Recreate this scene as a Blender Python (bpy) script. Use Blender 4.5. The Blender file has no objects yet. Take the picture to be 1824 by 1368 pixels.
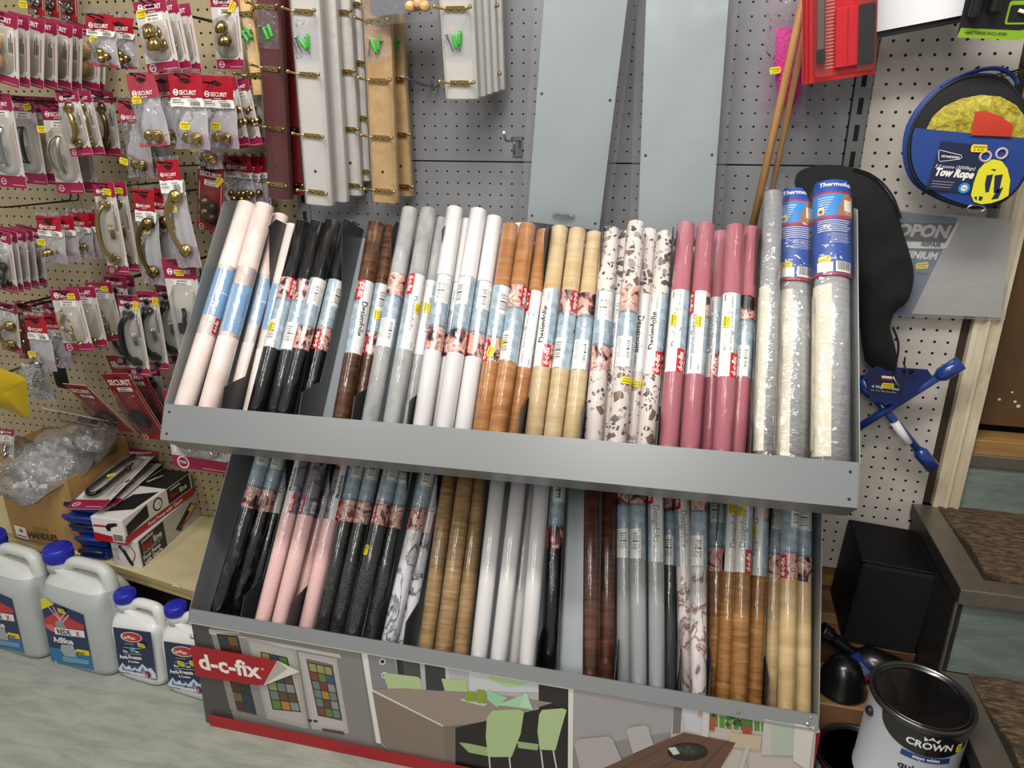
import bpy, bmesh, math, random
from mathutils import Matrix, Vector
random.seed(7)
SC = bpy.context.scene
COL = SC.collection
V = Vector
PI = math.pi

# ---------------------------------------------------------------- camera
F_PX, PITCH, YAW = 1285.6, .3497, .2354
CAM = V((.3932, -1.6388, .0879))
_cy, _sy, _cp, _sp = math.cos(YAW), math.sin(YAW), math.cos(PITCH), math.sin(PITCH)
CR = V((_cy, _sy, 0))
CF = V((-_sy*_cp, _cy*_cp, -_sp))
CU = V((-_sy*_sp, _cy*_sp, _cp))
cam_d = bpy.data.cameras.new('camera')
cam = bpy.data.objects.new('camera', cam_d)
COL.objects.link(cam)
cam_d.sensor_width = 36
cam_d.lens = F_PX/1824*36
cam_d.clip_start = .05
cam.matrix_world = Matrix(((CR.x, CU.x, -CF.x, CAM.x), (CR.y, CU.y, -CF.y, CAM.y), (CR.z, CU.z, -CF.z, CAM.z), (0, 0, 0, 1)))
SC.camera = cam

# ---------------------------------------------------------------- light and exposure
w = bpy.data.worlds.new('world')
SC.world = w
w.use_nodes = True
w.node_tree.nodes['Background'].inputs[0].default_value = (1, .97, .93, 1)
w.node_tree.nodes['Background'].inputs[1].default_value = .32
def area(name, loc, sx, sy, power, color=(1, .965, .90), rot=(0, 0, 0)):
    d = bpy.data.lights.new(name, 'AREA')
    d.shape = 'RECTANGLE'
    d.size, d.size_y, d.energy, d.color = sx, sy, power, color
    o = bpy.data.objects.new(name, d)
    COL.objects.link(o)
    o.location, o.rotation_euler = loc, rot
    return o
area('ceiling_tube_light', (.15, -1.15, 1.25), 1.5, .20, 34, rot=(math.radians(44), 0, 0))
for x in (-.10, .16):
    area('ceiling_tube_light', (x, -1.95, 1.32), .05, 1.5, 10)
    area('ceiling_tube_light', (x, -3.60, 1.32), .05, 1.5, 15)
area('ceiling_tube_light', (-1.6, -2.6, 1.3), .2, 1.5, 16, rot=(math.radians(20), 0, 0))
SC.view_settings.view_transform = 'Standard'
SC.view_settings.look = 'None'
SC.view_settings.gamma = 1
SC.view_settings.exposure = .0

# ---------------------------------------------------------------- picture point -> place in the room
def ray(px, py):
    return CF*F_PX+CR*(px-912)+CU*(684-py)
def on_y(px, py, y):
    d = ray(px, py)
    return CAM+d*((y-CAM.y)/d.y)
def on_x(px, py, x):
    d = ray(px, py)
    return CAM+d*((x-CAM.x)/d.x)
def on_z(px, py, z):
    d = ray(px, py)
    return CAM+d*((z-CAM.z)/d.z)
def on_p(px, py, n, p0):
    d = ray(px, py)
    return CAM+d*((p0-CAM).dot(n)/d.dot(n))
def pxm(p):
    return F_PX/(p-CAM).dot(CF)      # pixels per metre at a place

def frame(o, x, y=None, z=None):
    x = V(x).normalized()
    if z is None:
        y = V(y); z = x.cross(y).normalized(); y = z.cross(x)
    else:
        z = V(z); y = z.cross(x).normalized(); z = x.cross(y)
    o = V(o)
    return Matrix(((x.x, y.x, z.x, o.x), (x.y, y.y, z.y, o.y), (x.z, y.z, z.z, o.z), (0, 0, 0, 1)))
def T(x=0, y=0, z=0):
    return Matrix.Translation((x, y, z))
def RX(a): return Matrix.Rotation(a, 4, 'X')
def RY(a): return Matrix.Rotation(a, 4, 'Y')
def RZ(a): return Matrix.Rotation(a, 4, 'Z')

# ---------------------------------------------------------------- materials
def srgb(h):
    if isinstance(h, str):
        h = [int(h[i:i+2], 16)/255 for i in (0, 2, 4)]
    return tuple(((c+.055)/1.055)**2.4 if c > .04045 else c/12.92 for c in h[:3])+(1,)
class NT:
    def __init__(s, name):
        s.m = bpy.data.materials.new(name)
        s.m.use_nodes = True
        s.n, s.l = s.m.node_tree.nodes, s.m.node_tree.links
        s.b = s.n['Principled BSDF']
    def new(s, t, **k):
        n = s.n.new(t)
        for a, b in k.items():
            setattr(n, a, b)
        return n
    def link(s, a, b):
        s.l.new(a, b)
    def put(s, sock, val):
        if hasattr(val, 'links'):
            s.l.new(val, sock)
        else:
            sock.default_value = val
    def math(s, op, a, b=0, c=None):
        n = s.new('ShaderNodeMath', operation=op)
        s.put(n.inputs[0], a); s.put(n.inputs[1], b)
        if c is not None: s.put(n.inputs[2], c)
        return n.outputs[0]
    def coord(s, kind='Object', scale=(1, 1, 1), rnd=0):
        tc = s.new('ShaderNodeTexCoord')
        mp = s.new('ShaderNodeMapping')
        s.link(tc.outputs[kind], mp.inputs[0])
        mp.inputs['Scale'].default_value = scale
        if rnd:
            oi = s.new('ShaderNodeObjectInfo')
            s.link(s.math('MULTIPLY', oi.outputs['Random'], rnd), mp.inputs['Location'])
        return mp.outputs[0]
    def noise(s, vec, scale=5, detail=3, rough=.5, dist=0, out=0):
        n = s.new('ShaderNodeTexNoise')
        s.link(vec, n.inputs['Vector'])
        n.inputs['Scale'].default_value = scale
        n.inputs['Detail'].default_value = detail
        n.inputs['Roughness'].default_value = rough
        n.inputs['Distortion'].default_value = dist
        return n.outputs[out]
    def ramp(s, fac, stops, interp='LINEAR'):
        n = s.new('ShaderNodeValToRGB')
        n.color_ramp.interpolation = interp
        e = n.color_ramp.elements
        while len(e) < len(stops): e.new(.5)
        for x, (p, c) in zip(e, stops):
            x.position = p; x.color = srgb(c)
        s.put(n.inputs[0], fac)
        return n.outputs[0]
    def mix(s, fac, a, b):
        n = s.new('ShaderNodeMix', data_type='RGBA')
        s.put(n.inputs[0], fac)
        s.put(n.inputs[6], srgb(a) if isinstance(a, str) else a)
        s.put(n.inputs[7], srgb(b) if isinstance(b, str) else b)
        return n.outputs[2]
    def color(s, c): s.put(s.b.inputs['Base Color'], srgb(c) if isinstance(c, (str, list)) else c)
    def rough(s, r): s.put(s.b.inputs['Roughness'], r)
    def bump(s, h, strength=.3, dist=.002, sock='Normal'):
        n = s.new('ShaderNodeBump')
        n.inputs['Strength'].default_value = strength
        n.inputs['Distance'].default_value = dist
        s.link(h, n.inputs['Height'])
        s.link(n.outputs[0], s.b.inputs[sock])
    def coat(s, wt=1, rough=.05):
        s.b.inputs['Coat Weight'].default_value = wt
        s.b.inputs['Coat Roughness'].default_value = rough
    def sep(s, vec):
        n = s.new('ShaderNodeSeparateXYZ'); s.link(vec, n.inputs[0]); return n.outputs
MATS = {}
def plain(name, c, rough=.5, metal=0, coat=0, spec=None, var=0):
    if name in MATS: return MATS[name]
    t = NT(name)
    if var:
        n = t.noise(t.coord(), 40, 3)
        t.color(t.mix(t.math('MULTIPLY', n, var), c, '000000' if var > 0 else 'ffffff'))
    else:
        t.color(c)
    t.rough(rough)
    t.b.inputs['Metallic'].default_value = metal
    if coat: t.coat(coat, .06)
    if spec is not None: t.b.inputs['Specular IOR Level'].default_value = spec
    MATS[name] = t.m
    return t.m
def film(name, tint='ffffff', haze=.08, rough=.08, bump=.6, scale=45, gloss=.5):
    """thin clear plastic: see-through with a crumpled sheen"""
    if name in MATS: return MATS[name]
    t = NT(name)
    n, L = t.n, t.l
    tr = t.new('ShaderNodeBsdfTransparent'); tr.inputs[0].default_value = srgb(tint)
    gl = t.new('ShaderNodeBsdfGlossy'); gl.inputs['Roughness'].default_value = rough
    df = t.new('ShaderNodeBsdfDiffuse'); df.inputs[0].default_value = srgb(tint)
    h = t.noise(t.coord(rnd=5), scale, 2, .5, .4)
    bp = t.new('ShaderNodeBump'); bp.inputs['Strength'].default_value = bump; bp.inputs['Distance'].default_value = .01
    t.link(h, bp.inputs['Height'])
    for x in (gl, df): t.link(bp.outputs[0], x.inputs['Normal'])
    lw = t.new('ShaderNodeFresnel'); lw.inputs[0].default_value = 1.45
    t.link(bp.outputs[0], lw.inputs['Normal'])
    m1 = t.new('ShaderNodeMixShader'); m1.inputs[0].default_value = haze
    t.link(tr.outputs[0], m1.inputs[1]); t.link(df.outputs[0], m1.inputs[2])
    m2 = t.new('ShaderNodeMixShader')
    t.link(t.math('MULTIPLY', lw.outputs[0], gloss*2), m2.inputs[0])
    t.link(m1.outputs[0], m2.inputs[1]); t.link(gl.outputs[0], m2.inputs[2])
    out = n['Material Output']
    t.link(m2.outputs[0], out.inputs[0])
    MATS[name] = t.m
    return t.m
def pegboard(name, base, pitch, rad, ox, oz, rough=.45, spots=0, metal=0):
    t = NT(name)
    o = t.sep(t.coord())
    def cell(s, off):
        a = t.math('DIVIDE', t.math('SUBTRACT', s, off), pitch)
        return t.math('MULTIPLY', t.math('SUBTRACT', t.math('FRACT', a), .5), pitch)
    cx, cz = cell(o[0], ox+pitch/2), cell(o[2], oz+pitch/2)
    d = t.math('SQRT', t.math('ADD', t.math('MULTIPLY', cx, cx), t.math('MULTIPLY', cz, cz)))
    hole = t.math('LESS_THAN', d, rad)
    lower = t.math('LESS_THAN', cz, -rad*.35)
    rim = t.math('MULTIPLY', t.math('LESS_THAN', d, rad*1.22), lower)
    nz = t.noise(t.coord(), 9, 6, .65)
    c = t.ramp(nz, [(.25, base[0]), (.6, base[1]), (.85, base[2])])
    if spots:
        s2 = t.noise(t.coord(), 26, 5, .7)
        c = t.mix(t.math('MULTIPLY', t.math('GREATER_THAN', s2, .70), spots), c, '6b5a48')
    c = t.mix(t.math('MULTIPLY', rim, .35), c, 'ffffff')  # highlight along each hole's lower edge, painted into the board colour
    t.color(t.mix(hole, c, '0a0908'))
    t.rough(t.math('ADD', t.math('MULTIPLY', nz, .2), rough-.1))
    t.b.inputs['Metallic'].default_value = metal
    t.bump(hole, .6, -.003)
    return t.m

# ---------------------------------------------------------------- text outlines
_TX = {}
def text2d(s, bold=0., cut=None):
    """flat outline of a word, cap height about .7, as (verts, faces, width)"""
    k = (s, bold, cut)
    if k in _TX: return _TX[k]
    cu = bpy.data.curves.new('lettering', 'FONT')
    cu.body = s
    cu.size = 1
    cu.resolution_u = 2
    cu.offset = bold
    ob = bpy.data.objects.new('lettering', cu)
    COL.objects.link(ob)
    bpy.context.view_layer.update()
    me = bpy.data.meshes.new_from_object(ob.evaluated_get(bpy.context.evaluated_depsgraph_get()))
    bm = bmesh.new(); bm.from_mesh(me)
    if cut:
        for q in cut:
            bmesh.ops.bisect_plane(bm, geom=bm.verts[:]+bm.edges[:]+bm.faces[:], plane_co=(0, q, 0), plane_no=(0, 1, 0))
    vs = [(v.co.x, v.co.y) for v in bm.verts]
    bm.verts.index_update()
    fs = [[v.index for v in f.verts] for f in bm.faces]
    bm.free()
    bpy.data.objects.remove(ob); bpy.data.curves.remove(cu); bpy.data.meshes.remove(me)
    x0 = min((v[0] for v in vs), default=0); x1 = max((v[0] for v in vs), default=1)
    vs = [(x-x0, y) for x, y in vs]
    _TX[k] = (vs, fs, x1-x0)
    return _TX[k]

# ---------------------------------------------------------------- mesh builder
class MB:
    def __init__(s):
        s.v, s.f, s.mi, s.uv, s.sm, s.mats = [], [], [], [], [], []
        s.M = Matrix()
    def _m(s, mat):
        if mat not in s.mats: s.mats.append(mat)
        return s.mats.index(mat)
    def face(s, idx, mat, uv=None, smooth=False):
        s.f.append(idx); s.mi.append(s._m(mat)); s.sm.append(smooth)
        s.uv.extend(uv if uv else [(0, 0)]*len(idx))
    def vert(s, p):
        s.v.append(s.M @ V(p)); return len(s.v)-1
    def poly(s, pts, mat, uv=None, smooth=False):
        s.face([s.vert(p) for p in pts], mat, uv, smooth)
    def grid(s, rows, mat, cu=False, cv=False, uv=None, smooth=True, flip=False):
        I = [[s.vert(p) for p in r] for r in rows]
        nr, nc = len(I), len(I[0])
        for a in range(nr if cv else nr-1):
            for b in range(nc if cu else nc-1):
                a2, b2 = (a+1) % nr, (b+1) % nc
                q = [I[a][b], I[a][b2], I[a2][b2], I[a2][b]]
                u = None
                if uv:
                    u = [uv(a, b), uv(a, b+1), uv(a+1, b+1), uv(a+1, b)]
                if flip:
                    q = q[::-1]
                    if u: u = u[::-1]
                s.face(q, mat, u, smooth)
        return I
    def lathe(s, prof, mat, n=20, sx=1, sy=1, arc=None, smooth=True):
        rows = []
        for r, z in prof:
            rows.append([(r*sx*math.cos(2*PI*i/n), r*sy*math.sin(2*PI*i/n), z) for i in range(n)])
        mats = mat if isinstance(mat, list) else [mat]*(len(prof)-1)
        base = [[s.vert(p) for p in r] for r in rows]
        for a in range(len(prof)-1):
            for b in range(n):
                s.face([base[a][b], base[a][(b+1) % n], base[a+1][(b+1) % n], base[a+1][b]], mats[a], None, smooth)
        if prof[0][0] > 1e-5: s.face(base[0][::-1], mats[0])
        if prof[-1][0] > 1e-5: s.face(base[-1], mats[-1])
    def tube(s, path, r, mat, n=8, caps=True, flat=1, closed=False):
        P = [V(p) for p in path]
        N = len(P)
        R = r if isinstance(r, (list, tuple)) else [r]*N
        ts = []
        for i in range(N):
            a = P[i-1] if (i or closed) else P[i]
            b = P[(i+1) % N] if (i < N-1 or closed) else P[i]
            ts.append((b-a).normalized())
        u = ts[0].orthogonal().normalized()
        rows = []
        for i in range(N):
            u = (u-ts[i]*u.dot(ts[i])).normalized()
            w_ = ts[i].cross(u)
            rows.append([P[i]+(u*math.cos(2*PI*k/n)+w_*math.sin(2*PI*k/n)*flat)*R[i] for k in range(n)])
        I = s.grid(rows, mat, cu=True, cv=closed)
        if caps and not closed:
            s.face(I[0][::-1], mat); s.face(I[-1], mat)
    def box(s, x0, x1, y0, y1, z0, z1, mat, b=0, faces=None):
        """box with chamfered edges; faces: material per side key in '-x+x-y+y-z+z'"""
        lo, hi = (x0, y0, z0), (x1, y1, z1)
        fm = faces or {}
        P = {}
        for i in range(8):
            sg = [(i >> k) & 1 for k in range(3)]
            for ax in range(3):
                p = [(hi if sg[k] else lo)[k] + (0 if k == ax else (-b if sg[k] else b)) for k in range(3)]
                P[i, ax] = s.vert(p) if (b or ax == 0) else P[i, 0]
        def fq(ids, mat):
            s.face(ids, mat)
        for ax in range(3):
            o1, o2 = [(1, 2), (2, 0), (0, 1)][ax]
            for sd in (0, 1):
                c = [(sd << ax) | (a << o1) | (bb << o2) for a, bb in ((0, 0), (1, 0), (1, 1), (0, 1))]
                ids = [P[k, ax] for k in c]
                fq(ids if sd else ids[::-1], fm.get('+-'[1-sd]+'xyz'[ax], mat))
        if b:
            for ax in range(3):
                o1, o2 = [(1, 2), (2, 0), (0, 1)][ax]
                for a in (0, 1):
                    for c in (0, 1):
                        i0 = (a << o1) | (c << o2); i1 = i0 | (1 << ax)
                        ids = [P[i0, o1], P[i1, o1], P[i1, o2], P[i0, o2]]
                        fq(ids if (a == c) else ids[::-1], mat)
            for i in range(8):
                ids = [P[i, 0], P[i, 1], P[i, 2]]
                par = bin(i).count('1') % 2
                fq(ids if par else ids[::-1], mat)
    def prism(s, pts, z0, z1, mat, side=None, back=True):
        a = [s.vert((x, y, z1)) for x, y in pts]
        b = [s.vert((x, y, z0)) for x, y in pts]
        ar = sum(pts[i-1][0]*pts[i][1]-pts[i][0]*pts[i-1][1] for i in range(len(pts)))
        if ar < 0: a, b = a[::-1], b[::-1]
        s.face(a, mat)
        if back: s.face(b[::-1], mat)
        n = len(a)
        for i in range(n):
            j = (i+1) % n
            s.face([b[i], b[j], a[j], a[i]], side or mat)
    def text(s, word, size, x, y, mat, z=0, align='l', bold=0.02, shear=0, maxw=None, rot=0, fn=None, cut=None, sx=1):
        """word in the xy plane (or through fn(x, y))"""
        vs, fs, wd = text2d(word, bold, cut)
        sc = size/.7
        kx = sc*sx
        if maxw and wd*kx > maxw: kx = maxw/wd
        off = {'l': 0, 'c': -wd*kx/2, 'r': -wd*kx}[align]
        ca, sa = math.cos(rot), math.sin(rot)
        idx = []
        for a, b in vs:
            px, py = a*kx+off+b*sc*shear, b*sc
            px, py = x+px*ca-py*sa, y+px*sa+py*ca
            idx.append(s.vert(fn(px, py) if fn else (px, py, z)))
        for f in fs: s.face([idx[i] for i in f], mat)
    def build(s, name, parent=None, M=None):
        me = bpy.data.meshes.new(name)
        me.from_pydata([tuple(p) for p in s.v], [], s.f)
        for m in s.mats: me.materials.append(m)
        me.polygons.foreach_set('material_index', s.mi)
        me.polygons.foreach_set('use_smooth', s.sm)
        if any(u != (0, 0) for u in s.uv):
            ul = me.uv_layers.new(name='UVMap')
            ul.data.foreach_set('uv', [c for u in s.uv for c in u])
        me.update()
        o = bpy.data.objects.new(name, me)
        COL.objects.link(o)
        if parent: o.parent = parent
        if M is not None:
            if parent: o.matrix_local = M
            else: o.matrix_world = M
        return o
def tag(o, label=None, cat=None, group=None, kind=None):
    for k, x in (('label', label), ('category', cat), ('group', group), ('kind', kind)):
        if x: o[k] = x
    return o
def thing(name, label, cat, M=None, group=None):
    o = bpy.data.objects.new(name, None)
    o.empty_display_size = .02
    COL.objects.link(o)
    if M is not None: o.matrix_world = M
    return tag(o, label, cat, group)
def dup(root, M, label, group=None, skip=()):
    r = root.copy(); COL.objects.link(r); r.matrix_world = M; r['label'] = label
    if group: r['group'] = group
    for ch in list(root.children):
        if ch.name.split('.')[0] in skip: continue
        c = ch.copy(); COL.objects.link(c); c.parent = r
        for g in ch.children:
            d = g.copy(); COL.objects.link(d); d.parent = c
    return r
ORD = ['first', 'second', 'third', 'fourth', 'fifth', 'sixth', 'seventh', 'eighth', 'ninth', 'tenth']
NUM = ['zero', 'one', 'two', 'three', 'four', 'five', 'six', 'seven', 'eight', 'nine', 'ten']
def circle(r, n=24, cx=0, cy=0, a0=0, a1=2*PI, sy=1):
    full = abs(a1-a0-2*PI) < 1e-6
    return [(cx+r*math.cos(a0+(a1-a0)*i/(n if full else n-1)), cy+r*sy*math.sin(a0+(a1-a0)*i/(n if full else n-1))) for i in range(n)]
def rrect(x0, x1, y0, y1, r, n=4):
    P = []
    for cx, cy, a in ((x1-r, y1-r, 0), (x0+r, y1-r, PI/2), (x0+r, y0+r, PI), (x1-r, y0+r, 1.5*PI)):
        P += [(cx+r*math.cos(a+PI/2*i/n), cy+r*math.sin(a+PI/2*i/n)) for i in range(n+1)]
    return P
def puff(mb, outline, front, back, mat, rings=5, wob=0, seed=0, c=None, freq=40, p=.5):
    """soft body from an outline in xy: bulges to +z by front and to -z by back"""
    rnd = random.Random(seed)
    cx = c[0] if c else sum(q[0] for q in outline)/len(outline)
    cy = c[1] if c else sum(q[1] for q in outline)/len(outline)
    ph = [rnd.uniform(0, 6) for _ in range(6)]
    def wz(x, y):
        return wob*(math.sin(x*freq+ph[0]+2*math.sin(y*freq*.4+ph[1]))+.6*math.sin((x+y)*freq*1.7+ph[2])+.5*math.sin((x*.6-y)*freq*2.3+ph[3]))
    for sgn, dep in ((1, front), (-1, back)):
        if dep is None: continue
        rows = []
        for k in range(rings+1):
            t = 1-k/rings if k < rings else .02
            h = dep*(1-t**2.2)**p
            rows.append([(cx+(x-cx)*t, cy+(y-cy)*t, sgn*(h+(wz(cx+(x-cx)*t, cy+(y-cy)*t)*(1-t**6)))) for x, y in outline])
        I = mb.grid(rows, mat, cu=True, flip=(sgn < 0))
        mb.face(I[-1] if sgn > 0 else I[-1][::-1], mat, None, True)
# ---------------------------------------------------------------- the setting
FLOOR = -1.3
PITCH_H = .0254
def streaky(name, stops, scale, stretch, rough=.5, bump=0, coat=0):
    t = NT(name)
    n = t.noise(t.coord(scale=stretch), scale, 6, .65, .3)
    t.color(t.ramp(n, stops)); t.rough(rough)
    if bump: t.bump(n, bump, .002)
    if coat: t.coat(coat, .15)
    return t.m
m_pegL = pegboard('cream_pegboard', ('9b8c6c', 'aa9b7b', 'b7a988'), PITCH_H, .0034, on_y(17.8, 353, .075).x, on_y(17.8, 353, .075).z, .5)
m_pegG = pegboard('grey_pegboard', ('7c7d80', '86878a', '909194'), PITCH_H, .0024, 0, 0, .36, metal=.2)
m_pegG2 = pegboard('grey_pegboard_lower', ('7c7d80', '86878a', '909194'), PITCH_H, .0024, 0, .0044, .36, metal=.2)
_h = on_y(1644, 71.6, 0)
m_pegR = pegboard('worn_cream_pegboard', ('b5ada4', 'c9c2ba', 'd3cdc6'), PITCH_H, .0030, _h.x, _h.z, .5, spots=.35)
def slab(name, x0, x1, y0, y1, z0, z1, mat, b=0, faces=None):
    mb = MB(); mb.box(x0, x1, y0, y1, z0, z1, mat, b, faces)
    return tag(mb.build(name), kind='structure')
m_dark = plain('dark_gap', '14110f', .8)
m_vinylf = streaky('floor_vinyl', [(.2, '7b8077'), (.42, '8f948a'), (.6, '9da197'), (.85, 'aeb1a6')], 8, (1, 4.5, 1), .42)
slab('floor', -2.6, 2.4, -3.6, 1.2, FLOOR-.05, FLOOR, m_vinylf)
slab("wall_left", -2.6, -.535, .075, .085, FLOOR, 1.3, m_pegL)
seam = on_y(1000, 290, 0).z
slab('wall_back', -.535, .687, 0, .03, seam+.0012, 1.3, m_pegG, .0012)
slab('wall_back', -.535, .687, 0, .03, -.95, seam-.0012, m_pegG2, .0012)
slab('wall_right', .722, .968, .002, .02, -.936, 1.3, m_pegR, .001)
slab('wall_rear', -2.6, 2.4, .09, .12, FLOOR, 1.3, m_dark)
# slotted upright between the two boards
m_steel = plain('shop_grey_steel', '7d7f82', .38, .4)
m_slot = plain('slot_black', '060606', .8)
mb = MB(); mb.box(.689, .72, -.004, .03, -.95, 1.3, m_steel, .001)
for k in range(44):
    z = -.9+k*.05
    mb.box(.6995, .7085, -.0046, 0, z, z+.030, m_slot)
tag(mb.build('trim_1'), kind='structure')
mb = MB(); mb.box(-.537, -.505, -.004, .03, -.95, 1.3, m_steel, .001)
for k in range(44):
    z = -.9+k*.05
    mb.box(-.526, -.516, -.0046, 0, z, z+.030, m_slot)
tag(mb.build('trim_2'), kind='structure')
# moulded door surround, dirty cream paint
t = NT('dirty_cream_paint')
nz = t.noise(t.coord(scale=(1, 1, .35)), 22, 7, .7, .5)
t.color(t.ramp(nz, [(.25, 'a39377'), (.42, 'c3b69b'), (.6, 'd0c5ad'), (.8, 'd9cfb9')])); t.rough(.5); t.bump(nz, .25, .002)
m_arch = t.m
mb = MB()
prof = [(.985, .02), (.985, -.012), (.993, -.014), (1.003, -.012), (1.006, -.018), (1.012, -.02), (1.016, -.014), (1.026, -.012), (1.029, -.017), (1.036, -.017), (1.038, .05)]
mb.grid([[(x, y, z) for x, y in prof] for z in (-.735, -.3, .2, .7, 1.3)], m_arch, smooth=False)
tag(mb.build('trim_3'), kind='structure')
slab('trim_4', .969, .986, .006, .02, -.735, 1.3, plain('gap_brown', '3b2a20', .7, var=.5))
# door
t = NT('brown_door_paint')
nz = t.noise(t.coord(scale=(2, 1, .6)), 6, 6, .6, .4)
t.color(t.ramp(nz, [(.3, '4a3218'), (.55, '5b3f20'), (.8, '694a28')])); t.rough(.45); t.bump(nz, .1, .001)
mb = MB(); mb.box(1.03, 1.95, .045, .085, -.548, 1.35, t.m, .002)
m_chip = plain('filler_chip', 'b9b3a6', .7)
for px, py, r in ((1780, 712, .004), (1808, 716, .004), (1814, 724, .005), (1803, 699, .003)):
    p = on_y(px, py, .0445); mb.M = T(p.x, p.y, p.z) @ RX(PI/2); mb.lathe([(0, 0), (r, 0), (r*.8, .0012), (0, .0016)], m_chip, 7)
tag(mb.build('door_1'), kind='structure')
m_wood = streaky('threshold_wood', [(.2, '6f4d2a'), (.5, '93703f'), (.8, 'b08b54')], 9, (.6, 6, 6), .45)
slab('door_sill', 1.036, 1.95, -.004, .06, -.60, -.566, m_wood, .002)
m_nos = plain('brushed_aluminium_nosing', '8b847a', .36, .75, var=.25)
m_ris = streaky('riser_vinyl', [(.25, '4e5b55'), (.45, '66736c'), (.62, '7d8880'), (.85, '8f958a')], 5, (.9, 1, 4), .5)
t = NT('ribbed_brown_carpet')
cc = t.coord(scale=(45, 150, 45)); nz = t.noise(cc, 1, 3, .6, .6)
t.color(t.ramp(nz, [(.3, '241b13'), (.48, '4a3926'), (.62, '65513b'), (.8, '80694e')])); t.rough(.95); t.bump(nz, .9, .006)
m_carp = t.m
m_string = plain('stringer_dark', '2a2725', .45, .2)
slab('trim_5', 1.036, 1.95, -.012, .0, -.628, -.598, m_nos, .002)
slab('stair_riser', 1.036, 1.95, -.006, .05, -.735, -.628, m_ris)
STX = .945
def step(z, y0, y1, below):
    slab('stair_tread', STX+.012, 1.95, y0+.01, y1, below, z-.004, m_ris, 0, {'-x': m_string, '+z': m_string})
    mb = MB()
    # angle strip round the left and front edge of the tread
    mb.box(STX, STX+.052, y0, y1, z-.004, z, m_nos, .0008)
    mb.box(STX+.05, 1.95, y0, y0+.042, z-.004, z, m_nos, .0008)
    mb.box(STX, 1.95, y0-.0015, y0+.0015, z-.032, z-.0005, m_nos, .0008)
    mb.box(STX-.0015, STX+.0015, y0, y1, z-.032, z-.0005, m_string, .0008)
    mb.box(STX-.001, STX+.004, y0+.004, y0+.012, below, z-.03, m_nos, .0008)
    tag(mb.build('stair_nosing'), kind='structure')
    mb = MB()
    mb.prism([(STX+.052, y1), (STX+.052, y1-.08), (STX+.066, y1-.16), (STX+.062, y0+.075), (STX+.085, y0+.042), (1.95, y0+.042), (1.95, y1)], z-.004, z+.003, m_carp)
    tag(mb.build('stair_carpet'), kind='structure')
step(-.735, -.338, -.006, -.93)
step(-.93, -.63, -.33, -1.12)
step(-1.12, -.93, -.62, FLOOR)
slab('stair_stringer', STX+.006, STX+.013, -.33, .02, FLOOR, -.74, m_string)
# planked plinth under the right-hand board
t = NT('plinth_planks')
o = t.sep(t.coord())
nz = t.noise(t.coord(scale=(2, 14, 14), rnd=0), 5, 5, .6)
pl = t.math('FRACT', t.math('DIVIDE', o[1], .045))
gap = t.math('LESS_THAN', pl, .04)
tone = t.noise(t.coord(scale=(4, 0, 0)), 3, 0)
t.color(t.mix(gap, t.ramp(t.math('ADD', t.math('MULTIPLY', nz, .6), t.math('MULTIPLY', t.math('FRACT', t.math('MULTIPLY', t.math('FLOOR', t.math('DIVIDE', o[1], .045)), .37)), .5)), [(.2, '4f3323'), (.5, '6d4a33'), (.8, '8d6a48')]), '20140d'))
t.rough(.5)
slab('plinth', .712, STX+.004, -.20, .03, FLOOR, -1.0, t.m, .001)
slab('skirting', .712, STX+.004, .02, .034, -1.0, -.93, m_wood, .001)
# ---------------------------------------------------------------- the two-tier display stand
TH = math.radians(51.7)
E1 = V((0, math.cos(TH), math.sin(TH)))
E2 = V((0, math.sin(TH), -math.cos(TH)))
EXU = V((1, 0, .013)).normalized()
OU = V((0, -.44, -.4602))
OL = V((0, -.475, -.9592))
XL, XR = -.643, .706
FU = frame(OU, EXU, z=E1)      # x along the stand, y into the tray, z up the slope
FL = frame(OL, (1, 0, 0), z=E1)
m_sheet = plain('grey_sheet_steel', '8f9293', .34, .35)
m_sheetin = plain('grey_sheet_inner', '8a9095', .4, .3)
m_divm = plain('dark_divider_steel', '3d3e40', .35, .4)
m_white_edge = plain('white_plastic_edge', 'e8e6da', .4)
m_hole = plain('screw_hole', '1a1a1a', .6)
m_screw = plain('screw_head', 'b9b9b4', .3, .8)
D = .10
def tray(name, Fm, lip, wb, side, backtop, parent):
    R = Fm.to_3x3()
    dn = R.inverted() @ V((0, -math.cos(math.radians(65)), -math.sin(math.radians(65))))
    b = dn*lip
    mb = MB()
    th = .0016
    mb.box(XL, XR, D, D+th, b.z, backtop, m_sheetin)                 # back panel
    # floor and lip as bent sheet
    mb.grid([[(x, D, b.z), (x, b.y, b.z), (x, 0, 0), (x, .008, .001), (x, .008, -.001), (x, b.y+.002, b.z+.002), (x, D, b.z+.002)] for x in (XL, XR)], m_sheet, smooth=False)
    o = mb.build(name, parent, Fm)
    for sx, x in ((-1, XL), (1, XR)):
        mb = MB()
        mb.M = Matrix(((0, 0, 1, x), (1, 0, 0, 0), (0, 1, 0, 0), (0, 0, 0, 1)))
        mb.prism(side(b), -.0009, .0009, m_sheet)
        mb.build('side_panel', o)
    for sx, x in ((1, XL+.014), (-1, XR-.014)):
        for f in (.22, .82):
            p = dn*lip*f
            mb = MB()
            mb.M = T(x, p.y-.0006, p.z) @ RX(PI/2)
            mb.lathe([(0, 0), (.0026, 0), (.0022, .0012), (0, .0014)], m_hole if name == 'upper_tray' else m_screw, 8)
            mb.build('rivet', o)
    return o, b
stand = thing('display_stand', 'grey steel two-tier display stand full of film rolls above a photo panel', 'display stand', T((XL+XR)/2, -.3, FLOOR))
inv = stand.matrix_world.inverted()
def sideU(b): return [(b.y, b.z), (0, 0), (0, .487), (.012, .497), (D, .555), (D, b.z)]
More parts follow.
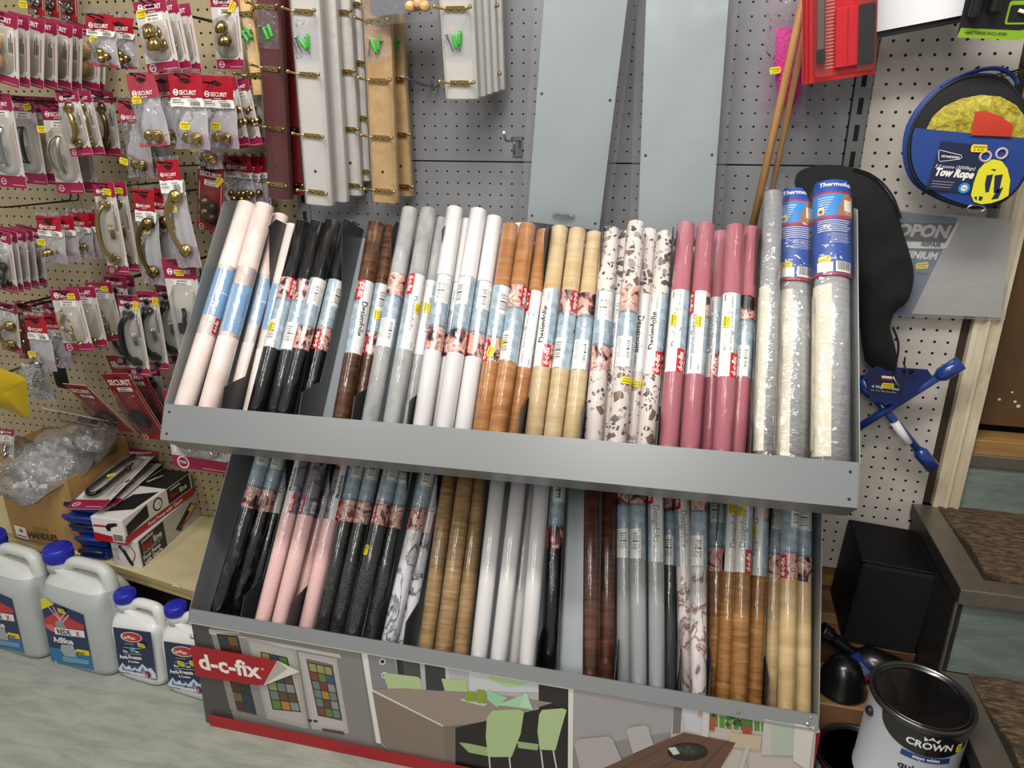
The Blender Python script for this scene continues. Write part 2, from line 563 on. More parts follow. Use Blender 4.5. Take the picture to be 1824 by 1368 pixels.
def sideL(b): return [(b.y, b.z), (0, 0), (0, .44), (D, .45), (D, b.z)]
upper, bU = tray('upper_tray', inv @ FU, .076, 1, sideU, .457, stand)
lower, bL = tray('lower_tray', inv @ FL, .030, 1, sideL, .46, stand)
# parts of the stand hang in its own frame
def divider(parent, x, bz, tab=0, m=None):
    mb = MB()
    mb.M = Matrix(((0, 0, 1, x), (1, 0, 0, 0), (0, 1, 0, 0), (0, 0, 0, 1)))
    pr = [(.098, bz+.003), (.004+abs(bz)*.5, bz+.003), (.003, .0), (-.004, .045), (.012, .058), (.058, .09), (.066, .30), (.014, .40), (.0, .425), (.02, .455), (.098, .478)]
    pr2 = pr[:]
    mb.prism(pr2, -.001, .001, m or m_divm)
    return mb.build('divider', parent)
def xs_on(px, py, Fm, d=0):
    p = on_p(px, py, Fm.to_3x3() @ V((0, 1, 0)), Fm @ V((0, d, 0)))
    return Fm.inverted() @ p
DIVU = [xs_on(*p, FU).x for p in ((392, 720), (532, 733), (626, 742), (714, 750), (938, 766), (1027, 778), (1166, 788), (1343, 802))]
DIVL = [xs_on(*p, FL).x for p in ((419, 1098), (524, 1114), (652, 1134), (717, 1150), (963, 1184), (1092, 1208), (1206, 1228), (1258, 1238), (1357, 1255))]
# base: side panels, white edge and the picture panel
m_redp = plain('poster_red', 'a3121f', .35)
yb0, zb0, yb1 = -.4795, -.994, -.471
mb = MB()
for x in (XL, XR):
    mb.box(x-.001, x+.001, yb1, -.16, FLOOR-zb0+zb0, zb0, m_sheet)
mb.box(XL, XR, -.162, -.16, FLOOR, zb0, m_sheet)
mb.box(XL, XR, -.095, -.09, -.9, -.30, m_sheet)
mb.box(XR+.001, XR+.010, yb1+.002, yb1+.05, -1.09, zb0-.01, m_redp)
mb.box(XR+.001, XR+.010, yb1+.002, yb1+.05, FLOOR, -1.09, m_divm)
mb.build('base_frame', stand, inv)
mb = MB(); mb.box(XL-.004, XR+.004, yb0-.004, yb0+.004, zb0, zb0+.0055, m_white_edge, .0008); mb.build('edge_strip', stand, inv)
# picture panel: flat printed sheet, drawn on its own plane
PN = V((0, -(zb0-FLOOR), (yb1-yb0))).normalized() * 1
PN = V((0, FLOOR-zb0, -(yb1-yb0))).normalized()
if PN.y > 0: PN = -PN
P0 = V((0, yb0, zb0))
pm = MB()
lay = [0]
def pc(h, r=.32): return plain('print_'+h, h, r)
def pp(pts, mat, world=False):
    lay[0] += 1
    n = PN*(.0006+.00006*lay[0])
    q = [(V(p) if world else on_p(p[0], p[1], PN, P0))+n for p in pts]
    pm.poly(q, pc(mat) if isinstance(mat, str) else mat)
    return lay[0]
def pw(x, z): return (x, yb0+(zb0-z)/(zb0-FLOOR)*(yb1-yb0), z)
E = .0
pm.poly([pw(XL, zb0), pw(XR, zb0), pw(XR, FLOOR+.001), pw(XL, FLOOR+.001)], pc('84817f'))
# left photograph: cabinet with stained glass
pp([(372, 1120), (640, 1150), (672, 1368), (440, 1368)], '86827f')
pp([(340, 1098), (372, 1115), (440, 1368), (380, 1368)], '4d4a49')
pp([(372, 1120), (430, 1126), (425, 1129), (372, 1124)], 'b7b2ae')
pp([(372, 1122), (605, 1165), (608, 1172), (440, 1140), (374, 1129)], 'c3beb9')
pp([(378, 1130), (440, 1137), (478, 1275), (410, 1262)], '8e8985')     # left door
pp([(440, 1135), (528, 1158), (550, 1298), (476, 1280)], 'a9a4a0')     # middle door
pp([(531, 1160), (600, 1173), (622, 1306), (556, 1298)], 'b3aeaa')     # right door
pp([(445, 1142), (523, 1161), (543, 1290), (480, 1274)], 'b5b0ab')
pp([(537, 1168), (596, 1180), (615, 1298), (560, 1290)], 'bdb8b3')
pp([(545, 1172), (593, 1183), (611, 1284), (567, 1274)], '6d6a68')
gl = ['5d4634', 'b1812e', '5f7f3a', '3f5673', '8a8f8a', '802f2a', '6a7d77', '9c9160', '44524c', '7c4432']
rg = random.Random(3)
def glass(a, b, c, d, nx, ny, dark=1):
    A, B, C_, D_ = [V((*q, 0)) for q in (a, b, c, d)]
    for i in range(nx):
        for j in range(ny):
            def at(u, v_): 
                top = A.lerp(B, u); bot = D_.lerp(C_, u)
                q = top.lerp(bot, v_); return (q.x, q.y)
            e = .06
            hx = rg.choice(gl)
            if dark < 1: hx = ''.join('%02x' % int(int(hx[k:k+2], 16)*dark) for k in (0, 2, 4))
            pm_pts = [at((i+e)/nx, (j+e)/ny), at((i+1-e)/nx, (j+e)/ny), at((i+1-e)/nx, (j+1-e)/ny), at((i+e)/nx, (j+1-e)/ny)]
            q = [on_p(p[0], p[1], PN, P0)+PN*(.0006+.00006*(lay[0]+1)) for p in pm_pts]
            pm.poly(q, pc(hx, .28))
    lay[0] += 1
pp([(386, 1128), (424, 1132), (458, 1273), (424, 1265)], '2f2a27')
glass((388, 1130), (422, 1134), (456, 1272), (422, 1264), 2, 8, .65)
pp([(464, 1160), (512, 1170), (537, 1268), (486, 1263)], '332d2a')
glass((465, 1161), (511, 1171), (536, 1267), (487, 1262), 3, 6)
pp([(548, 1178), (592, 1187), (609, 1281), (567, 1274)], '332d2a')
glass((549, 1179), (591, 1188), (608, 1280), (568, 1273), 3, 6)
pp([(573, 1296), (612, 1302), (614, 1308), (576, 1301)], '5a3a3a')
for x, y in ((552, 1282), (562, 1283)): pp([(x-3, y-2), (x+4, y-1), (x+4, y+3), (x-3, y+2)], '2a211c')
# divider bars between the photographs
pp([(644, 1160), (655, 1161), (680, 1324), (671, 1322)], 'e4e0da')
# middle photograph: kitchen with green chairs
pp([(655, 1162), (1012, 1222), (1012, 1368), (740, 1368), (680, 1326)], 'b9b6ba')
pp([(655, 1163), (704, 1171), (712, 1228), (664, 1226)], '86868b')
pp([(706, 1171), (718, 1173), (722, 1228), (712, 1228)], '2a2a2c')
pp([(718, 1173), (748, 1178), (752, 1228), (722, 1228)], '4a4a4e')
pp([(748, 1178), (756, 1180), (760, 1229), (753, 1228)], 'b4b5ba')
pp([(757, 1180), (793, 1186), (795, 1229), (760, 1229)], '39393d')
pp([(795, 1187), (800, 1188), (803, 1230), (797, 1229)], 'c9c6c8')
pp([(836, 1193), (960, 1213), (960, 1232), (836, 1230)], 'cfced3')
pp([(866, 1198), (945, 1212), (925, 1222), (900, 1222), (875, 1210)], 'b5cf9a')
pp([(960, 1213), (1012, 1222), (1012, 1300), (960, 1285)], '2b2324')
for x, y, r in ((682, 1177, 6), (686, 1201, 6)):
    pp(circle(r, 14, x, y), 'd5d5d8'); pp(circle(r-2.5, 12, x, y), '1b1b1d')
def chairback(pts, col='b3c892'): return pp(pts, col)
chairback([(683, 1198), (690, 1197), (745, 1204), (750, 1208), (753, 1228), (692, 1225)])
chairback([(787, 1207), (830, 1210), (834, 1231), (793, 1229)])
pp([(664, 1226), (720, 1224), (905, 1238), (985, 1250), (865, 1285), (790, 1292)], '9a8a80')   # table top
pp([(664, 1226), (790, 1290), (790, 1293), (664, 1230)], 'd8d2c8')
pp([(664, 1230), (790, 1293), (796, 1368), (735, 1368), (680, 1322)], '84746a')
pp([(790, 1293), (866, 1286), (866, 1290), (812, 1294), (812, 1368), (796, 1368)], '7a6c63')
pp([(812, 1294), (985, 1256), (1012, 1262), (1012, 1368), (812, 1368)], '221c1c')
pp([(820, 1242), (870, 1252), (862, 1256), (822, 1246)], 'c8c9b5')
for q in ([(829, 1232), (846, 1232), (846, 1248), (830, 1247)], [(850, 1226), (865, 1227), (864, 1251), (851, 1250)], [(834, 1229), (848, 1231), (848, 1238), (835, 1237)]): pp(q, '8aa32c')
pp([(870, 1226), (890, 1236), (905, 1240), (886, 1258), (868, 1243)], '9fd0a4')
pp([(884, 1254), (930, 1236), (940, 1232), (948, 1262), (905, 1256)], 'a9d6ae')
pp([(927, 1256), (937, 1230), (950, 1262)], 'b9e0bd')
pp([(818, 1320), (836, 1322), (874, 1330), (872, 1345), (836, 1338)], '9fb47e')
pp([(868, 1276), (878, 1263), (926, 1261), (934, 1266), (928, 1305), (912, 1346), (870, 1346), (866, 1310)], 'b0c590')
pp([(922, 1318), (960, 1323), (958, 1334), (924, 1330)], '9fb47e')
pp([(961, 1270), (966, 1262), (1003, 1259), (1010, 1262), (1000, 1296), (990, 1334), (962, 1333), (958, 1300)], 'b4c994')
for a, b in (((872, 1346), (874, 1368)), ((908, 1346), (910, 1368)), ((964, 1334), (968, 1366)), ((986, 1334), (992, 1366))):
    pp([(a[0]-1.3, a[1]), (a[0]+1.3, a[1]), (b[0]+1.3, b[1]), (b[0]-1.3, b[1])], 'd3d3d0')
pp([(1013, 1223), (1022, 1224), (1021, 1368), (1012, 1368)], 'e4e0da')
# right photograph: dining table with a bowl
pp([(1022, 1225), (1200, 1252), (1200, 1300), (1110, 1330), (1022, 1340)], 'a5a0a1')
pp([(1022, 1330), (1200, 1300), (1300, 1320), (1300, 1368), (1022, 1368)], '8f8a8a')
pp([(1200, 1252), (1454, 1290), (1448, 1368), (1190, 1368)], 'c7bdb4')
pp([(1200, 1253), (1215, 1255), (1212, 1302), (1198, 1305)], '7b7477')
pp([(1215, 1255), (1260, 1262), (1256, 1312), (1222, 1296)], 'c9ccd3')
pp([(1262, 1262), (1405, 1283), (1400, 1302), (1300, 1296), (1266, 1290)], '5f8a4a')
for k in range(11):
    x = 1266+k*12.4; pp([(x, 1263+k*1.75), (x+3, 1263.5+k*1.75), (x+3, 1296+k*1.4), (x, 1295+k*1.4)], 'c9bd9a')
for k in range(16):
    x = 1270+rg.random()*50; y = 1268+rg.random()*18
    pp(circle(4, 7, x, y), rg.choice(['2f4a22', '4d7a38', '39602b', '6f9a52']))
pp([(1265, 1272), (1276, 1274), (1272, 1298), (1262, 1296)], 'a9573a')
pp([(1243, 1270), (1262, 1273), (1258, 1262), (1246, 1262)], 'c98f74')
pp([(1320, 1288), (1340, 1290), (1337, 1306), (1323, 1304)], 'a24f32')
pp(circle(9, 12, 1329, 1282), '55783c')
pp([(1252, 1262), (1264, 1263), (1262, 1310), (1250, 1310)], 'd5cfcd')
pp([(1360, 1276), (1375, 1278), (1372, 1340), (1356, 1340)], 'ccc5c4')
pp([(1375, 1279), (1430, 1287), (1424, 1342), (1372, 1340)], 'b9c3b4')
pp([(1415, 1284), (1450, 1290), (1440, 1368), (1412, 1350)], 'dcd6d3')
pp([(1300, 1300), (1356, 1306), (1354, 1332), (1300, 1325)], 'cdb89e')
pp([(1024, 1320), (1032, 1312), (1084, 1307), (1092, 1312), (1108, 1350), (1100, 1368), (1034, 1368)], 'b3acad')
pp([(1116, 1296), (1122, 1291), (1150, 1287), (1155, 1291), (1164, 1322), (1128, 1338)], 'bab3b4')
pp([(1218, 1300), (1310, 1318), (1280, 1368), (1065, 1368)], '6b4a3d')
for k in range(5):
    a = .15+k*.17
    p1 = (1218+92*a, 1300+18*a); p2 = (1065+215*a, 1368)
    pp([p1, (p1[0]+1.5, p1[1]), (p2[0]+5, p2[1]), p2], '7d594a' if k % 2 else '5b3d32')
pp([(1326, 1330), (1335, 1316), (1337, 1322), (1322, 1368), (1314, 1368)], 'c8c1c2')
pp([(1322, 1362), (1331, 1350), (1332, 1368), (1320, 1368)], 'b5aeaf')
ell = circle(36, 26, 1225, 1334, sy=.45); pp(ell, '1a1718')
pp(circle(30, 22, 1226, 1331, sy=.36), '2c2a2a')
pp([(1190, 1327), (1203, 1325), (1211, 1337), (1200, 1340)], 'd5d3d5')
for x, y in ((1212, 1329), (1222, 1333), (1234, 1333), (1240, 1328), (1226, 1326)): pp(circle(6, 10, x, y, sy=.8), rg.choice(['2e3a22', '3d4a2c', '27301d']))
# red band along the foot
pp([pw(XL, -1.262), pw(XR, -1.262), pw(XR, FLOOR+.001), pw(XL, FLOOR+.001)], m_redp, True)
# brand flag with the curled corner
fl0 = pp([(342, 1145), (497, 1172), (475, 1216), (461, 1216), (352, 1200)], m_redp)
pp([(497, 1172), (537, 1192), (472, 1217)], 'dcd8d0')
pp([(497, 1172), (515, 1187), (472, 1217), (482, 1200)], 'b3aea6')
a = on_p(360, 1186, PN, P0); b = on_p(470, 1204, PN, P0)
xd = (b-a).normalized(); fm = frame(a, xd, z=PN)
pm.M = fm
wdt = (b-a).length
pm.text('d-c-fix', wdt*.27, 0, 0, plain('print_white', 'eeece6', .35), z=.0006+.00006*(lay[0]+3), maxw=wdt, bold=.03)
pm.prism(circle(.0035, 12, wdt+.006, .028), .0, .0006+.00006*(lay[0]+2), pc('d9a0a0'), back=False)
pm.M = Matrix()
pm.build('picture_panel', stand, inv)
for px, py in ((344, 1133), (1438, 1288)):
    q = on_p(px, py, PN, P0)
    mb = MB(); mb.M = frame(q+PN*.002, (1, 0, 0), z=PN); mb.lathe([(.006, 0), (.006, .002), (.0035, .0045), (0, .005)], m_screw, 12)
    mb.build('panel_screw', stand, inv)
# ---------------------------------------------------------------- rolls of self-adhesive film
R0, RB = .0183, .0222
def coated(t, crinkle=.5, rough=.28):
    """shrink-wrap over the roll"""
    t.rough(rough)
    t.coat(1, .05)
    n = t.noise(t.coord(scale=(1, 1, .3), rnd=9), 130, 2, .5, .6)
    t.bump(n, crinkle, .0018, 'Coat Normal')
    return t.m
def noisy(name, stops, scale, stretch=(1, 1, 1), dist=0, detail=4, rough=.6, crinkle=.5, interp='LINEAR'):
    t = NT(name)
    t.color(t.ramp(t.noise(t.coord(scale=stretch, rnd=7), scale, detail, rough, dist), stops, interp))
    return coated(t, crinkle)
def woodroll(name, c, scale=30):
    t = NT(name)
    g = t.noise(t.coord(scale=(.35, .35, 3.2), rnd=7), scale, 6, .62, .5)
    b = t.noise(t.coord(scale=(1, 1, 1), rnd=7), 9, 2, .5)
    t.color(t.ramp(t.math('ADD', t.math('MULTIPLY', g, .75), t.math('MULTIPLY', b, .25)), [(.32, c[0]), (.46, c[1]), (.56, c[2]), (.70, c[3])]))
    return coated(t)
def marble(name, base, vein, mid, scale=14):
    t = NT(name)
    v = t.coord(scale=(1, 1, .6), rnd=7)
    n = t.noise(v, scale, 5, .6, 1.6)
    r = t.math('ABSOLUTE', t.math('SUBTRACT', n, .5))
    c1 = t.ramp(r, [(.0, vein), (.018, mid), (.05, base), (1, base)])
    cl = t.ramp(t.noise(v, scale*.7, 3, .5, .3), [(.42, 'ffffff'), (.62, 'b9bcc2')])
    m = t.new('ShaderNodeMix', data_type='RGBA', blend_type='MULTIPLY'); m.inputs[0].default_value = .75
    t.link(c1, m.inputs[6]); t.link(cl, m.inputs[7])
    t.color(m.outputs[2])
    return coated(t)
def terrazzo():
    t = NT('terrazzo_film')
    v = t.coord(rnd=7)
    out = srgb('dcd0cb')
    for sc, th, pr in ((58, .10, .34), (115, .14, .36)):
        vo = t.new('ShaderNodeTexVoronoi', feature='DISTANCE_TO_EDGE'); vo.inputs['Scale'].default_value = sc
        vc = t.new('ShaderNodeTexVoronoi', feature='F1'); vc.inputs['Scale'].default_value = sc
        nz = t.new('ShaderNodeTexNoise', noise_dimensions='3D'); nz.inputs['Scale'].default_value = 90
        ad = t.new('ShaderNodeVectorMath', operation='MULTIPLY_ADD'); t.link(v, nz.inputs['Vector']); t.link(nz.outputs[1], ad.inputs[0]); ad.inputs[1].default_value = (.006,)*3; t.link(v, ad.inputs[2])
        for n in (vo, vc): t.link(ad.outputs[0], n.inputs['Vector'])
        s = t.sep(vc.outputs['Color'])
        chip = t.math('MULTIPLY', t.math('GREATER_THAN', vo.outputs['Distance'], th), t.math('LESS_THAN', s[0], pr))
        col = t.ramp(s[1], [(0, '5a5150'), (.3, '97918f'), (.5, '7a6355'), (.7, '6a696c'), (.85, 'b0a298')], 'CONSTANT')
        out = t.mix(chip, out, col)
    t.color(out)
    return coated(t, .4)
def glitter(name, a, b, fine=900):
    t = NT(name)
    n = t.noise(t.coord(rnd=7), fine, 1, .5)
    t.color(t.ramp(n, [(.3, a), (.5, b), (.68, 'f6e3e0' if a > '8' else '4d4d4d')]))
    return coated(t)
FM = {
 'blush': noisy('blush_marble_film', [(.35, 'e9cdc3'), (.5, 'f0dfd8'), (.7, 'f3e8e2')], 22, (1, 1, .5)),
 'black': noisy('black_slate_film', [(.35, '0b0b0d'), (.55, '17181b'), (.72, '33363b')], 26, (1, 1, .45), .8),
 'walnut': woodroll('walnut_film', ['2e1d16', '4d3022', '63402d', '7c553c']),
 'concrete': noisy('concrete_film', [(.3, '8f908f'), (.5, 'a3a4a3'), (.7, 'b4b5b3')], 34, (1, 1, .6), .3, 5),
 'white': noisy('white_film', [(.3, 'd9d6d6'), (.7, 'e0dddd')], 4, crinkle=.3),
 'cherry': woodroll('cherry_wood_film', ['8f5c32', 'a36d3f', 'b17b4a', 'c49264'], 20),
 'maple': woodroll('maple_wood_film', ['b79a6f', 'c5aa80', 'cdb58e', 'd6c29e'], 20),
 'terrazzo': terrazzo(),
 'rose': noisy('rose_pink_film', [(.3, 'a65f6b'), (.7, 'b26b76')], 4, crinkle=.7),
 'inkmarble': noisy('ink_marble_film', [(.40, '08090b'), (.55, '15171b'), (.66, '3b4250'), (.78, '6b7484')], 40, (1, 1, .7), .6, 6),
 'pinkglit': glitter('pink_glitter_film', 'e2a9a8', 'eab9b6'),
 'graphite': glitter('graphite_film', '1c1c1d', '262627', 420),
 'carrara': marble('white_marble_film', 'e3e3e6', '4a4a50', 'a9a9b0', 11),
 'oak': woodroll('limed_oak_film', ['765a3a', '97774f', 'a98a60', 'bd9f73'], 34),
 'gloss': noisy('black_gloss_film', [(.3, '060607'), (.7, '101114')], 4, crinkle=1.2),
 'mahog': woodroll('dark_brown_wood_film', ['2c1a14', '4a2c20', '5d392a', '764a36'], 26),
 'silver': noisy('plain_grey_film', [(.3, '8f9192'), (.7, '9c9e9f')], 4, crinkle=.4),
 'dgrey': noisy('dark_grey_film', [(.3, '3c4043'), (.7, '4a4e51')], 4),
 'rosemarble': marble('rose_marble_film', 'e6dedb', '6f4f4c', 'b79a96', 16),
 'goldoak': woodroll('golden_oak_film', ['6f4622', '8f6132', 'a0713e', 'b98a55'], 34),
 'ltoak': woodroll('pale_oak_film', ['b99a6a', 'c8aa7a', 'd2b788', 'ddc69c'], 12),
}
def uvmat(name, build, coat=True):
    t = NT(name)
    tc = t.new('ShaderNodeTexCoord')
    u = t.sep(tc.outputs['UV'])
    build(t, u[0], u[1])
    if coat: coated(t, .4, .4)
    else: t.rough(.45)
    return t.m
def lines_mat(name, bg, ink, pitch=.0032, amount=.62, word=260):
    def b(t, u, v):
        row = t.math('DIVIDE', u, pitch)
        on = t.math('LESS_THAN', t.math('FRACT', row), .48)
        cv = t.new('ShaderNodeCombineXYZ'); t.link(t.math('FLOOR', row), cv.inputs[0]); t.link(t.math('MULTIPLY', v, word), cv.inputs[1])
        n = t.noise(cv.outputs[0], 1.7, 2, .7)
        par = t.noise(cv.outputs[0], .21, 0)
        k = t.math('MULTIPLY', t.math('MULTIPLY', on, t.math('GREATER_THAN', n, .42)), t.math('GREATER_THAN', par, .40))
        t.color(t.mix(t.math('MULTIPLY', k, amount), bg, ink))
    return uvmat(name, b)
def bars_mat(name, bg='ecebe8', ink='1c1c1e', pitch=.00042):
    def b(t, u, v):
        cv = t.new('ShaderNodeCombineXYZ'); t.link(t.math('FLOOR', t.math('DIVIDE', u, pitch)), cv.inputs[0])
        n = t.new('ShaderNodeTexWhiteNoise', noise_dimensions='1D'); t.link(t.math('FLOOR', t.math('DIVIDE', u, pitch)), n.inputs['W'])
        t.color(t.mix(t.math('GREATER_THAN', n.outputs[0], .5), bg, ink))
    return uvmat(name, b)
def zig(t, u, v):
    a = t.math('FRACT', t.math('DIVIDE', v, .003))
    t.color(t.mix(t.math('GREATER_THAN', a, .45), '9fb3c0', '20323f'))
L_blue = lines_mat('label_blue', 'a5b7c4', '3c5262')
L_sky = lines_mat('label_sky', '7fa6cf', '4a78a8', .003, .35)
L_plum = lines_mat('label_plum', '585463', 'c9c6cf', .003, .5)
L_white = lines_mat('label_white_text', 'dedcd8', '6e6a66', .0036, .5)
L_bars = bars_mat('label_barcode')
L_zig = uvmat('label_zigzag', zig)
def flat(name, c): 
    t = NT(name); t.color(c); return coated(t, .35, .4)
L_w = flat('label_white', 'e2e1de')
L_red = flat('label_red', 'c0141f')
L_wt = flat('label_white_ink', 'f2f0ec')
L_ink = flat('label_black_ink', '1a1b1d')
L_grey = flat('label_grey_ink', '8f9396')
L_clear = film('clear_sleeve', 'f4f2f0', .25, .1, .3, 60, .5)
def photo():
    t = NT('label_photo')
    v = t.coord(rnd=3)
    n = t.noise(v, 34, 2, .5, .9)
    a = t.ramp(n, [(.30, '1d1718'), (.39, '7d3f3c'), (.46, 'c99a8d'), (.54, 'dcc0b4'), (.60, 'b07f6f'), (.68, 'e7dcd5')], 'CONSTANT')
    t.color(a); return coated(t, .4, .4)
L_photo = photo()
m_yel = plain('price_yellow', 'e9d21c', .45)
m_yink = plain('price_ink', '3a3718', .5)
m_core = plain('roll_core_dark', '2a2420', .8)
m_rim = plain('roll_edge_white', 'e6e3df', .5)
def price(mb, fn, w=.023, h=.0135):
    """yellow gun sticker with two printed lines; fn maps (x, y, lift) to a place"""
    # a grid, so that it bends round a roll
    b = h/2; c = b*.55
    def hy(x):
        q = (abs(x)-(w/2-c*.55))/(c*.55)
        return b-c*max(0, min(1, q))
    xs = [-w/2, -w/2+c*.28, -w/2+c*.55]+[-w*.36+w*.09*k for k in range(9)]+[w/2-c*.55, w/2-c*.28, w/2]
    mb.grid([[fn(x, hy(x)*k/3, .0007) for x in xs] for k in range(-3, 4)], m_yel)
    for k in range(7):
        x = -w*.36+k*w*.12
        mb.poly([fn(x, h*.12, .0009), (fn(x+w*.085, h*.12, .0009)), fn(x+w*.085, h*.27, .0009), fn(x, h*.27, .0009)], m_yink)
    mb.text('£ 4.50', h*.36, -w*.30, -h*.34, m_yink, maxw=w*.62, bold=.0, fn=lambda x, y: fn(x, y, .001))
_ROLL = {}
CUTS = tuple(k*.12 for k in range(-2, 9))
def roll(kind, lab, L, rot, flip, zl, stick, word, name, wrap='d', RR=R0):
    """one roll: body, paper label, sticker"""
    mat = FM[kind]
    key = (kind, round(L, 3), RR)
    if key not in _ROLL:
        mb = MB()
        n = 28
        r = RR
        mb.lathe([(.0125, L-.03), (.0125, L), (r-.0012, L), (r, L-.0008), (r, .0008), (r-.001, 0), (.0125, 0), (.0125, .03)], [m_core, m_rim, m_rim, mat, m_rim, m_rim, m_core], n)
        _ROLL[key] = mb
    o = _ROLL[key].build('film_wrap')
    C = 2*PI*RR
    Ll = .168
    def fn(r):
        def g(u, v):
            if flip: u, v = Ll-u, -v
            a = v/RR+rot
            return (r*math.sin(a), -r*math.cos(a), zl+u)
        return g
    mb = MB()
    def patch(u0, u1, v0, v1, mat, lift=1):
        k = max(2, int((v1-v0)/.004)+1)
        f = fn(RR+.00012*lift+.00015)
        rows = [[f(u, v0+(v1-v0)*i/k) for i in range(k+1)] for u in (u0, u1)]
        def uv(a, b): return ((u0, u1)[a], v0+(v1-v0)*b/k+.013)
        mb.grid(rows, mat, uv=uv)
    def word_(s, size, u, v, mat, maxw, lift=3, bold=.02, shear=0):
        f = fn(RR+.00012*lift+.00015)
        mb.text(s, size, 0, 0, mat, maxw=maxw, bold=bold, shear=shear, cut=CUTS, fn=lambda x, y: f(u+x, v-y))
    if lab == 'A':
        patch(0, Ll, 0, C, L_blue, 0)
        patch(.0, Ll, 0, .027, L_w)
        patch(.0, .05, .036, C, L_photo)
        patch(.05, .0545, .036, C, L_zig)
        patch(.104, .166, .046, .078, L_w)
        patch(.112, .150, .050, .064, L_bars, 2)
        patch(.108, .160, .066, .076, L_white, 2)
        patch(.060, .160, .004, .008, L_w)
        word_(word, .0125, .050, .0222, L_ink if wrap == 'k' else L_grey, .080)
        word_('selbstklebend', .0034, .133, .0215, L_ink, .030, bold=.0)
        # small triangle mark
        f = fn(RR+.0006)
        mb.poly([f(.150, .006), f(.164, .006), f(.164, .016)], L_ink if kind == 'rose' else L_blue)
        patch(.0, .047, .0225, .0395, L_red, 2)
        f = fn(RR+.00045)
        mb.poly([f(.047, .0225), f(.047, .0395), f(.059, .0395)], L_w)
        mb.poly([f(.047, .0225), f(.047, .0395), f(.051, .031)], L_red)
        word_('d-c-fix', .0100, .004, .0352, L_wt, .041, 4, .03)
    elif lab == 'B':      # clear-film type with pale blue sleeve
        patch(0, Ll, 0, C, L_clear, 0)
        patch(.045, Ll-.01, 0, .034, L_sky)
        patch(.10, .102, 0, .034, L_w, 2)
        patch(.045, Ll-.01, .040, .075, L_sky)
        patch(.112, Ll-.012, .042, .074, L_w, 2)
        patch(.122, .148, .048, .062, L_bars, 3)
        patch(.052, .100, .046, .070, FM['concrete'], 2)
        f = fn(RR+.0006)
        ci = circle(.0065, 14, .098, .052)
        mb.poly([f(*q) for q in ci], L_w)
        word_('19', .005, .094, .0545, L_ink, .008, 5)
        patch(.045, Ll-.01, .080, C-.004, L_sky)
        patch(.0, .040, .036, .070, L_w)
        patch(.004, .030, .060, .072, L_photo, 2)
        patch(.006, .042, .018, .030, L_red, 2)
        word_('d-c-fix', .0075, .010, .0270, L_wt, .029, 3, .03)
        word_('transparent', .009, .060, .104, L_sky, .08, 4)
    elif lab == 'C':      # metallic film type with plum label
        patch(0, Ll, 0, C, L_plum, 0)
        patch(0, Ll, .0, .014, L_w)
        word_('Metallicfolie', .008, .052, .0115, L_ink, .085)
        patch(.002, .046, .014, .026, L_red)
        word_('d-c-fix', .0075, .006, .0225, L_wt, .036, 3, .03)
        patch(.006, .034, .046, .064, L_w)
        patch(.010, .030, .049, .060, L_bars, 2)
        patch(.12, Ll, .04, C, L_photo)
    o2 = mb.build('paper_label', o)
    if stick:
        su, sv, sr = stick
        mb = MB()
        f0 = fn
        def g(x, y, lift):
            c, s_ = math.cos(sr), math.sin(sr)
            x, y = x*c-y*s_, x*s_+y*c
            return fn(RR+.0007+lift)(su*Ll+y, sv+x)
        price(mb, g)
        mb.build('price_sticker', o)
    o.name = name
    return o
KN = {'blush': 'pale pink marbled', 'black': 'black slate-look', 'walnut': 'dark walnut wood-look', 'concrete': 'concrete grey', 'white': 'plain white', 'cherry': 'orange cherry wood-look', 'maple': 'cream maple wood-look', 'terrazzo': 'terrazzo chip', 'rose': 'dusky rose pink', 'inkmarble': 'black clouded marble', 'pinkglit': 'pale pink glitter', 'graphite': 'dark graphite', 'carrara': 'white and grey marble', 'oak': 'limed brown oak-look', 'gloss': 'glossy black', 'mahog': 'dark brown wood-look', 'silver': 'plain light grey', 'dgrey': 'dark grey', 'rosemarble': 'white marble with reddish veins', 'goldoak': 'golden brown oak-look', 'ltoak': 'pale honey oak-look'}
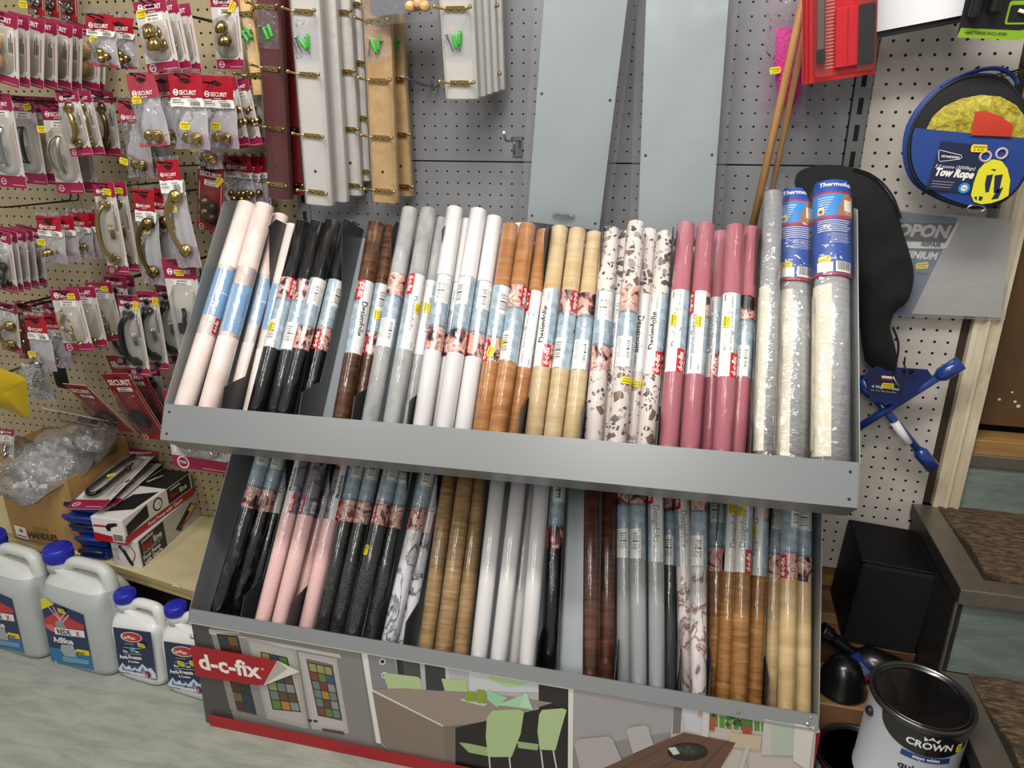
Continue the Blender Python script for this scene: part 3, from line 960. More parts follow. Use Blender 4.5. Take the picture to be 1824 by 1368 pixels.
#  kind, top px, bottom px, layer (1 front, 2 middle, 3 back), label, rotation, flipped, sticker
UP = [
 ('blush', 441, 365, 330, 715, 1, 'B', .2, 0, None), ('blush', 471, 368, 375, 718, 1, 'B', -.35, 1, None), ('blush', 503, 386, 424, 725, 3, 'B', .1, 0, None), ('blush', 520, 404, 446, 727, 3, 'B', 1.6, 0, None),
 ('black', 541, 398, 461, 725, 2, 'A', 2.46, 1, (.72, .060, 1.57)), ('black', 567, 398, 487, 729, 2, 'A', 2.8, 1, None), ('black', 593, 398, 511, 731, 2, 'A', -3.2, 0, None), ('black', 624, 398, 545, 733, 3, 'A', -2.46, 0, (.05, .10, 1.57)),
 ('walnut', 672, 402, 611, 740, 2, 'A', 1.2, 1, None), ('walnut', 698, 406, 640, 742, 3, 'A', -2.73, 0, (.55, .05, 1.57)),
 ('concrete', 731, 374, 661, 744, 1, 'A', 3.2, 1, None), ('concrete', 764, 376, 699, 748, 1, 'A', 1.0, 1, (.45, .005, 1.57)), ('concrete', 786, 392, 726, 748, 2, 'A', -0.73, 0, (.62, .012, 1.57)),
 ('white', 811, 374, 752, 752, 1, 'A', -3.3, 0, None), ('white', 832, 394, 783, 755, 2, 'A', -3.2, 0, None), ('white', 856, 378, 797, 757, 1, 'A', -3.9, 0, None), ('white', 880, 394, 826, 760, 2, 'A', -3.1, 0, None), ('white', 897, 414, 846, 760, 3, 'A', -3.2, 0, None),
 ('cherry', 912, 408, 862, 762, 2, 'A', -2.7, 0, (.12, .045, 1.4)), ('cherry', 941, 408, 890, 765, 2, 'A', 2.6, 1, (.78, .07, 1.3)), ('cherry', 970, 410, 918, 767, 2, 'A', 0.73, 1, None), ('white', 926, 404, 880, 766, 3, 'A', -3.2, 0, None),
 ('maple', 999, 410, 953, 770, 2, 'A', -1.4, 0, (.86, .062, .3)), ('maple', 1029, 413, 986, 772, 2, 'A', 2.46, 1, None), ('maple', 1057, 414, 1018, 775, 2, 'A', 3.2, 1, None),
 ('terrazzo', 1088, 414, 1053, 777, 2, 'A', -3.2, 0, None), ('terrazzo', 1112, 418, 1085, 780, 3, 'A', -3.0, 0, None), ('terrazzo', 1133, 399, 1099, 780, 1, 'A', 3.2, 1, (1.15, .050, .1)), ('terrazzo', 1157, 414, 1126, 785, 3, 'A', 0.73, 1, (1.15, .01, 0)), ('terrazzo', 1186, 417, 1151, 786, 2, 'A', -1.3, 0, None),
 ('rose', 1222, 402, 1190, 790, 1, 'A', -1.1, 0, (.62, .012, 1.57)), ('rose', 1257, 403, 1229, 795, 1, 'A', 0.6, 1, (.38, .012, 1.57)), ('rose', 1284, 418, 1262, 798, 3, 'A', -1.5, 0, None), ('rose', 1310, 406, 1286, 801, 1, 'A', -0.95, 0, (.64, .012, 1.57)), ('rose', 1339, 407, 1322, 804, 2, 'A', 3.2, 1, None),
]
LO = [
 ('inkmarble', 481, 799, 389, 1090, 1, 'A', -3.2, 0, None), ('inkmarble', 500, 802, 415, 1094, 2, 'A', -3.4, 0, None), ('inkmarble', 516, 806, 445, 1099, 3, 'A', -0.7, 0, None),
 ('pinkglit', 542, 807, 468, 1105, 1, 'C', -.6, 0, None), ('pinkglit', 572, 809, 498, 1109, 1, 'C', -1.6, 0, (.8, .055, 0)), ('pinkglit', 596, 812, 528, 1111, 3, 'C', .5, 0, None), ('pinkglit', 617, 815, 552, 1114, 2, 'C', .2, 0, None),
 ('graphite', 637, 815, 568, 1118, 2, 'A', -3.1, 0, None), ('graphite', 667, 822, 600, 1122, 2, 'A', -3.2, 0, None), ('graphite', 700, 825, 630, 1127, 1, 'A', -2.8, 0, (-.35, .035, 1.57)), ('graphite', 722, 831, 661, 1131, 2, 'A', -3.2, 0, None),
 ('carrara', 767, 831, 695, 1140, 2, 'A', -3.1, 0, None), ('carrara', 783, 833, 720, 1143, 3, 'A', -0.7, 0, None),
 ('oak', 803, 835, 759, 1153, 2, '', 0, 0, None), ('oak', 831, 838, 789, 1160, 1, '', 0, 0, None), ('oak', 855, 840, 820, 1164, 2, '', 0, 0, None),
 ('white', 889, 840, 853, 1171, 1, '', 0, 0, None), ('white', 926, 845, 888, 1175, 1, '', 0, 0, None), ('white', 946, 847, 914, 1176, 3, '', 0, 0, None), ('white', 966, 849, 939, 1182, 1, '', 0, 0, None),
 ('gloss', 994, 854, 977, 1187, 2, 'A', -3, 0, None),
 ('mahog', 1054, 858, 1052, 1203, 1, '', 0, 0, None), ('mahog', 1086, 862, 1081, 1207, 2, '', 0, 0, None),
 ('silver', 1112, 867, 1111, 1212, 2, 'A', 3.2, 1, None), ('silver', 1136, 869, 1138, 1217, 1, 'A', 3.1, 1, None), ('silver', 1168, 871, 1170, 1221, 1, 'A', 1.0, 1, None), ('dgrey', 1194, 874, 1195, 1227, 3, 'A', 3.2, 1, None),
 ('rosemarble', 1215, 876, 1220, 1232, 2, 'A', 1.1, 1, None), ('rosemarble', 1245, 880, 1249, 1236, 1, 'A', 3.3, 1, None),
 ('goldoak', 1277, 883, 1270, 1240, 3, 'A', -3.6, 0, None), ('goldoak', 1307, 887, 1288, 1244, 2, 'A', -0.73, 0, (.78, .010, 1.57)), ('goldoak', 1327, 889, 1314, 1247, 1, 'A', -1.1, 0, (.74, .010, 1.57)), ('goldoak', 1357, 892, 1345, 1252, 2, 'A', 0.3, 1, (.45, .02, 1.57)),
 ('ltoak', 1383, 896, 1372, 1260, 3, 'A', -4, 0, None), ('ltoak', 1408, 898, 1399, 1263, 1, 'A', -2.6, 0, None), ('ltoak', 1431, 900, 1429, 1267, 2, 'A', -3.3, 0, None),
]
DL = {1: .0280, 2: .055, 3: .0812}
ZMIN = {1: -.010, 2: -.035, 3: -.045}
def settle(R, X, z1, lo, hi):
    """let the rolls of one tray and its dividers find room beside each other; R: [xb, db, xt, dt, r]"""
    X = list(X)
    side = [[1 if r[0] > x else -1 for x in X] for r in R]
    O = [list(r) for r in R]
    for it in range(400):
        for e in (0, 2):
            for i in range(len(R)):
                for j in range(i+1, len(R)):
                    dx, dd = R[j][e]-R[i][e], R[j][e+1]-R[i][e+1]
                    m = R[i][4]+R[j][4]+.0012
                    q = math.hypot(dx, dd)
                    if q < m:
                        if q < 1e-6: dx, q = 1e-3, 1e-3
                        k = (m-q)/q*.25
                        for r_, s_ in ((R[i], -1), (R[j], 1)):
                            r_[e] += s_*dx*k; r_[e+1] += s_*dd*k
            for i, r in enumerate(R):
                for k, x in enumerate(X):
                    m = r[4]+.0022-side[i][k]*(r[e]-x)
                    if m > 0 and e == 0: r[e] += side[i][k]*m*.3; X[k] -= side[i][k]*m*.25
                r[e] += (O[i][e]-r[e])*.02
                lo_ = lo if e == 0 else lo-.004
                r[e+1] = min(max(r[e+1], lo_+r[4]-.0183), hi-r[4])
                r[e] = min(max(r[e], XL+r[4]+.002), XR-r[4]-.002)
    return X
def put_rolls(tab, Fm, where, bz, upper_, divs, tray_, extra=()):
    cnt = {}
    tot = {}
    n = Fm.to_3x3() @ V((0, 1, 0))
    Fi = Fm.inverted()
    S = []
    for r in tab: tot[r[0]] = tot.get(r[0], 0)+1
    for kind, tx, ty, bx, by, lay_, lab, rot, flip, st in tab:
        rr = RB if kind == 'blush' and lay_ == 1 else .0168 if not upper_ and bx > 1040 else R0
        d = DL[lay_]+rr-R0
        p0 = Fm @ V((0, d, 0))
        b = Fi @ on_p(bx, by, n, p0); t_ = Fi @ on_p(tx, ty, n, p0)
        S.append([b.x, d, t_.x, d, rr, b.z, t_.z])
    S2 = S+[list(q) for q in extra]
    X = settle(S2, divs, 0, DL[1], D-.0022)
    for x in X: divider(tray_, x, bz)
    for (kind, tx, ty, bx, by, lay_, lab, rot, flip, st), (xb, db, xt, dt, rr, bz_, tz_) in zip(tab, S):
        b, t_ = V((xb, db, bz_)), V((xt, dt, tz_))
        dirn = (t_-b).normalized()
        zmin = ZMIN[lay_] if upper_ else max(bz+.006, -.020)
        low = b+dirn*((zmin-b.z)/dirn.z)
        L = round((t_.z-low.z)/dirn.z, 3) if upper_ else .47
        x = V((1, 0, 0)); x = (x-dirn*x.dot(dirn)).normalized()
        M = Fm @ frame(low, x, z=dirn)
        cl = M.inverted() @ CAM
        if lab == 'A': rot = rot+math.atan2(cl.x, -cl.y)
        zl = ((t_.z+b.z)/2-low.z-.092) if upper_ else L*.5+.028
        cnt[kind] = cnt.get(kind, 0)+1
        k, nt_ = cnt[kind], tot[kind]
        lb = '%s film roll%s in the %s' % (KN[kind], (', %s of %s from left,' % (ORD[k-1], NUM[nt_])) if nt_ > 1 else '', where)
        if kind == 'white' and upper_ and k == 6: lb = 'single white film roll standing behind the orange cherry wood-look rolls'
        elif kind == 'white' and upper_: lb = lb.replace('of six', 'of the five together')
        o = roll(kind, lab, L, rot, flip, zl, st, 'Designfolie', 'film_roll', 'k' if kind in ('walnut', 'maple', 'terrazzo') else 'd', rr)
        o.matrix_world = M
        tag(o, lb, 'film roll', '%s film rolls in the %s' % (KN[kind], where))
    return S2[len(S):]
FOIL = [(1378, 335, 1362, 812, .032, .0185), (1428, 332, 1410, 815, .045, .0265), (1499, 330, 1482, 822, .045, .0265)]
EXF = []
for tx, ty, bx, by, d, r in FOIL:
    n_ = FU.to_3x3() @ V((0, 1, 0)); p_ = FU @ V((0, d, 0))
    b_ = FU.inverted() @ on_p(bx, by, n_, p_); t_ = FU.inverted() @ on_p(tx, ty, n_, p_)
    EXF.append((b_.x, d, t_.x, d, r*1.28))
EXF = put_rolls(UP, FU, 'upper tray', bU.z, True, DIVU, upper, EXF)
put_rolls(LO, FL, 'lower tray', bL.z, False, DIVL, lower)
# ---------------------------------------------------------------- packs of ironmongery on the left-hand board
m_mag = plain('card_magenta', '8e1440', .45)
m_red = plain('header_red', 'a01024', .35)
m_fred = plain('header_faded_red', 'a23a48', .35)
m_oldred = plain('old_card_red', '8a1a1c', .45)
m_cardw = plain('card_pale_grey', 'c3bfba', .55)
m_edge = plain('card_edge', 'd9d3cb', .6)
m_wht = plain('card_white', 'e4e1dc', .5)
m_wink = plain('white_ink', 'efe9e6', .5)
m_bink = plain('black_ink', '2a2828', .6)
m_brass = plain('polished_brass', 'ad9560', .24, 1)
m_abrass = plain('antique_brass', '7a6642', .28, 1)
m_chrome = plain('chrome', 'b9bcc0', .12, 1)
m_satin = plain('satin_nickel', 'a39a88', .3, 1)
m_blk = plain('black_iron', '121214', .3, .2)
m_wire = plain('hook_wire', '2f2b28', .35, .85)
m_knobw = streaky('knob_wood', [(.3, 'a9794c'), (.5, 'c69a68'), (.7, 'dab582')], 40, (1, 5, 1), .45)
m_blister = film('blister_clear', 'f8f7f5', .02, .06, .12, 40, .28)
m_bag = film('bag_clear', 'f4f3f6', .06, .08, .5, 55, .42)
m_bagback = plain('bag_back_film', 'b4b2b4', .35)
m_bagpurple = plain('bag_back_lilac', 'a58e9d', .35)
m_hang = plain('hang_hole', '1b0d0f', .8)

def logo(mb, w, y, z, col=None, serif=False, size=None, ink=None):
    """round swirl and the maker's word across a header of width w"""
    ink = ink or m_wink
    if serif:
        mb.text('SECURIT', size or w*.15, -w*.42, y, ink, z=z, maxw=w*.84, bold=.03)
        return
    r = w*.085
    cx = -w*.30
    mb.prism(circle(r, 16, cx, y+r*.8), z-.0002, z, ink, back=False)
    # the S of the swirl in the card's own colour
    P = [(cx+r*.75*math.cos(a)*(1 if a < 0 else 1), y+r*.8+r*.95*math.sin(a)) for a in ()]
    for sg in (1, -1):
        pts = []
        for i in range(9):
            a = PI*i/8
            pts.append((cx+sg*(r*.42*math.cos(a)-.0*r), y+r*.8+sg*(r*.30+r*.42*math.sin(a)*.9)))
        pts += [(cx-sg*r*.15, y+r*.8+sg*r*.28), (cx+sg*r*.15, y+r*.8+sg*r*.22)]
        mb.poly([(a, b, z+.0002) for a, b in pts], col or m_mag)
    mb.text('SECURIT', r*1.28, cx+r*1.25, y+r*.15, ink, z=z, maxw=w*.52, bold=.02)
    mb.poly([(cx+r*2.4, y-r*.55, z), (cx+r*5, y-r*.55, z), (cx+r*5, y-r*.38, z), (cx+r*2.4, y-r*.38, z)], ink)
def barcode(mb, x, y, w_, h_, z, ink=None, seed=1):
    r_ = random.Random(seed); q = x
    while q < x+w_:
        b = r_.uniform(.0004, .0011)
        mb.poly([(q, y, z), (min(q+b, x+w_), y, z), (min(q+b, x+w_), y+h_, z), (q, y+h_, z)], ink or m_bink)
        q += b+r_.uniform(.0004, .0010)
def textbar(mb, x, y, w_, h_, z, ink=None, n=6, seed=2):
    r_ = random.Random(seed); q = x
    while q < x+w_-1e-4:
        b = min(r_.uniform(.06, .2)*w_, x+w_-q)
        mb.poly([(q, y, z), (q+b*.82, y, z), (q+b*.82, y+h_, z), (q, y+h_, z)], ink or m_bink)
        q += b
def sticker(parent, x, y, z, rot=0, w=.023, h=.0145):
    mb = MB()
    c, s = math.cos(rot), math.sin(rot)
    price(mb, lambda a, b, l: (x+a*c-b*s, y+a*s+b*c, z+l), w, h)
    return mb.build('price_sticker', parent)
# ---- products
def p_knob(mb, M, r=.014, mat=None, cup=False):
    o = mb.M; mb.M = o @ M
    m = mat or m_brass
    if cup: mb.lathe([(0, .012), (r*.25, .011), (r*.55, .006), (r*.9, .001), (r, -.001), (r*.96, -.003), (0, -.003)], m, 18)
    else: mb.lathe([(r*.62, 0), (r*.66, .002), (r*.34, .005), (r*.36, .010), (r*.8, .014), (r, .019), (r*.93, .023), (r*.4, .0255), (0, .026)], m, 18)
    mb.M = o
def prod_knobs(w, h):
    mb = MB()
    for x, y, a in ((-.13*w, .12*h, .9), (.12*w, .08*h, -.7), (-.02*w, -.14*h, .9), (.16*w, -.16*h, -.5)):
        p_knob(mb, T(x, y, .010) @ RY(a) @ RX(-.3), min(w*.17, .014))
    return [(mb, 'knob')]
def prod_wood(w, h):
    out = []
    for y in (.17*h, -.22*h):
        mb = MB(); mb.M = T(-.05*w, y, .002) @ RY(.12)
        r = w*.26
        mb.lathe([(r*.55, 0), (r*.5, .003), (r*.62, .006), (r*.95, .011), (r, .016), (r*.85, .021), (r*.45, .0245), (0, .025)], m_knobw, 22)
        out.append((mb, 'wooden_knob'))
    return out
def prod_pull(w, h, mat, bow=.30, rose=True, thick=.0045, side=-1):
    mb = MB()
    L = h*.40
    path = [(side*w*.02, L, .006), (side*w*.02, L*.86, .014), (side*w*bow*.8, L*.55, .02), (side*w*bow, 0, .022), (side*w*bow*.8, -L*.55, .02), (side*w*.02, -L*.86, .014), (side*w*.02, -L, .006)]
    P = spline(path, 5)
    mb.tube(P, [thick*(1+.25*math.sin(PI*i/(len(P)-1))) for i in range(len(P))], mat, 10)
    for sg in (1, -1):
        if rose:
            for dx, dy, r in ((0, .02*sg, .007), (-.008, 0, .008), (.008, 0, .008), (0, -.006*sg, .008)):
                o = mb.M; mb.M = T(side*w*.02+dx, sg*L*.98+dy, .002); mb.lathe([(r, 0), (r, .002), (r*.7, .0035), (0, .004)], mat, 14); mb.M = o
        else:
            o = mb.M; mb.M = T(side*w*.02, sg*L, .001); mb.lathe([(.011, 0), (.011, .003), (.006, .007), (0, .008)], mat, 16); mb.M = o
    # bag of screws beside the bow
    for k in range(3):
        mb.tube([(w*.06+k*.004, -.016, .004), (w*.04+k*.005, .016, .006)], .0017, m_brass if mat in (m_brass, m_abrass) else m_chrome, 6)
    return [(mb, 'pull_handle')]
def prod_bow(w, h, mat):
    mb = MB()
    for bow, wd, z in ((-.30, .010, .016), (.02, .010, .012)):
        rows = []
        for i in range(15):
            t_ = i/14
            a = PI*t_
            x = -w*.02+w*bow*math.sin(a); y = h*.30*math.cos(a)
            rows.append([(x-wd*.4, y, z*math.sin(a)+.002), (x, y, z*math.sin(a)+.006), (x+wd*.4, y, z*math.sin(a)+.002)])
        mb.grid(rows, mat)
        mb.grid([[(p[0], p[1], p[2]-.003) for p in r] for r in rows], mat, flip=True)
    for k in range(4):
        mb.tube([(w*.02, h*(-.02-.03*k), .006), (w*.12, h*(-.035-.03*k), .008)], .0016, m_chrome, 6)
    return [(mb, 'bow_handle')]
def spline(pts, n):
    P = [V(p) for p in pts]; out = []
    for i in range(len(P)-1):
        a, b, c, d = P[max(i-1, 0)], P[i], P[i+1], P[min(i+2, len(P)-1)]
        for k in range(n):
            t_ = k/n
            out.append(.5*((2*b)+(c-a)*t_+(2*a-5*b+4*c-d)*t_*t_+(3*b-a-3*c+d)*t_**3))
    return out+[P[-1]]
def prod_hook(w, h, mat):
    mb = MB()
    mb.tube(spline([(-.12*w, .22*h, .006), (-.24*w, .10*h, .008), (-.20*w, -.08*h, .012), (.02*w, -.15*h, .014), (.08*w, -.24*h, .014), (.14*w, -.38*h, .014), (.30*w, -.41*h, .016)], 5), .0042, mat, 10)
    mb.M = T(.31*w, -.41*h, .016); mb.lathe([(0, -.006), (.005, -.003), (.006, 0), (.005, .003), (0, .006)], mat, 12); mb.M = Matrix()
    mb.tube([(-.2*w, .34*h, .006), (-.11*w, .2*h, .007)], .002, m_brass, 6)
    mb.tube([(-.02*w, .13*h, .006), (.10*w, -.14*h, .01)], .002, m_brass, 6)
    return [(mb, 'cloak_hook')]
def prod_jhook(w, h, mat):
    out = []
    for x, y in ((-.18*w, .1*h), (.12*w, -.02*h)):
        mb = MB(); o = mb.M
        mb.M = T(x, y, .003); mb.lathe([(.012, 0), (.012, .003), (.009, .007), (.004, .010), (0, .0105)], mat, 16); mb.M = o
        mb.tube(spline([(x, y-.008, .004), (x, y-.03, .008), (x+.002, y-.042, .016), (x+.010, y-.046, .018), (x+.016, y-.038, .016)], 5), .0035, mat, 8)
        out.append((mb, 'coat_hook'))
    return out
def prod_screws(w, h, mat):
    mb = MB()
    rg_ = random.Random(int(w*1e5))
    for k in range(3):
        x = rg_.uniform(-.1, .22)*w; y = -h*.30+rg_.uniform(-.05, .05)*h
        p_knob(mb, T(x, y, .006) @ RY(rg_.uniform(-1.2, 1.2)) @ RX(rg_.uniform(-1, .3)), .0085, mat)
    mb.tube([(-.2*w, -.12*h, .004), (.05*w, -.24*h, .005)], .0016, m_satin, 6)
    return [(mb, 'fitting')]
def prod_bagknobs(w, h, mat=None):
    mb = MB()
    for x, y, a in ((-.06*w, -.30*h, .2), (.24*w, -.32*h, .9)):
        p_knob(mb, T(x, y, .006) @ RY(a) @ RX(-.4), .0135, mat, cup=True)
    return [(mb, 'knob')]
def prod_bagpull(w, h, mat):
    mb = MB()
    mb.tube(spline([(.18*w, .18*h, .010), (-.05*w, .16*h, .012), (-.24*w, .02*h, .018), (-.16*w, -.22*h, .018), (.1*w, -.40*h, .012)], 6), .0052, mat, 10)
    for x, y in ((.16*w, .18*h), (.12*w, -.38*h)):
        mb.M = T(x, y, .006) @ RY(.4); mb.lathe([(.015, 0), (.015, .002), (.010, .006), (0, .008)], mat, 18); mb.M = Matrix()
    for k in range(3): mb.tube([(.2*w+k*.004, -.36*h, .008), (.02*w+k*.006, -.43*h, .008)], .0016, m_brass, 6)
    return [(mb, 'pull_handle')]
def prod_cups(w, h):
    out = []
    for x, y, m in ((-.12*w, .03*h, m_abrass), (.14*w, -.05*h, m_cup), (-.12*w, -.20*h, m_abrass), (.14*w, -.29*h, m_cup)):
        mb = MB(); mb.M = T(x, y, .004) @ RY(.3); r = w*.21
        mb.lathe([(r, 0), (r*.98, .004), (r*.7, .010), (r*.25, .013), (0, .0135)], m, 20)
        out.append((mb, 'castor_cup'))
    return out
m_cup = plain('brown_castor_cup', '3a1c16', .3)
def prod_plate(w, h):
    mb = MB()
    mb.prism(rrect(-.28*w, .10*w, -.16*h, -.02*h, .004), .002, .006, m_blk)
    mb.tube(spline([(-.02*w, .16*h, .006), (.06*w, .10*h, .014), (.04*w, .04*h, .016), (-.02*w, -.06*h, .010), (.02*w, -.2*h, .014), (.12*w, -.30*h, .012)], 5), .005, m_blk, 8)
    return [(mb, 'coat_hook')]
def prod_bracket(w, h):
    mb = MB()
    mb.prism([(-.3*w, -.05*h), (-.1*w, .06*h), (.12*w, .02*h), (.3*w, -.16*h), (.2*w, -.3*h), (-.1*w, -.22*h)], .002, .014, m_blk)
    return [(mb, 'bracket')]
def prod_robe(w, h):
    mb = MB()
    for x in (-.22*w, .14*w):
        mb.tube(spline([(x, .2*h, .006), (x+.02*w, -.05*h, .012), (x+.14*w, -.26*h, .02), (x+.24*w, -.22*h, .022), (x+.25*w, -.1*h, .018)], 6), [.004]*31, m_chrome, 8)
    return [(mb, 'robe_hook')]

# ---- packs: origin at the hanging hole, x right, y up, z to the front
def blister(root, w, h, prod, st=None, ref=True, vlabel=False, head=.17, foot=.13, old=False, word=True):
    mb = MB()
    t_, b_ = .012, .012-h
    hy, fy = t_-h*head, b_+h*foot
    z = .0009
    hc = m_oldred if old else m_mag
    mb.prism([(-w/2, b_), (w/2, b_), (w/2, t_), (-w/2, t_)], 0, z, hc if old else m_cardw, m_edge)
    e = .0003
    if not old:
        mb.poly([(-w/2, hy, z+e), (w/2-.012, hy, z+e), (w/2-.008, hy-.004, z+e), (w/2-.004, hy, z+e), (w/2, hy, z+e), (w/2, t_, z+e), (-w/2, t_, z+e)], hc)
        mb.poly([(-w/2, b_, z+e), (w/2, b_, z+e), (w/2, fy, z+e), (w/2-.006, fy, z+e), (w/2-.010, fy+.005, z+e), (w/2-.014, fy, z+e), (-w/2, fy, z+e)], hc)
        mb.poly([(w*.40, fy+h*.10, z+e), (w*.42, fy+h*.10, z+e), (w*.42, hy-h*.12, z+e), (w*.40, hy-h*.12, z+e)], m_mag)
        mb.poly([(-w*.0, b_+h*.03, z+2*e), (w*.45, b_+h*.03, z+2*e), (w*.45, b_+h*.034, z+2*e), (0, b_+h*.034, z+2*e)], m_wink)
    else:
        for x in (-w*.42, w*.40): mb.poly([(x, b_+h*.1, z+e), (x+.0012, b_+h*.1, z+e), (x+.0012, t_-h*.25, z+e), (x, t_-h*.25, z+e)], m_edge)
    mb.poly([(-.011, -.002, z+2*e), (.011, -.002, z+2*e), (.011, .002, z+2*e), (-.011, .002, z+2*e)], m_hang)
    if word:
        if old: logo(mb, w, hy+h*.005, z+2*e, serif=True)
        else: logo(mb, w, hy+h*head*.22, z+2*e, hc)
    # ring at the foot
    r = w*.10
    cx, cy = -w*.32, b_+h*foot*.48
    ri = circle(r, 20, cx, cy); rj = circle(r*.82, 20, cx, cy)
    for i in range(20):
        j = (i+1) % 20
        mb.poly([(*ri[i], z+2*e), (*ri[j], z+2*e), (*rj[j], z+2*e), (*rj[i], z+2*e)], m_wink)
    mb.text('PAIR', r*.5, cx, cy-r*.22, m_wink, z=z+2*e, align='c', maxw=r*1.2, bold=0)
    if ref:
        ly = hy-.016 if not old else hy-.020
        mb.poly([(x, y, z+e) for x, y in rrect(-w*.24, w*.30, ly, ly+.013, .002)], m_wht)
        textbar(mb, -w*.14, ly+.009, w*.32, .0022, z+2*e)
        mb.text('REF: S2612', .0040, -w*.16, ly+.0022, m_bink, z=z+2*e, maxw=w*.40, bold=.02)
    if vlabel:
        vy0, vy1 = hy-h*.40, hy-h*.05
        mb.poly([(x, y, z+e) for x, y in rrect(w*.20, w*.36, vy0, vy1, .002)], m_wht)
        for k, (q, l_) in enumerate(((.23, .7), (.28, .9), (.32, .55))):
            mb.poly([(w*q, vy0+.006, z+2*e), (w*(q+.025), vy0+.006, z+2*e), (w*(q+.025), vy0+(vy1-vy0)*l_, z+2*e), (w*q, vy0+(vy1-vy0)*l_, z+2*e)], m_bink)
    mb.poly([(-w*.44, fy+.01, z+e), (-w*.42, fy+.01, z+e), (-w*.42, hy-.03, z+e), (-w*.44, hy-.03, z+e)], m_wink)
    mb.build('backing_card', root)
    cyy = (hy+fy)/2-(.006 if ref else 0)
    hh = (hy-fy)
    for pm_, nm in prod(w, hh*1.0):
        pm_.build(nm, root, T(0, cyy, z+.002))
    mb = MB()
    bx, by0, by1 = w*.34, fy+.006, hy-(.020 if ref else .006)
    O = rrect(-bx, bx, by0, by1, w*.2, 5)
    rows = []
    cx, cy = 0, (by0+by1)/2
    for s_, zz in ((1.08, 0), (1.0, .001), (.97, .010), (.90, .019), (.70, .0235), (.3, .0245), (.02, .0245)):
        rows.append([(cx+(x-cx)*s_, cy+(y-cy)*s_, z+e+zz) for x, y in O])
    mb.grid(rows, m_blister, cu=True)
    mb.build('blister_shell', root)
    if st: sticker(root, st[0]*w, t_-st[1]*h, z+.0012 if st[1] < head+.05 else z+.027, st[2] if len(st) > 2 else 0)
def bag(root, w, h, prod, st=None, header=None, head=.30, strip=True, foot=False, depth=.016, seed=0):
    header = header or m_red
    t_, b_ = .014, .014-h
    hy = t_-h*head
    n = 12
    rg_ = random.Random(seed)
    def sheet(y0, y1, z0, z1, mat, wav=0, ny=6, k=1, bulge=0):
        rows = []
        for j in range(ny+1):
            y = y0+(y1-y0)*j/ny
            sway = wav*math.sin(j*1.3+seed)
            rows.append([((i/n-.5)*w*(1+.03*math.sin(j*2.1+seed))+sway, y+wav*.6*math.sin(i*.9+seed), z0+(z1-z0)*j/ny+wav*math.sin(i*1.4+j*.8+seed)+bulge*math.sin(PI*i/n)*math.sin(PI*min(1, (j+.3)/ny))) for i in range(n+1)])
        return rows
    mb = MB()
    mb.grid(sheet(t_, hy, .001, .002, header, .0012, 4), header)
    mb.grid(sheet(t_+.008, t_, .001, .001, m_bag, .0012, 1), m_bag)
    mb.poly([(-w*.17, .001, .0036), (-w*.02, .006, .004), (w*.19, -.001, .0036), (w*.02, -.0055, .004)], m_hang)
    logo(mb, w, hy+h*.035, .0042, header)
    mb.build('header', root)
    mb = MB()
    mb.grid(sheet(hy, b_, -.002, -.003, m_bagback, .0014, 6), m_bagback)
    yb = b_+h*.20
    if foot:
        mb.grid(sheet(b_+h*.06, b_, .004, .006, header, .002, 2), header)
    else:
        mb.grid(sheet(yb, b_, .000, -.001, m_bagpurple, .0014, 3), m_bagpurple)
    mb.build('back_film', root)
    if strip:
        mb = MB()
        sy = hy-h*.115
        mb.grid(sheet(hy, sy, .002, .004, m_wht, .0010, 2), m_wht)
        z = .0062
        textbar(mb, -w*.42, hy-h*.035, w*.28, .0020, z, seed=seed); textbar(mb, -w*.42, hy-h*.065, w*.36, .0016, z, seed=seed+1)
        textbar(mb, w*.05, hy-h*.03, w*.3, .0016, z, seed=seed+2)
        barcode(mb, w*.12, sy+h*.02, w*.30, h*.055, z, seed=seed)
        mb.build('printed_strip', root)
    else: sy = hy
    for pm_, nm in prod(w, h*.9):
        pm_.build(nm, root, T(0, (hy+b_)/2+h*.10, .002))
    mb = MB()
    mb.grid(sheet(sy, b_, .003, .004, m_bag, .0022, 10, bulge=depth), m_bag)
    mb.build('front_film', root)
    if st: sticker(root, st[0]*w, t_-st[1]*h, .008+(depth if st[1] > .5 else 0), st[2] if len(st) > 2 else 0)

def hang_M(tc, bc, y0, y1, yaw=0):
    a, b = on_y(tc[0], tc[1], y0), on_y(bc[0], bc[1], y1)
    up = (a-b).normalized()
    x = V((math.cos(yaw), math.sin(yaw), 0)); x = (x-up*x.dot(up)).normalized()
    return a, (a-b).length, frame(a, x, y=up)
def wire_hook(x, z, yf, name_label, yb=.075, spread=.0125, rise=.012, loop=True):
    """double-wire display hook from the board to yf"""
    L = yb-yf
    root = thing('wire_hook', name_label, 'display hook', T(x, yb, z), 'wire display hooks on the boards')
    mb = MB()
    r = .0016
    a = spread
    pts = [(-a, -.002, .02), (-a, -.005, .004), (-a, -.02, .0), (-a*.5, -L*.35, .001), (-a*.45, -L*.82, .004)]
    tip = [(-a*.9, -L*.90, .010), (-a*.8, -L*.985, .014), (0, -L, .015), (a*.8, -L*.985, .014), (a*.9, -L*.90, .010)]
    path = pts+tip+[(-p[0], p[1], p[2]) for p in pts[::-1]]
    mb.tube(spline(path, 3), r, m_wire, 7)
    mb.build('wire', root)
    return root
PACKN = [0]
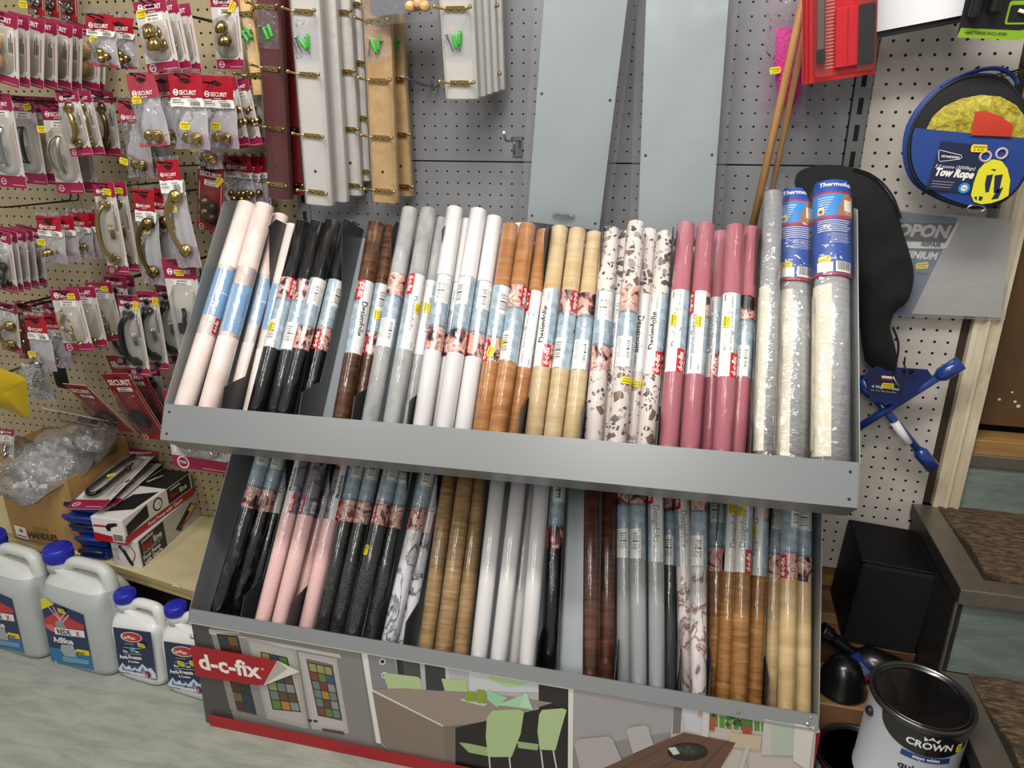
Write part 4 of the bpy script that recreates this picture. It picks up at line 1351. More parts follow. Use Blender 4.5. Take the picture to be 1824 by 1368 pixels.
def series(tag_, maker, tc, bc, wpx, yf, n, step, what, where, kind, lean=0, y1=None, yaw=0, jit=.6, hook=True, dx=0, words=None):
    """n packs one behind another on a hook; the first is the foremost"""
    y1 = yf+lean if y1 is None else y1
    a, h, M = hang_M(tc, bc, yf, y1, yaw)
    mid = on_y((tc[0]+bc[0])/2, (tc[1]+bc[1])/2, (yf+y1)/2)
    wd = wpx/pxm(mid)
    nm, cat = {'blister': ('blister_pack', 'blister pack'), 'bag': ('hang_bag', 'hanging bag'), 'old': ('blister_pack', 'blister pack')}[kind]
    grp = '%s %s' % (what, where)
    rnd_ = random.Random(len(tag_)+int(tc[0]))
    lab = lambda k: ('foremost ' if n > 1 else '')*(k == 0)+what+((', %s from the front' % ORD[k]) if k else '')+' '+where
    root = thing(nm, lab(0), cat, M, grp if n > 1 else None)
    maker(root, wd, h+.012)
    for k in range(1, n):
        Mk = T(dx*k, step*k*(1+.15*rnd_.uniform(-1, 1)), rnd_.uniform(-.002, .001)) @ M @ RZ(rnd_.uniform(-.03, .03)*jit) @ RX(rnd_.uniform(-.05, .02)*jit) @ RY(rnd_.uniform(-.10, .12)*jit)
        dup(root, Mk, lab(k), grp, ('price_sticker',) if rnd_.random() < .6 else ())
    if hook:
        wire_hook(a.x, a.z-.004, min(yf-.025, yf-.02), 'black wire hook carrying the '+what.split(' with ')[-1]+' '+where)
    return root
BL = lambda prod, **k: (lambda r, w, h: blister(r, w, h, prod, **k))
BG = lambda prod, **k: (lambda r, w, h: bag(r, w, h, prod, **k))
KP = lambda w, h: prod_knobs(w, h)
# name, maker, hang point, foot, width px, front distance, count, spacing
series('a', BL(prod_wood, ref=False, vlabel=True), (0, 32), (4, 148), 74, -.24, 9, .032, 'magenta blister card with round wooden knobs', 'in the top left corner', 'blister')
series('b', BL(lambda w, h: prod_pull(w, h, m_chrome), old=True, ref=False, st=(-.15, .86, .1)), (58, -74), (66, 27), 36, -.10, 3, .045, 'dark red blister card with chrome catch', 'above the wooden knobs', 'old')
series('c', BG(lambda w, h: prod_screws(w, h, m_brass), st=(-.2, .50, .05), foot=True, seed=1), (178, 38), (188, 121), 57, -.17, 2, .04, 'red headed bag with two brass pegs', 'right of the wooden knobs', 'bag', dx=.012)
series('d', BL(KP, st=(-.30, .17, .05)), (268, 12), (293, 127), 67, -.20, 3, .035, 'blister card with two brass knobs', 'at the top near the rails', 'blister', dx=.004)
series('e', BL(KP, st=(.30, .17, 1.0)), (399, 0), (412, 123), 54, -.06, 1, .03, 'single blister card with brass knobs', 'just left of the pine batten', 'blister')
series('f', BG(prod_bagknobs, st=(-.22, .36, 0), header=m_fred, strip=False, foot=True, seed=3, head=.34), (252, 142), (278, 262), 60, -.20, 2, .05, 'faded red bag with cupped brass knobs', 'left of the clear bag', 'bag', dx=.012)
series('g', BG(prod_bagknobs, header=m_fred, strip=False, seed=4, st=(-.3, .78, -.3), head=.28), (232, 190), (252, 318), 52, -.13, 2, .05, 'faded red bag with brass cabinet knobs', 'below the brass pegs', 'bag', dx=.012)
series('h', BG(prod_bagknobs, seed=5, st=(.05, .68, 0), head=.32), (330, 143), (345, 268), 66, -.23, 2, .08, 'red headed clear bag with three brass knobs', 'nearest the burgundy batten', 'bag', dx=.012)
series('i', BL(KP), (402, 150), (426, 262), 46, -.08, 3, .03, 'blister card with paired brass knobs', 'behind the clear knob bag', 'blister', dx=.012)
series('j', BL(lambda w, h: prod_bow(w, h, m_chrome)), (-4, 176), (25, 334), 58, -.22, 1, .06, 'blister card with chrome bow handle', 'at the left picture edge', 'blister')
series('k', BL(lambda w, h: prod_bow(w, h, m_blk), st=(.25, .12, .3)), (36, 180), (62, 328), 58, -.13, 3, .03, 'blister card with black bow handle', 'behind the chrome bow handle', 'blister')
series('l', BL(lambda w, h: prod_bow(w, h, m_satin), st=(-.28, .27, 0)), (98, 196), (128, 345), 58, -.16, 2, .05, 'blister card with satin nickel bow handle', 'below the single brass pulls', 'blister')
series('m', BL(lambda w, h: prod_pull(w, h, m_brass, .34, False, side=1), ref=False, vlabel=True), (121, 172), (147, 278), 47, -.20, 2, .035, 'blister card with bright brass pull handle', 'second row from the left', 'blister')
series('n', BL(lambda w, h: prod_pull(w, h, m_abrass, .34, False, side=1), ref=False, vlabel=True), (180, 172), (195, 278), 52, -.06, 1, .03, 'shaded blister card with antique brass pull handle', 'left of the faded red bags', 'blister')
series('o', BG(lambda w, h: prod_screws(w, h, m_brass), seed=6, st=(-.1, .52, .05)), (87, 396), (100, 470), 50, -.20, 5, .035, 'small red headed bag with brass fittings', 'under the empty hook', 'bag', dx=.005)
series('p', BL(lambda w, h: prod_jhook(w, h, m_blk)), (-2, 420), (12, 518), 58, -.20, 6, .020, 'blister card with black coat hooks', 'at left edge, middle row', 'blister', yaw=-.1)
series('q', BL(lambda w, h: prod_pull(w, h, m_brass, .24), ref=False, vlabel=True, st=(.15, .10, -.15), head=.15, foot=.09), (185, 334), (213, 488), 44, -.20, 2, .04, 'long blister card with ornate brass pull', 'mid left board', 'blister')
series('r', BG(lambda w, h: prod_bagpull(w, h, m_abrass), seed=7, st=(.0, .42, .15), header=m_red, head=.22), (256, 348), (276, 508), 42, -.17, 2, .05, 'narrow red headed bag with antique pull', 'beside the ornate pull', 'bag', dx=.008)
series('s', BG(lambda w, h: prod_bagpull(w, h, m_brass), seed=8, st=(-.1, .44, .1), header=m_red, head=.18), (300, 297), (338, 478), 46, -.22, 1, .04, 'leaning clear bag with long brass door pull', 'beside the four castor cups', 'bag')
series('t', BL(prod_cups, old=True, st=(.34, .20, .9), foot=.1), (376, 305), (374, 411), 52, -.10, 1, .04, 'all red card with brass and brown castor cups', 'left of the burgundy batten foot', 'old')
series('u', BG(lambda w, h: prod_screws(w, h, m_brass), seed=9), (424, 288), (430, 372), 56, -.02, 3, .012, 'shaded red headed bag with small fittings', 'behind the burgundy batten foot', 'bag', dx=.014)
series('v', BG(prod_bagknobs, seed=10, strip=False, st=(-.25, .70, .2), header=m_fred), (362, 186), (374, 302), 50, -.12, 1, .04, 'drooping clear bag with brass knobs', 'above the castor cups', 'bag')
series('w', BL(lambda w, h: prod_plate(w, h), st=(.0, .12, 0)), (318, 470), (352, 660), 66, -.20, 1, .04, 'large blister card with black latch and screws', 'tucked behind the display side', 'blister')
series('x', BL(lambda w, h: prod_hook(w, h, m_brass), st=(.22, .11, 0)), (116, 524), (143, 625), 62, -.22, 3, .045, 'blister card with brass cloak hook', 'in the lower left rows', 'blister', dx=.008)
series('y', BL(lambda w, h: prod_pull(w, h, m_blk, .2), vlabel=True, ref=True, head=.12, foot=.09), (205, 500), (228, 650), 46, -.10, 2, .03, 'tall blister card with folded white flap', 'behind the black iron pulls', 'blister')
series('z', BL(lambda w, h: prod_pull(w, h, m_blk, .26, thick=.0062), ref=False, vlabel=True, st=(.36, .12, 1.3), head=.14, foot=.10), (228, 534), (252, 670), 42, -.22, 3, .05, 'blister card with black iron pull handle', 'left of the display side', 'blister', dx=.012)
series('aa', BG(lambda w, h: prod_screws(w, h, m_chrome), seed=11, st=(-.12, .64, 0)), (63, 572), (83, 662), 44, -.20, 2, .04, 'small red headed bag with chrome screw', 'above the cardboard box', 'bag', dx=.012)
series('ab', BL(lambda w, h: prod_bagpull(w, h, m_brass)), (14, 548), (22, 626), 40, -.15, 1, .04, 'blister card with brass latch', 'above the yellow bag', 'blister')
series('ac', BL(KP, old=True), (42, 548), (52, 640), 34, -.10, 1, .04, 'narrow old red card with brass hooks', 'behind the chrome screw bag', 'old')
series('ad', BL(lambda w, h: prod_hook(w, h, m_brass)), (60, 545), (75, 622), 66, -.02, 2, .02, 'shaded magenta card with brass hook', 'behind the chrome screw bag', 'blister', hook=False, dx=.02)
# fan of old red cards sagging on a low hook
for k, (tc, bc, wpx, y0, y1, ref) in enumerate((((84, 728), (206, 752), 42, -.22, -.12, False), ((138, 690), (222, 768), 64, -.19, -.10, True), ((208, 672), (278, 782), 74, -.15, -.10, True), ((232, 662), (292, 770), 70, -.11, -.07, True), ((215, 640), (262, 752), 70, -.06, -.04, False))):
    a, h, M = hang_M(tc, bc, y0, y1, -.15)
    wd = wpx/pxm(a)
    root = thing('blister_pack', ['lowest old red card flopped flat over the box', 'old red card with grey bracket, second up in the fan', 'old red card with white label, third up in the fan', 'old red card, fourth up in the sagging fan', 'old red card hanging straightest at the back of the fan'][k], 'blister pack', M, 'sagging fan of old red cards')
    blister(root, wd, h+.012, prod_bracket, old=True, ref=ref, foot=.1)
a = on_y(262, 640, -.15)
wire_hook(a.x, a.z, -.24, 'black wire hook carrying the sagging fan of red cards')
series('ae', BL(lambda w, h: prod_pull(w, h, m_blk, .15), head=.12), (268, 660), (298, 784), 40, -.06, 1, .03, 'blister card with black bolt', 'showing left of the upper tray corner', 'blister', hook=False)
series('af', BL(prod_robe, foot=.16), (345, 708), (362, 838), 122, -.14, 2, .045, 'wide blister card with chrome robe hooks', 'under upper tray corner', 'blister', hook=False, dx=.02)
# bags on the lowest hooks
root = thing('hang_bag', 'clear bag of wire cup hooks hanging over the cardboard box', 'hanging bag', hang_M((60, 660), (88, 728), -.14, -.12)[2])
def prod_cuphooks(w, h):
    mb = MB(); rg_ = random.Random(5)
    for k in range(7):
        x, y = rg_.uniform(-.3, .3)*w, rg_.uniform(-.35, .2)*h
        mb.tube(spline([(x+.010*math.cos(q*.7+k), y+.010*math.sin(q*.7+k), .004+.0015*q) for q in range(7)], 3), .0014, m_chrome, 6)
    return [(mb, 'cup_hook')]
bag(root, .075, .105, prod_cuphooks, header=m_bag, head=.05, strip=False, seed=14)
m_yfilm = plain('yellow_packet', 'b79a12', .3)
mb = MB()
a, h, M = hang_M((14, 666), (22, 752), -.22, -.20)
puff(mb, rrect(-.055, .055, -.125, .01, .01, 3), .016, .006, m_yfilm, 5, .004, 3, freq=70)
root = tag(mb.build('yellow_packet', None, M), 'crinkled yellow packet hanging at the left edge over the box', 'packet')
mb = MB()
a, h, M = hang_M((104, 650), (118, 708), -.06, -.05)
puff(mb, rrect(-.022, .022, -.075, .01, .006, 3), .012, .005, plain('dark_green_pad', '25291f', .8), 4, .002, 5)
tag(mb.build('scouring_pad', None, M), 'dark green pad in a packet behind the cup hook bag', 'pad')
wire_hook(on_y(38, 655, -.02).x, on_y(38, 655, -.02).z, -.22, 'lowest black wire hook over the yellow packet')
e = on_y(135, 356, .075)
wire_hook(e.x, e.z, -.20, 'empty black wire hook above the small fittings bags')
# ---------------------------------------------------------------- hook rails, kick plates and hooks on the grey board
m_railw = plain('white_rail_paint', 'e6e3e0', .3, coat=1)
m_railb = streaky('burgundy_rail', [(.3, '5a1319'), (.7, '6d1a21')], 8, (1, 1, .3), .35, coat=.6)
m_pine = streaky('pine_rail', [(.25, 'c39a63'), (.45, 'd2ac76'), (.6, 'dcbb88'), (.8, 'c9a06a')], 7, (3, 3, .35), .35, coat=.5)
m_lbrass = plain('lacquered_brass', 'c4ac70', .2, 1)
m_plug = plain('green_wall_plug', '36a832', .45)
m_wrap = film('rail_shrink_wrap', 'fdfdfd', .02, .06, .18, 30, .30)
def rail_hook(mat=None):
    """three-arm brass hook, lying on the board face (x along the hook)"""
    m = mat or m_lbrass
    mb = MB()
    mb.prism([(-.019, -.0045), (.015, -.0055), (.019, -.004), (.019, .004), (.015, .0055), (-.019, .0045)], 0, .0035, m)
    for x in (-.009, .007):
        mb.M = T(x, 0, .003); mb.lathe([(.003, 0), (.0026, .0016), (0, .0024)], m_abrass, 10); mb.M = Matrix()
    for sg in (-1, 1):
        mb.tube(spline([(sg*.018, 0, .003), (sg*.027, .001, .009), (sg*.034, .004, .021)], 4), .0024, m, 8)
        mb.M = T(sg*.0345, .0045, .023); mb.lathe([(0, -.0042), (.003, -.003), (.0042, 0), (.003, .003), (0, .0042)], m, 12); mb.M = Matrix()
    return mb
_rh = rail_hook()
def rail(name, label, tc, bc, wpx, y0, y1, mat, hooks, plugs, group, hlen=None, vertical=False, wrap=True, tw=.018, upto=None):
    a, b = on_y(tc[0], tc[1], y0), on_y(bc[0], bc[1], y1)
    up = (a-b).normalized()
    x = V((1, 0, 0)); x = (x-up*x.dot(up)).normalized()
    wd = wpx/pxm(on_y((tc[0]+bc[0])/2, (tc[1]+bc[1])/2, (y0+y1)/2))
    h = (a-b).length
    M = frame(b, x, y=up)
    top = h+.10
    root = thing(name, label, 'hook rail', M, group)
    mb = MB()
    e = .006
    prof = [(-wd/2, -tw), (-wd/2, -.006), (-wd/2+e, -.001), (-wd/2+e+.001, 0), (wd/2-e-.001, 0), (wd/2-e, -.001), (wd/2, -.006), (wd/2, -tw)]
    mb.grid([[(x_, y_, z_) for x_, z_ in prof] for y_ in (0, h*.5, top)], mat, smooth=False)
    mb.poly([(x_, 0, z_) for x_, z_ in prof], mat); mb.poly([(x_, top, z_) for x_, z_ in prof][::-1], mat)
    mb.poly([(-wd/2, 0, -tw), (-wd/2, top, -tw), (wd/2, top, -tw), (wd/2, 0, -tw)], mat)
    if hooks: 
        mb.M = T(wd*.0, h*.18, .0003); mb.lathe([(.0035, 0), (.002, .0003), (0, .0003)], plain('knot_hole', '3a2a1c', .8), 8); mb.M = Matrix()
    mb.build('board', root)
    for py in hooks:
        q = on_y(tc[0]+(bc[0]-tc[0])*(py-tc[1])/(bc[1]-tc[1]), py, y0+(y1-y0)*(py-tc[1])/(bc[1]-tc[1]))
        _rh.build('hook', root, T(0, (q-b).dot(up), .0005) @ RZ(-.03))
    if plugs:
        q = on_y(tc[0]+(bc[0]-tc[0])*(plugs-tc[1])/(bc[1]-tc[1]), plugs, y0)
        yy = (q-b).dot(up)
        mb = MB()
        rg_ = random.Random(int(tc[0]))
        rows = [[((i/6-.5)*wd*.86, yy+.035-.075*j/5, .002+.006*math.sin(PI*i/6)*min(1, j/3)+.0012*rg_.uniform(-1, 1)) for i in range(7)] for j in range(6)]
        mb.grid(rows, m_bag)
        pb = mb.build('fixings_bag', root)
        mb = MB()
        for k in range(2):
            a_ = rg_.uniform(-.5, .6)+(0 if k else .5)
            mb.M = T(-.004+.010*k, yy-.012+.006*k, .006) @ RZ(a_) @ RX(-PI/2)
            mb.lathe([(.0036, -.012), (.0042, -.010), (.0036, .012), (.0028, .014)], m_plug, 8)
        mb.build('wall_plug', pb)
        mb = MB()
        for k in range(2):
            a_ = rg_.uniform(-.9, .9)
            mb.M = T(-.014+.02*k, yy-.014, .0065) @ RZ(a_) @ RX(-PI/2)
            mb.lathe([(.0036, .017), (.0036, .0155), (.0017, .0145), (.0015, -.014), (0, -.018)], m_chrome, 8)
        mb.build('screw', pb)
    if wrap:
        mb = MB()
        e = .0014
        mb.grid([[(-wd/2-e, y_, -tw), (-wd/2-e, y_, -.003), (-wd/2+.005, y_, e), (wd/2-.005, y_, e), (wd/2+e, y_, -.003), (wd/2+e, y_, -tw)] for y_ in (-.004, h*.33, h*.66, top)], m_wrap)
        mb.build('shrink_wrap', root)
    return root
GR = 'hook rails hanging on the grey board'
rail('hook_rail', 'narrow pine hook rail at far left behind the burgundy rail', (432, 0), (459, 169), 25, -.05, -.05, m_pine, [25, 134], 55, GR, wrap=False)
rail('hook_rail', 'rear burgundy hook rail showing right of the front one', (513, 0), (525, 347), 30, -.035, -.03, m_railb, [128, 230, 328], 0, GR, wrap=False)
rail('hook_rail', 'front burgundy hook rail', (476, 0), (496, 354), 44, -.10, -.075, m_railb, [12, 122, 228, 328], 50, GR)
rail('hook_rail', 'rearmost of the four long white hook rails', (627, 0), (644, 322), 30, -.03, -.02, m_railw, [8, 112, 210, 305], 0, GR)
rail('hook_rail', 'third white hook rail from the front', (605, 0), (628, 348), 34, -.065, -.04, m_railw, [22, 128, 230, 330], 0, GR)
rail('hook_rail', 'second white hook rail from the front', (575, 0), (598, 359), 42, -.10, -.075, m_railw, [], 0, GR)
rail('hook_rail', 'foremost long white hook rail with plugs and screws', (540, 0), (566, 365), 54, -.155, -.12, m_railw, [21, 133, 242, 342], 68, GR)
rail('hook_rail', 'rear pine hook rail showing right of the front one', (699, 30), (717, 349), 34, -.06, -.04, m_pine, [142, 240, 332], 70, GR)
rail('hook_rail', 'front pine hook rail with plugs and screws', (669, 30), (684, 361), 50, -.12, -.095, m_pine, [38, 144, 245, 340], 72, GR)
for k in range(4, 0, -1):
    rail('hook_rail', ['', 'second short white hook rail from the front', 'third short white hook rail from the front', 'fourth short white hook rail from the front', 'rearmost short white hook rail'][k], (811+k*12.5, 0), (822+k*11.5, 176-k*4), 62, -.175+.025*k, -.15+.024*k, m_railw, [14, 133] if k == 4 else [], 0, GR, tw=.016)
rail('hook_rail', 'foremost short white hook rail with green plug bag', (811, 0), (821, 176), 62, -.185, -.16, m_railw, [16, 148], 62, GR, tw=.016)
# grey bag of knobs at the top edge
a, h, M = hang_M((706, -30), (716, 36), -.16, -.15)
root = thing('hang_bag', 'clear bag with silver card and wooden knobs at the top edge', 'hanging bag', M)
mb = MB(); mb.prism(rrect(-.062, .062, -h+.012, .05, .004), -.002, 0, plain('silver_card', '9a9da3', .3, .6)); mb.build('card', root)
for x, y in ((.022, -h+.022), (.040, -h+.026), (.052, -h+.020)):
    mb = MB(); mb.M = T(x, y, .006) @ RY(.5); mb.lathe([(.007, 0), (.010, .004), (.010, .010), (.006, .014), (0, .015)], m_knobw, 14); mb.build('wooden_knob', root)
mb = MB(); rows = [[((i/8-.5)*.15, .05-(h+.055)*j/6, .004+.020*math.sin(PI*i/8)*math.sin(PI*min(1, (j+1)/6.5))+.002*math.sin(i*2+j*3)) for i in range(9)] for j in range(7)]; mb.grid(rows, m_bag); mb.build('front_film', root)
# empty hooks on the grey board
e = on_y(770, 152, 0)
root = thing('wire_hook', 'empty steel double-loop hook between pine and short white rails', 'display hook', T(e.x, 0, e.z))
mb = MB(); mb.tube(spline([(.0, 0, .01), (.0, -.004, 0), (-.004, -.05, -.002), (-.006, -.105, .004), (-.016, -.12, .012), (-.022, -.135, .012), (-.012, -.138, .010), (-.002, -.12, .006), (.012, -.05, -.004), (.014, -.004, -.002), (.014, 0, .008)], 4), .002, plain('steel_wire', '8f9092', .3, .9), 7); mb.build('wire', root)
e = on_y(926, 250, 0)
root = thing('wire_hook', 'empty single steel prong hook with back plate beside the grey plates', 'display hook', T(e.x, 0, e.z))
m_steelw = plain('bright_steel', '8d8e90', .3, .9)
mb = MB(); mb.tube(spline([(0, -.003, -.015), (0, -.004, -.002), (0, -.012, .0), (-.002, -.08, .001), (-.002, -.12, .003), (-.002, -.135, .016)], 4), .0024, m_steelw, 8); mb.build('prong', root)
mb = MB(); mb.M = T(-.002, -.1355, .018); mb.lathe([(0, -.004), (.004, 0), (0, .004)], plain('white_tip', 'e5e5e5', .4), 10); mb.build('tip', root)
mb = MB(); mb.box(-.016, .006, -.003, -.0005, -.035, .008, m_steelw, .0006); mb.tube([(-.012, -.003, .006), (-.012, -.003, -.03)], .0018, m_steelw, 6); mb.build('back_plate', root)
# two grey kick plates in clear sleeves
m_kick = plain('satin_grey_plate', 'c6cfd3', .35)
m_sleeve = film('plate_sleeve', 'fafbfc', .04, .05, .45, 7, .35)
for k, (q, lab) in enumerate((([(968, 0, -.10), (1119, 0, -.10), (1066, 408, -.05), (940, 397, -.05)], 'left grey kick plate in a clear sleeve with screws at the foot'), ([(1153, 0, -.075), (1296, 0, -.075), (1268, 425, -.05), (1134, 425, -.05)], 'right grey kick plate in a clear sleeve'))):
    tl, tr, br, bl = [on_y(*p) for p in q]
    top, bot = (tl+tr)/2, (bl+br)/2
    up = (top-bot).normalized(); x = (tr-tl); x = (x-up*x.dot(up)).normalized()
    M = frame(bot, x, y=up)
    h = (top-bot).length
    w1, w0 = (tr-tl).length/2, (br-bl).length/2
    wd = (w0+w1)/2
    root = thing('kick_plate', lab, 'kick plate', M, 'kick plates on the grey board')
    mb = MB()
    mb.prism([(-wd, 0), (wd, 0), (wd, h+.12), (-wd, h+.12)], -.0015, 0, m_kick)
    mb.build('plate', root)
    hz = (.014, .265) if k == 0 else (.17,)
    for y_ in hz:
        for sx in (-1, 1):
            mb = MB(); mb.M = T(sx*(wd-.010), y_, .0002); mb.lathe([(.003, 0), (.0022, .0003), (0, .0003)], m_hole, 10); mb.build('screw_hole', root)
    mb = MB()
    ex = .018
    rows = []
    for j in range(13):
        y_ = -.012+(h+.13)*j/12
        rows.append([(-wd-ex, y_, -.001), (-wd-.004, y_, .002+.002*math.sin(j*1.7)), (-wd*.5, y_, .004+.003*math.sin(j*1.1+1)), (0, y_, .005+.003*math.sin(j*.8)), (wd*.5, y_, .004+.003*math.sin(j*1.3+2)), (wd+.004, y_, .002+.002*math.sin(j*2.1)), (wd+ex, y_, -.001)])
    mb.grid(rows, m_sleeve)
    mb.build('sleeve', root)
    if k == 0:
        mb = MB(); mb.grid([[((i/5-.5)*.05, .018+.014*j, .004+.004*math.sin(PI*i/5)) for i in range(6)] for j in range(2)], m_bag)
        sb = mb.build('screw_packet', root)
        mb = MB()
        for i in range(5):
            mb.tube([(-.020+.008*i, .022+.002*(i % 2), .004), (-.012+.008*i, .026, .005)], .0016, m_chrome, 6)
        mb.build('screws', sb)
# ---------------------------------------------------------------- right-hand end of the display
# foil packs standing in the last bay of the upper tray
m_foil = NT('crinkled_foil'); 
v = m_foil.coord(rnd=3); s_ = m_foil.sep(v)
g1 = m_foil.math('LESS_THAN', m_foil.math('FRACT', m_foil.math('DIVIDE', s_[2], .012)), .10)
nz = m_foil.noise(v, 90, 3, .6, .5)
m_foil.color(m_foil.mix(g1, 'd3d4d6', 'efeff0')); m_foil.b.inputs['Metallic'].default_value = .55; m_foil.rough(.2)
m_foil.bump(m_foil.math('ADD', m_foil.math('MULTIPLY', nz, 1.), m_foil.math('MULTIPLY', g1, -.6)), .7, .002)
m_foil = m_foil.m
m_cream = plain('cream_backing_paper', 'd8d1bd', .6)
m_fb1 = plain('foil_label_blue', '2f86cc', .35, coat=.3)
m_fb2 = plain('foil_label_navy', '234a9c', .35, coat=.3)
m_fred2 = plain('foil_label_red', 'b5202c', .35)
m_ftan = plain('foil_label_tan', 'a9743f', .4)
m_loose = film('loose_bag', 'fcfcfc', .02, .05, .55, 38, .40)
m_pkskin = plain('print_skin', 'c98f78', .5)
m_bxr2 = plain('print_badge_red', 'a8283a', .5)
R3 = FU.to_3x3()
def foil(tx, ty, bx, by, d, r, full, label, w_extra=.02):
    n = R3 @ V((0, 1, 0)); p0 = FU @ V((0, d, 0)); Fi = FU.inverted()
    b = Fi @ on_p(bx, by, n, p0); t_ = Fi @ on_p(tx, ty, n, p0)
    xb, db, xt, dt, _r = EXF[[q[0] for q in FOIL].index(tx)]
    b, t_ = V((xb, db, b.z)), V((xt, dt, t_.z))
    dirn = (t_-b).normalized()
    low = b+dirn*((-.006-b.z)/dirn.z)
    L = (t_-low).length
    x = V((1, 0, 0)); x = (x-dirn*x.dot(dirn)).normalized()
    SQ = Matrix.Diagonal((1.2 if full else 1, .9 if full else 1, 1, 1))
    root = thing('foil_pack', label, 'foil pack', FU @ frame(low, x, z=dirn), 'insulating foil packs in the upper tray')
    mb = MB(); mb.lathe([(r*.6, .02), (r*.6, 0), (r, 0), (r, L*.97), (r*.6, L*.97), (r*.6, L*.9)], m_foil, 26); mb.build('foil_roll', root, SQ)
    def cyl(rr, z0, z1, a0, a1, mat, mb, k=8):
        rows = [[(rr*math.sin(a0+(a1-a0)*i/k), -rr*math.cos(a0+(a1-a0)*i/k), z) for i in range(k+1)] for z in (z0, z1)]
        mb.grid(rows, mat)
    mb = MB(); cyl(r*1.05, L*.03, L*.60, -1.6, -.15, m_cream, mb); cyl(r*1.10, L*.05, L*.57, -2.0, -1.1, m_cream, mb); mb.build('backing_paper', root, SQ)
    if full:
        mb = MB(); rl = r*1.16
        z0, z1 = L*.63, L*.985
        fz = z0+(z1-z0)*.60
        cyl(rl, fz, z1, -1.5, 1.5, m_fb1, mb, 14)
        cyl(rl, z0, fz, -1.5, 1.5, m_fb2, mb, 14)
        cyl(rl*1.004, fz-.003, fz+.003, -1.5, 1.5, m_fred2, mb, 14); cyl(rl*1.004, z0, z0+.005, -1.5, 1.5, m_fred2, mb, 14); cyl(rl*1.004, z1-.030, z1-.026, -1.5, 1.5, m_fred2, mb, 14)
        cyl(rl*1.003, z1-.026, z1, -1.5, 1.5, m_fb2, mb, 14)
        f = lambda x_, y_, q=1.01: (rl*q*math.sin(x_/rl), -rl*q*math.cos(x_/rl), y_)
        def rc(x0, x1, y0, y1, mat, q): mb.grid([[f(x0+(x1-x0)*i/8, y_, q) for i in range(9)] for y_ in (y0, y1)], mat)
        # picture of a radiator on a tan wall
        for j in range(8):
            rc(.004+.014*(j/8)**1.6, .033, fz+.004+(z1-.034-fz)*j/8, fz+.004+(z1-.034-fz)*(j+1)/8, m_ftan, 1.006)
        rc(.014, .028, fz+.014, fz+.038, m_wht, 1.012); rc(.016, .026, fz+.006, fz+.014, m_knobw, 1.012); rc(.028, .031, fz+.004, fz+.042, m_wht, 1.014)
        rc(.026, .031, fz+.044, fz+.054, m_bink, 1.016); rc(.027, .031, fz+.040, fz+.047, m_pkskin, 1.018)
        rc(-.028, -.017, fz+.006, fz+.021, plain('foil_badge', 'd7d38a', .5), 1.012); rc(-.0255, -.0195, fz+.009, fz+.016, m_bxr2, 1.016)
        for k in range(7): rc(-.028, -.028+.026-.002*k, z1-.040-.0052*k, z1-.0386-.0052*k, m_wht, 1.010)
        for k in range(6): rc(-.028, .026-.003*(k % 3), fz-.008-.0045*k, fz-.0066-.0045*k, m_wht, 1.010)
        for k in range(6): rc(-.006, .024-.004*(k % 2), fz-.036-.0036*k, fz-.0352-.0036*k, m_wht, 1.010)
        rc(-.028, -.003, z0+.007, z0+.027, m_wht, 1.012)
        rc(.001, .027, z0+.007, z0+.029, m_wht, 1.010)
        rr_ = random.Random(4); q = .004
        while q < .024:
            b_ = rr_.uniform(.0005, .0014); mb.grid([[f(q, z0+.011, 1.018), f(q+b_, z0+.011, 1.018)], [f(q, z0+.028, 1.018), f(q+b_, z0+.028, 1.018)]], m_bink); q += b_+rr_.uniform(.0006, .0012)
        mb.text('Thermofoil', .0085, -.026, z1-.014, m_wht, maxw=.052, bold=.03, shear=.2, cut=CUTS, fn=lambda x_, y_: f(x_, y_, 1.014))
        lo_ = mb.build('wrap_label', root, SQ)
        mb = MB()
        price(mb, lambda a_, b_, l_: f(-.016+a_, z0+.033+b_, 1.02+l_*8), .020, .012)
        mb.build('price_sticker', root, SQ)
    mb = MB()
    we = r*1.2+.004
    n_ = 14
    rg_ = random.Random(int(tx))
    rows = []
    for j in range(15):
        z = -.004+(L+.03)*j/14
        rows.append([((i/n_-.5)*2*we+.002*rg_.uniform(-1, 1), -(r*1.24)*math.sqrt(max(0, 1-(abs(i/n_-.5)*2)**3))*(1 if j < 13 else .5)+.0018*rg_.uniform(-1, 1), z) for i in range(n_+1)])
    mb.grid(rows, m_loose); mb.build('clear_sleeve', root, SQ)
foil(*FOIL[0], False, 'leftmost foil roll with cream backing and no blue label')
foil(*FOIL[1], True, 'left one of two foil rolls with blue wrap label')
foil(*FOIL[2], True, 'right one of two foil rolls with blue wrap label')

# bamboo poles leaning on the board
m_bam = streaky('bamboo', [(.25, '96683a'), (.5, 'b08350'), (.75, 'c39a66')], 6, (4, 4, .5), .4)
def pole(tx, ty, bx, by, yt, yb, r, label):
    a, b = on_y(tx, ty, yt), on_y(bx, by, yb)
    d = (b-a).normalized()
    a = a-d*.25; 
    b = b+d*.06
    mb = MB(); mb.tube([a, a.lerp(b, .5), b], r, m_bam, 14)
    o = mb.build('wooden_pole')
    tag(o, label, 'pole', 'wooden poles leaning on the board')
pole(1431, 0, 1341, 402, -.125, -.075, .0075, 'thicker front wooden pole leaning between the rose rolls and foil')
pole(1441, 20, 1362, 402, -.09, -.05, .0058, 'thinner rear wooden pole behind the front pole')
